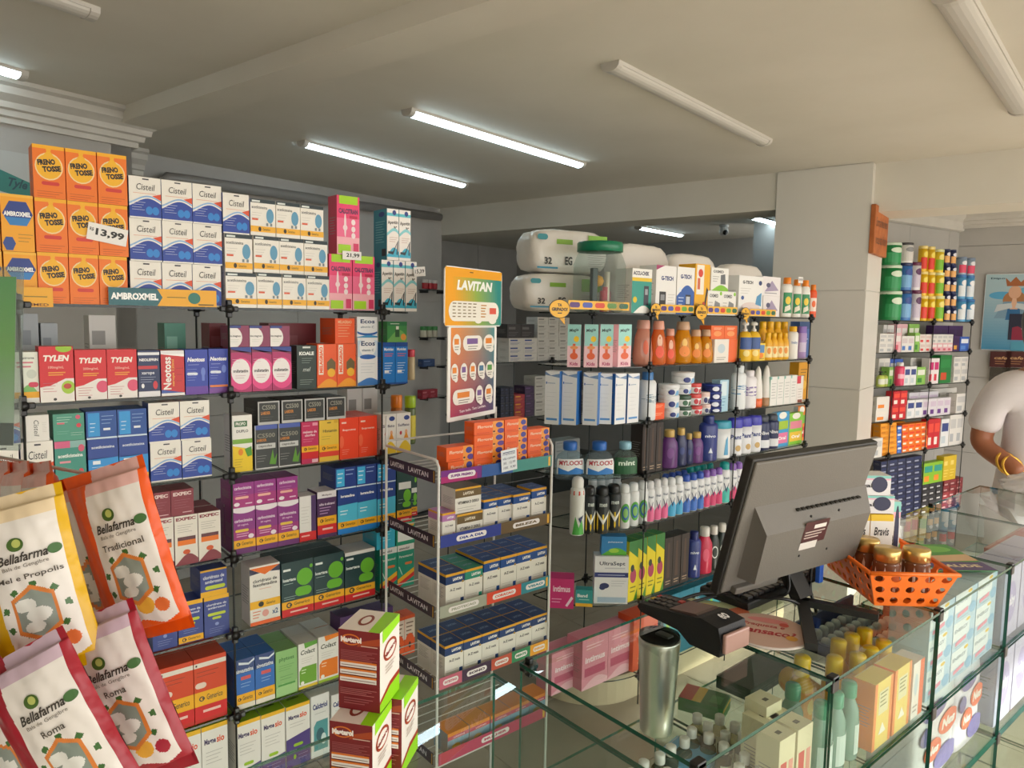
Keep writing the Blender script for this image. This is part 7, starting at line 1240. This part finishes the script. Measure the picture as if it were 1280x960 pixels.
tm('wip', 'white dental carton with navy drop', '#e8e8ea', [('r',0,.86,1,1,'#8ad0c8'),('r',0,.78,1,.86,'#f0b8cc'),('e',.72,.55,.2,.4,'#23284e'),('t','oral',.35,.5,.4,.2,'#2a2a30',0,.03)], name='dental_box')
p = inb(.062, .168, .167); cbox('wip', p, .11, .045, .06, ad, 'lower, on the supplement cartons'); p = inb(.055, .168, .213); cbox('wip', p, .10, .05, .06, ad, 'upper, on the supplement cartons')
p = inb(.136, .20); cbox('wip', p, .03, .19, .03, ad, 'upright at the basket back')
bt('goldjar', 'supplement jar with gold lid', 'supplement_jar', 'jar', [(.92,0),(1,.05),(1,.70),(.9,.78)], [(.96,.76),(1.0,.77),(1.0,.96),(.95,1)], '#7a4a2c', '#dcbc78', 1.0, 'plastic', (.06,.73,3.1,'#e8e4e0'), [('e',.1,.4,.4,.14,'#e8783c'),('t','VITA-C',0,.16,.8,.08,'#4a3a3a',0)], 'gold')
for i, (x, y, w) in enumerate([(.045, .045, 'at the basket front'), (.115, .05, 'at the basket front corner'), (.03, .118, 'against the supplement carton')]):
    o = make_bottle(BOT['goldjar'], .060, .118); o.location = inb(x, y); o.rotation_euler = (0, 0, R(ad+10)); tag(o, 'supplement jar with gold lid '+w, 'jar')
# ================================================================== near things: maroon cartons, sweet bags, acrylic sheet
def mast(p, w, h, d, rz, label):
    mb = MB(); x0, x1 = -w/2, w/2
    mb.face([(x0,0,0),(x1,0,0),(x1,0,h),(x0,0,h)], '#7c1f24'); mb.face([(x1,0,0),(x1,d,0),(x1,d,h),(x1,0,h)], '#efeae4'); mb.face([(x1,d,0),(x0,d,0),(x0,d,h),(x1,d,h)], '#7c1f24'); mb.face([(x0,d,0),(x0,0,0),(x0,0,h),(x0,d,h)], '#efeae4'); mb.face([(x0,0,h),(x1,0,h),(x1,d,h),(x0,d,h)], '#efeae4'); mb.face([(x0,d,0),(x1,d,0),(x1,0,0),(x0,0,0)], '#d9cdbc')
    f = Face(mb, (x0,0,0), (w,0,0), (0,0,h), (0,-1,0))
    f.poly([(.45,.8),(1,.84),(1,.93),(.5,.86)], '#a8441e'); f.ell(.3, .88, .23, .07, '#d9772a'); f.ell(.3, .88, .19, .055, '#7c1f24'); f.text('Masterol', .31, .88, .5, .07, '#f2ebe4', 0, .06); f.lines(.55, .81, .95, 1, .1, '#d8b8a8', .012); f.lines(.06, .74, .94, 7, .02, '#a85a5c', .008)
    for y in (.54, .45, .36): f.rect(.05, y, .93, y+.055, '#e8e2da'); f.rect(.05, y+.055, .93, y+.08, '#d9772a'); f.lines(.08, y+.02, .9, 1, .1, '#9a8a84', .01)
    f.lines(.06, .27, .94, 4, .022, '#b56a6a', .008); f.lines(.15, .15, .85, 3, .03, '#a85a5c', .01)
    f = Face(mb, (x1,0,0), (0,d,0), (0,0,h), (1,0,0)); f.poly([(0,0),(1,0),(1,.28),(.5,.26),(0,.14)], '#a82e1e'); f.poly([(0,0),(1,0),(1,.22),(.5,.2),(0,.10)], '#93d81c'); f.poly([(.12,1),(1,1),(1,.90),(.12,.84)], '#9ae01c'); f.ell(.5, .68, .34, .13, '#a8401e'); f.ell(.5, .68, .27, .10, '#efeae4'); f.text('Masterol', .5, .68, .6, .06, '#8a2420', 12, .05); f.lines(.25, .5, .75, 3, .04, '#c9b8ae', .012)
    f = Face(mb, (x0,0,h), (w,0,0), (0,d,0), (0,0,1)); f.poly([(.72,0),(1,0),(1,1),(.66,1)], '#9ae01c'); f.ell(.42, .5, .16, .26, '#8a3a2c'); f.ell(.42, .5, .10, .18, '#efeae4')
    return tag(mb.build('supplement_box', 'card', None, p, rz), label, 'box')
hM, wM, dM = .112, .060, .067
def mplace(pa, pb, zt, label):
    a = onz(*pa, zt); b = onz(*pb, zt); e = (b-a).normalized(); c = a+e*wM/2; mast((c.x, c.y, zt-hM+.0005), wM, hM-.001, dM, math.atan2(e.y, e.x), label); return a, e
a0, e0 = mplace((412, 900), (465.6, 907.6), CT+.001+hM, 'maroon supplement carton in the lower layer, nutrition table showing')
n0 = Vector((-e0.y, e0.x, 0)); c = a0+e0*(wM/2+.014)+n0*(dM+.003); mast((c.x, c.y, CT+.0015), wM, hM-.001, dM, math.atan2(e0.y, e0.x), 'maroon supplement carton in the lower layer, white side showing')
mplace((423, 785), (474.4, 791.5), CT+.001+2*hM, 'maroon supplement carton standing on top of two others')
# sweet bags: pillow of film, printed on the front
def bag(px, py, m, w, h, roll, yaw, pitch, c1, c2, flavour, label, winc='#8f9a92', fullprint=True, thick=.034):
    """centre seen at (px,py), m metres ahead; roll in the picture plane, yaw turns it about its long axis"""
    c = depth(px, py, m); Rm = CAMR @ (Matrix.Rotation(R(roll), 3, 'Z') @ Matrix.Rotation(R(yaw), 3, 'Y') @ Matrix.Rotation(R(pitch), 3, 'X'))
    nx, ny = (112, 180) if fullprint else (40, 64); c1h, c2h = hexc(c1), hexc(c2); wh = hexc('#e6e2dc'); mb = MB()
    def bul(u, v):       # height of the pillow
        a = max(0, 1-abs(2*u-1)**2.4)*max(0, 1-abs(2*v-1)**4.5); seal = 1 if .07 < v < .93 else .0
        wr = (.0011*math.sin(u*17+v*9)*math.sin(v*23)+.0005*math.sin(u*41+v*17))*(1 if .07 < v < .93 else .5)
        return (thick*a**.75)*(seal*.9+.1)+wr
    def pos(u, v, s=1, k=0): return (w*(u-.5)*(1-.05*math.sin(math.pi*v)), h*(v-.5), s*bul(u, v)*.55+k)
    def inhex(u, v, r, cu=.60, cv=.36): x = (u-cu)*w/h; y = v-cv; return abs(x) < r*.80 and abs(x)*.5+abs(y)*.9 < r
    def colr(u, v):
        lft = .35-.05*math.sin(math.pi*v)
        if u < lft or u > .93: return c1h
        if v < .05: return c1h
        if v > .86: return c2h
        if inhex(u, v, .115):
            for eu, ev, ru, rv in ((.52, .41, .10, .035), (.62, .35, .11, .04), (.56, .29, .09, .03)):
                if ((u-eu)/ru)**2+((v-ev)/rv)**2 < 1: return hexc('#e4e6e0')
            return hexc(winc)
        if inhex(u, v, .138): return hexc('#d9823c')
        x = (u-.60)*w/h; y = v-.36
        if .138 < math.hypot(x, y) < .168 and math.sin(math.atan2(y, x)*9+1) > .55 and y > -.12: return hexc('#3f6a34')
        if (u-.66)**2*(w/h)**2+(v-.2)**2 < .0026: return hexc('#e8b040')
        if (u-.44)**2*(w/h)**2+(v-.16)**2 < .0012: return hexc('#a8507a' if flavour != 'Roma' else '#9a2438')
        if (u-.82)**2*(w/h)**2+(v-.18)**2 < .0016: return hexc('#e0733c' if flavour != 'Roma' else '#a8283c')
        if v < .10+.02*math.sin(u*14): return c1h
        return wh
    V = [pos(i/nx, j/ny) for j in range(ny+1) for i in range(nx+1)]; F = []; C4 = []
    for j in range(ny):
        for i in range(nx): F.append((j*(nx+1)+i, j*(nx+1)+i+1, (j+1)*(nx+1)+i+1, (j+1)*(nx+1)+i)); C4.append(colr((i+.5)/nx, (j+.5)/ny))
    mb.mesh(V, F, C4, 0, True)
    bx, by = 14, 20; V = [pos(i/bx, j/by, -1) for j in range(by+1) for i in range(bx+1)]; F = []
    for j in range(by):
        for i in range(bx): F.append((j*(bx+1)+i, (j+1)*(bx+1)+i, (j+1)*(bx+1)+i+1, j*(bx+1)+i+1))
    mb.mesh(V, F, c1, 0, True)
    t = link('sweet_bag', None); t.matrix_world = Matrix.Translation(c) @ Rm.to_4x4(); tag(t, label, 'bag'); mb.build('pouch', 'film', t)
    if fullprint:
        mb = MB()
        def fn(cu, cv, ww, hh2, k): return lambda x, y: pos(cu+x*ww, cv+y*hh2, 1, k)
        mb.text('Bellafarma', fn(.60, .665, .44, .05, .0012), '#3a352e', .02, .3); mb.build('brand_print', 'card', t)['kind'] = 'stuff'
        mb = MB(); mb.text('Bala de Gengibre', fn(.61, .615, .40, .026, .0012), '#6a645c', .0); mb.build('line_print', 'card', t)['kind'] = 'stuff'
        mb = MB(); mb.text(flavour, fn(.62, .555, .09+.034*len(flavour), .036, .0012), '#4a443c', .01); mb.build('flavour_print', 'card', t)['kind'] = 'stuff'
        for nm, cu, cv, ru, rv, cc in (('leaf_logo', .57, .735, .075, .036, '#4a6a2c'), ('leaf_logo', .585, .74, .04, .022, '#b9c46a'), ('seal_print', .87, .665, .055, .027, '#3f6a34')):
            mb = MB(); mb.face([pos(cu+ru*math.cos(2*math.pi*q/18), cv+rv*math.sin(2*math.pi*q/18), 1, .0009 if nm != 'leaf_logo' or ru > .05 else .0015) for q in range(18)], cc); mb.build(nm, 'card', t)
    return t
bag(160, 690, .80, .112, .198, 17, -14, 0, '#e8590f', '#e2b4ae', 'Tradicional', 'orange sweet bag with white label in front of its twins')
bag(122, 697, .835, .112, .198, 15, -30, 0, '#e8590f', '#e2b4ae', 'Tradicional', 'orange sweet bag directly behind the foremost orange bag', fullprint=False)
bag(104, 702, .87, .112, .196, 13, -38, 0, '#e8590f', '#e2b4ae', 'Tradicional', 'orange sweet bag furthest back behind the yellow bag', fullprint=False)
bag(36, 732, .72, .108, .186, 15, 8, 0, '#dcae08', '#e6d2ae', 'Mel e Propolis', 'yellow sweet bag with honey label', )
bag(152, 870, .74, .110, .182, 22, -10, 0, '#a01a2c', '#ccb4c4', 'Roma', 'crimson sweet bag hanging below the orange bags', '#87948a')
bag(78, 918, .66, .106, .176, 29, -6, 0, '#a01a2c', '#ccb4c4', 'Roma', 'crimson sweet bag hanging below the yellow bag', '#87948a')
bag(8, 920, .68, .100, .165, 30, -20, 0, '#a01a2c', '#ccb4c4', 'Roma', 'crimson sweet bag tucked behind at the display edge', fullprint=False)
for i, (x, y, m) in enumerate([(62, 660, .86), (32, 655, .90), (5, 650, .94), (-20, 645, .98)]):
    bag(x, y+20, m, .112, .198, 9-2*i, -42, 0, '#e8590f', '#e2b4ae', 'Tradicional', 'orange sweet bag in the rear queue, '+('first', 'second', 'third', 'last')[i]+' behind the yellow bag', fullprint=False)
# wire stand the bags hang on
t = thing('bag_stand', (0, 0, 0), 'thin wire stand carrying the sweet bags', 'display stand')
for i, (p0, p1) in enumerate([((150, 600, .80), (-60, 560, 1.1)), ((40, 640, .72), (-90, 600, .95)), ((150, 790, .75), (-80, 770, 1.0))]):
    mb = MB(); mb.tube([depth(*p0), depth(*p1)], .0022, '#b8b8b6', 6); mb.build('hook', 'paint', t)
pp = depth(-75, 600, 1.0); mb = MB(); mb.tube([(pp.x, pp.y, FZ+.01), (pp.x, pp.y, pp.z+.12)], .008, '#b8b8b6', 8); mb.build('post', 'paint', t)
mb = MB(); mb.lathe([(.16, FZ+.009), (.16, FZ+.02), (.02, FZ+.03)], '#9a9a98', 20, cx=pp.x, cy=pp.y); mb.build('base', 'paint', t)
# acrylic price-list holder at the frame edge
c = depth(-13, 448, .62); t = thing('acrylic_holder', c, 'clear acrylic sign holder with green and white sheet', 'sign holder'); t.matrix_world = Matrix.Translation(c) @ (CAMR @ Matrix.Rotation(R(-1), 3, 'Z')).to_4x4()
wA, hA = .058, .158
mb = MB(); mb.bbox(-wA/2, wA/2, -hA/2, hA/2, 0, .004, .001, '#dfe6e4'); mb.build('front_sheet', 'clear', t)
mb = MB(); n = 30
for j in range(n):
    v0, v1 = j/n, (j+1)/n; k = (v0+v1)/2
    cc = lerp(hexc('#eef4e6'), hexc('#9ae85a'), (k-.12)*2.2) if k < .6 else lerp(hexc('#9ae85a'), hexc('#52d066'), (k-.6)*2.0)
    if k < .14: cc = hexc('#1f3a36')
    X0, X1 = -wA/2+.003, wA/2-.008; Y = lambda v: -hA/2+.004+(hA-.012)*v
    mb.face([(X0, Y(v0), -.001), (X1, Y(v0), -.001), (X1, Y(v1), -.001), (X0, Y(v1), -.001)], cc)
mb.face([(-wA/2+.003, -hA/2+.004, -.0016), (-wA/2+.003, hA/2-.008, -.0016), (wA/2-.008, hA/2-.008, -.0016), (wA/2-.008, -hA/2+.004, -.0016)], '#e4e8e0')
mb.build('insert', 'card', t)
cw = t.matrix_world; w0 = cw @ Vector((-wA*.3, -hA/2, .002)); mi = cw.inverted()
mb = MB(); mb.tube([mi @ w0, mi @ Vector((w0.x, w0.y, FZ+.01))], .004, '#b8bcbc', 8); mb.build('stem', 'paint', t)
mb = MB(); V = []; 
pts = [mi @ Vector((w0.x+.10*math.cos(q*math.pi/8), w0.y+.10*math.sin(q*math.pi/8), FZ+.009)) for q in range(16)]; pt2 = [mi @ Vector((w0.x+.10*math.cos(q*math.pi/8), w0.y+.10*math.sin(q*math.pi/8), FZ+.018)) for q in range(16)]
mb.face(pt2, '#a8acac'); mb.face(pts[::-1], '#a8acac')
for q in range(16): k = (q+1) % 16; mb.face([pts[q], pts[k], pt2[k], pt2[q]], '#a8acac')
mb.build('base', 'paint', t)
# ================================================================== the woman in white
def skin_obj(name, joints, edges, mat, col, parent, sub=2):
    me = bpy.data.meshes.new(name); me.from_pydata([j[:3] for j in joints], edges, []); o = bpy.data.objects.new(name, me); COL.objects.link(o)
    sk = o.modifiers.new('skin', 'SKIN'); sk.use_smooth_shade = True
    for k, j in enumerate(joints): me.skin_vertices[0].data[k].radius = (j[3], j[4] if len(j) > 4 else j[3]); me.skin_vertices[0].data[k].use_root = (k == 0)
    ss = o.modifiers.new('sub', 'SUBSURF'); ss.levels = sub; ss.render_levels = sub
    dg = bpy.context.evaluated_depsgraph_get(); dg.update(); ev = o.evaluated_get(dg); m2 = bpy.data.meshes.new_from_object(ev); bpy.data.objects.remove(o)
    ca = m2.color_attributes.new('Col', 'FLOAT_COLOR', 'CORNER'); cc = hexc(col); ca.data.foreach_set('color', list(cc)*len(m2.loops))
    m2.materials.clear(); m2.materials.append(M[mat]); 
    for pz in m2.polygons: pz.use_smooth = True
    return link(name, m2, parent)
pc_ = depth(1306, 520, 3.35); fl0 = FZ+.009
person = thing('person', (pc_.x, pc_.y, fl0), 'person in white short-sleeved tunic and trousers, hand in pocket, gold bracelet', 'person', rotz=math.atan2(-pc_.y, -pc_.x)+R(90)+R(26))
person.scale = (1.13, 1.13, 1.13); SK = '#9a5f40'; hs = 1.72        # local: faces -Y, x to her left is +X
B = [(0,0,.95,.10,.09),(0,.01,1.10,.11,.085),(0,.01,1.28,.13,.09),(0,.015,1.40,.10,.07),(0,.01,1.47,.05,.05),(0,-.01,1.54,.055,.06),(0,-.015,1.62,.074,.088),(0,-.01,1.69,.05,.06),
     (.09,.0,.90,.085),(.10,-.005,.50,.055),(.10,.01,.09,.038),(.10,-.12,.03,.03),(-.09,.0,.90,.085),(-.10,-.005,.50,.055),(-.10,.01,.09,.038),(-.10,-.12,.03,.03),
     (.17,.01,1.37,.055),(.228,.03,1.125,.046),(.125,-.13,1.03,.032),(-.17,.01,1.37,.055),(-.228,.03,1.125,.047),(-.125,-.13,1.03,.033)]
E_ = [(0,1),(1,2),(2,3),(3,4),(4,5),(5,6),(6,7),(0,8),(8,9),(9,10),(10,11),(0,12),(12,13),(13,14),(14,15),(3,16),(16,17),(17,18),(3,19),(19,20),(20,21)]
skin_obj('body', B, E_, 'skin', SK, person)
for sg in (-1, 1):     # hands: palm and five fingers
    bx, by, bz = sg*.11, -.14, 1.005
    J = [(bx,by,bz,.022),(bx-sg*.02,by-.03,bz-.035,.026)]; Ed = [(0,1)]
    for q in range(4):
        fx = bx-sg*.02+(q-1.5)*.016; n0 = len(J); J += [(fx,by-.035,bz-.06,.0095),(fx-sg*.004,by-.042,bz-.09-.006*(q in (1, 2)),.0085),(fx-sg*.006,by-.03,bz-.112-.008*(q in (1, 2)),.0075)]; Ed += [(1,n0),(n0,n0+1),(n0+1,n0+2)]
    n0 = len(J); J += [(bx-sg*.05,by-.045,bz-.04,.010),(bx-sg*.06,by-.05,bz-.07,.0085)]; Ed += [(1,n0),(n0,n0+1)]
    skin_obj('hand', J, Ed, 'skin', SK, person, 1)
TU = [(0,.0,.76,.20,.14),(0,.0,.95,.18,.125),(0,.005,1.10,.16,.112),(0,.005,1.27,.172,.115),(0,.015,1.385,.12,.085),(0,.01,1.445,.062,.058),(.165,.01,1.375,.078),(.205,.02,1.25,.07),(.222,.025,1.165,.068),(-.165,.01,1.375,.078),(-.205,.02,1.25,.07),(-.222,.025,1.165,.068)]
skin_obj('tunic', TU, [(0,1),(1,2),(2,3),(3,4),(4,5),(4,6),(6,7),(7,8),(4,9),(9,10),(10,11)], 'cloth', '#dcd6d8', person)
TRs = [(0,.0,.86,.14,.11),(.09,.0,.80,.105),(.10,.0,.45,.085),(.10,.01,.10,.075),(-.09,.0,.80,.105),(-.10,.0,.45,.085),(-.10,.01,.10,.075)]
skin_obj('trousers', TRs, [(0,1),(1,2),(2,3),(0,4),(4,5),(5,6)], 'cloth', '#dcd6d8', person)
mb = MB(); mb.tube([(math.cos(q*math.pi/8)*.045-.0, math.sin(q*math.pi/8)*.012, math.sin(q*math.pi/8)*.05) for q in range(17)], .012, '#dcd6d8', 8); o = mb.build('collar', 'cloth', person, (0, -.03, 1.465)); o.scale = (1.5, 1.5, .7)
for q in range(2): 
    mb = MB(); n = 16; mb.tube([(.044*math.cos(2*math.pi*k/n), .044*math.sin(2*math.pi*k/n), 0) for k in range(n+1)], .006, '#d8a848', 8); o = mb.build('bracelet', 'gold', person, (-.163+.014*q, -.080-.020*q, 1.063-.012*q)); o.rotation_euler = (R(60), R(36), 0)
mb = MB(); mb.bbox(-.05, .05, -.006, 0, -.07, .07, .003, '#dcd6d8'); o = mb.build('pocket', 'cloth', person, (-.10, -.15, .93)); o.rotation_euler = (0, 0, R(-28))
bm = bmesh.new(); bmesh.ops.create_uvsphere(bm, u_segments=24, v_segments=16, radius=1)
for v in bm.verts:
    x, y, q = v.co; f_ = 1.0
    if y < -.35 and q < .45: f_ = .78
    v.co = Vector((x*.092*f_, y*.112*f_+.012, q*.118+ (0 if q > -.2 else (q+.2)*.10)))
mb = MB(); bm.verts.index_update(); mb.mesh([v.co.copy() for v in bm.verts], [tuple(v.index for v in f.verts) for f in bm.faces], '#17120f', 0, True); bm.free(); mb.build('hair', 'hair', person, (0, .012, 1.645))
for sg in (-1, 1): mb = MB(); mb.lathe([(.001, -.006), (.008, -.003), (.008, .003), (.001, .006)], '#241a16', 10); mb.build('eye', 'plastic', person, (sg*.03, -.104, 1.625)); mb = MB(); mb.lathe([(.001, -.02), (.012, -.008), (.012, .01), (.001, .02)], SK, 10, ey=.6); mb.build('ear', 'skin', person, (sg*.078, 0, 1.615))
mb = MB(); mb.lathe([(.001, .03), (.009, .022), (.013, .004), (.008, -.004), (.001, -.006)][::-1], SK, 10); mb.build('nose', 'skin', person, (0, -.104, 1.59)); mb = MB(); mb.bbox(-.02, .02, -.004, .004, -.005, .005, .002, '#8a4038'); mb.build('mouth', 'skin', person, (0, -.098, 1.565))
# clear plastic bag on the counter end, in front of her
bm = bmesh.new(); bmesh.ops.create_icosphere(bm, subdivisions=4, radius=1)
for v in bm.verts:
    x, y, q = v.co; n = 1+.10*math.sin(x*9+y*4)*math.cos(q*7+x*3)+.05*math.sin(y*19+q*11); v.co = Vector((x*.17*n, y*.10*n, max(0, (q+.35)*.045*n)))
mb = MB(); bm.verts.index_update(); mb.mesh([v.co.copy() for v in bm.verts], [tuple(v.index for v in f.verts) for f in bm.faces], '#e6e4e4', 0, True); bm.free()
p = onz(1300, 612, CT); tag(mb.build('plastic_bag', 'tint', None, (p.x, p.y, CT+.001), R(-20)), 'crumpled pale plastic bag on the end of the counter', 'bag')
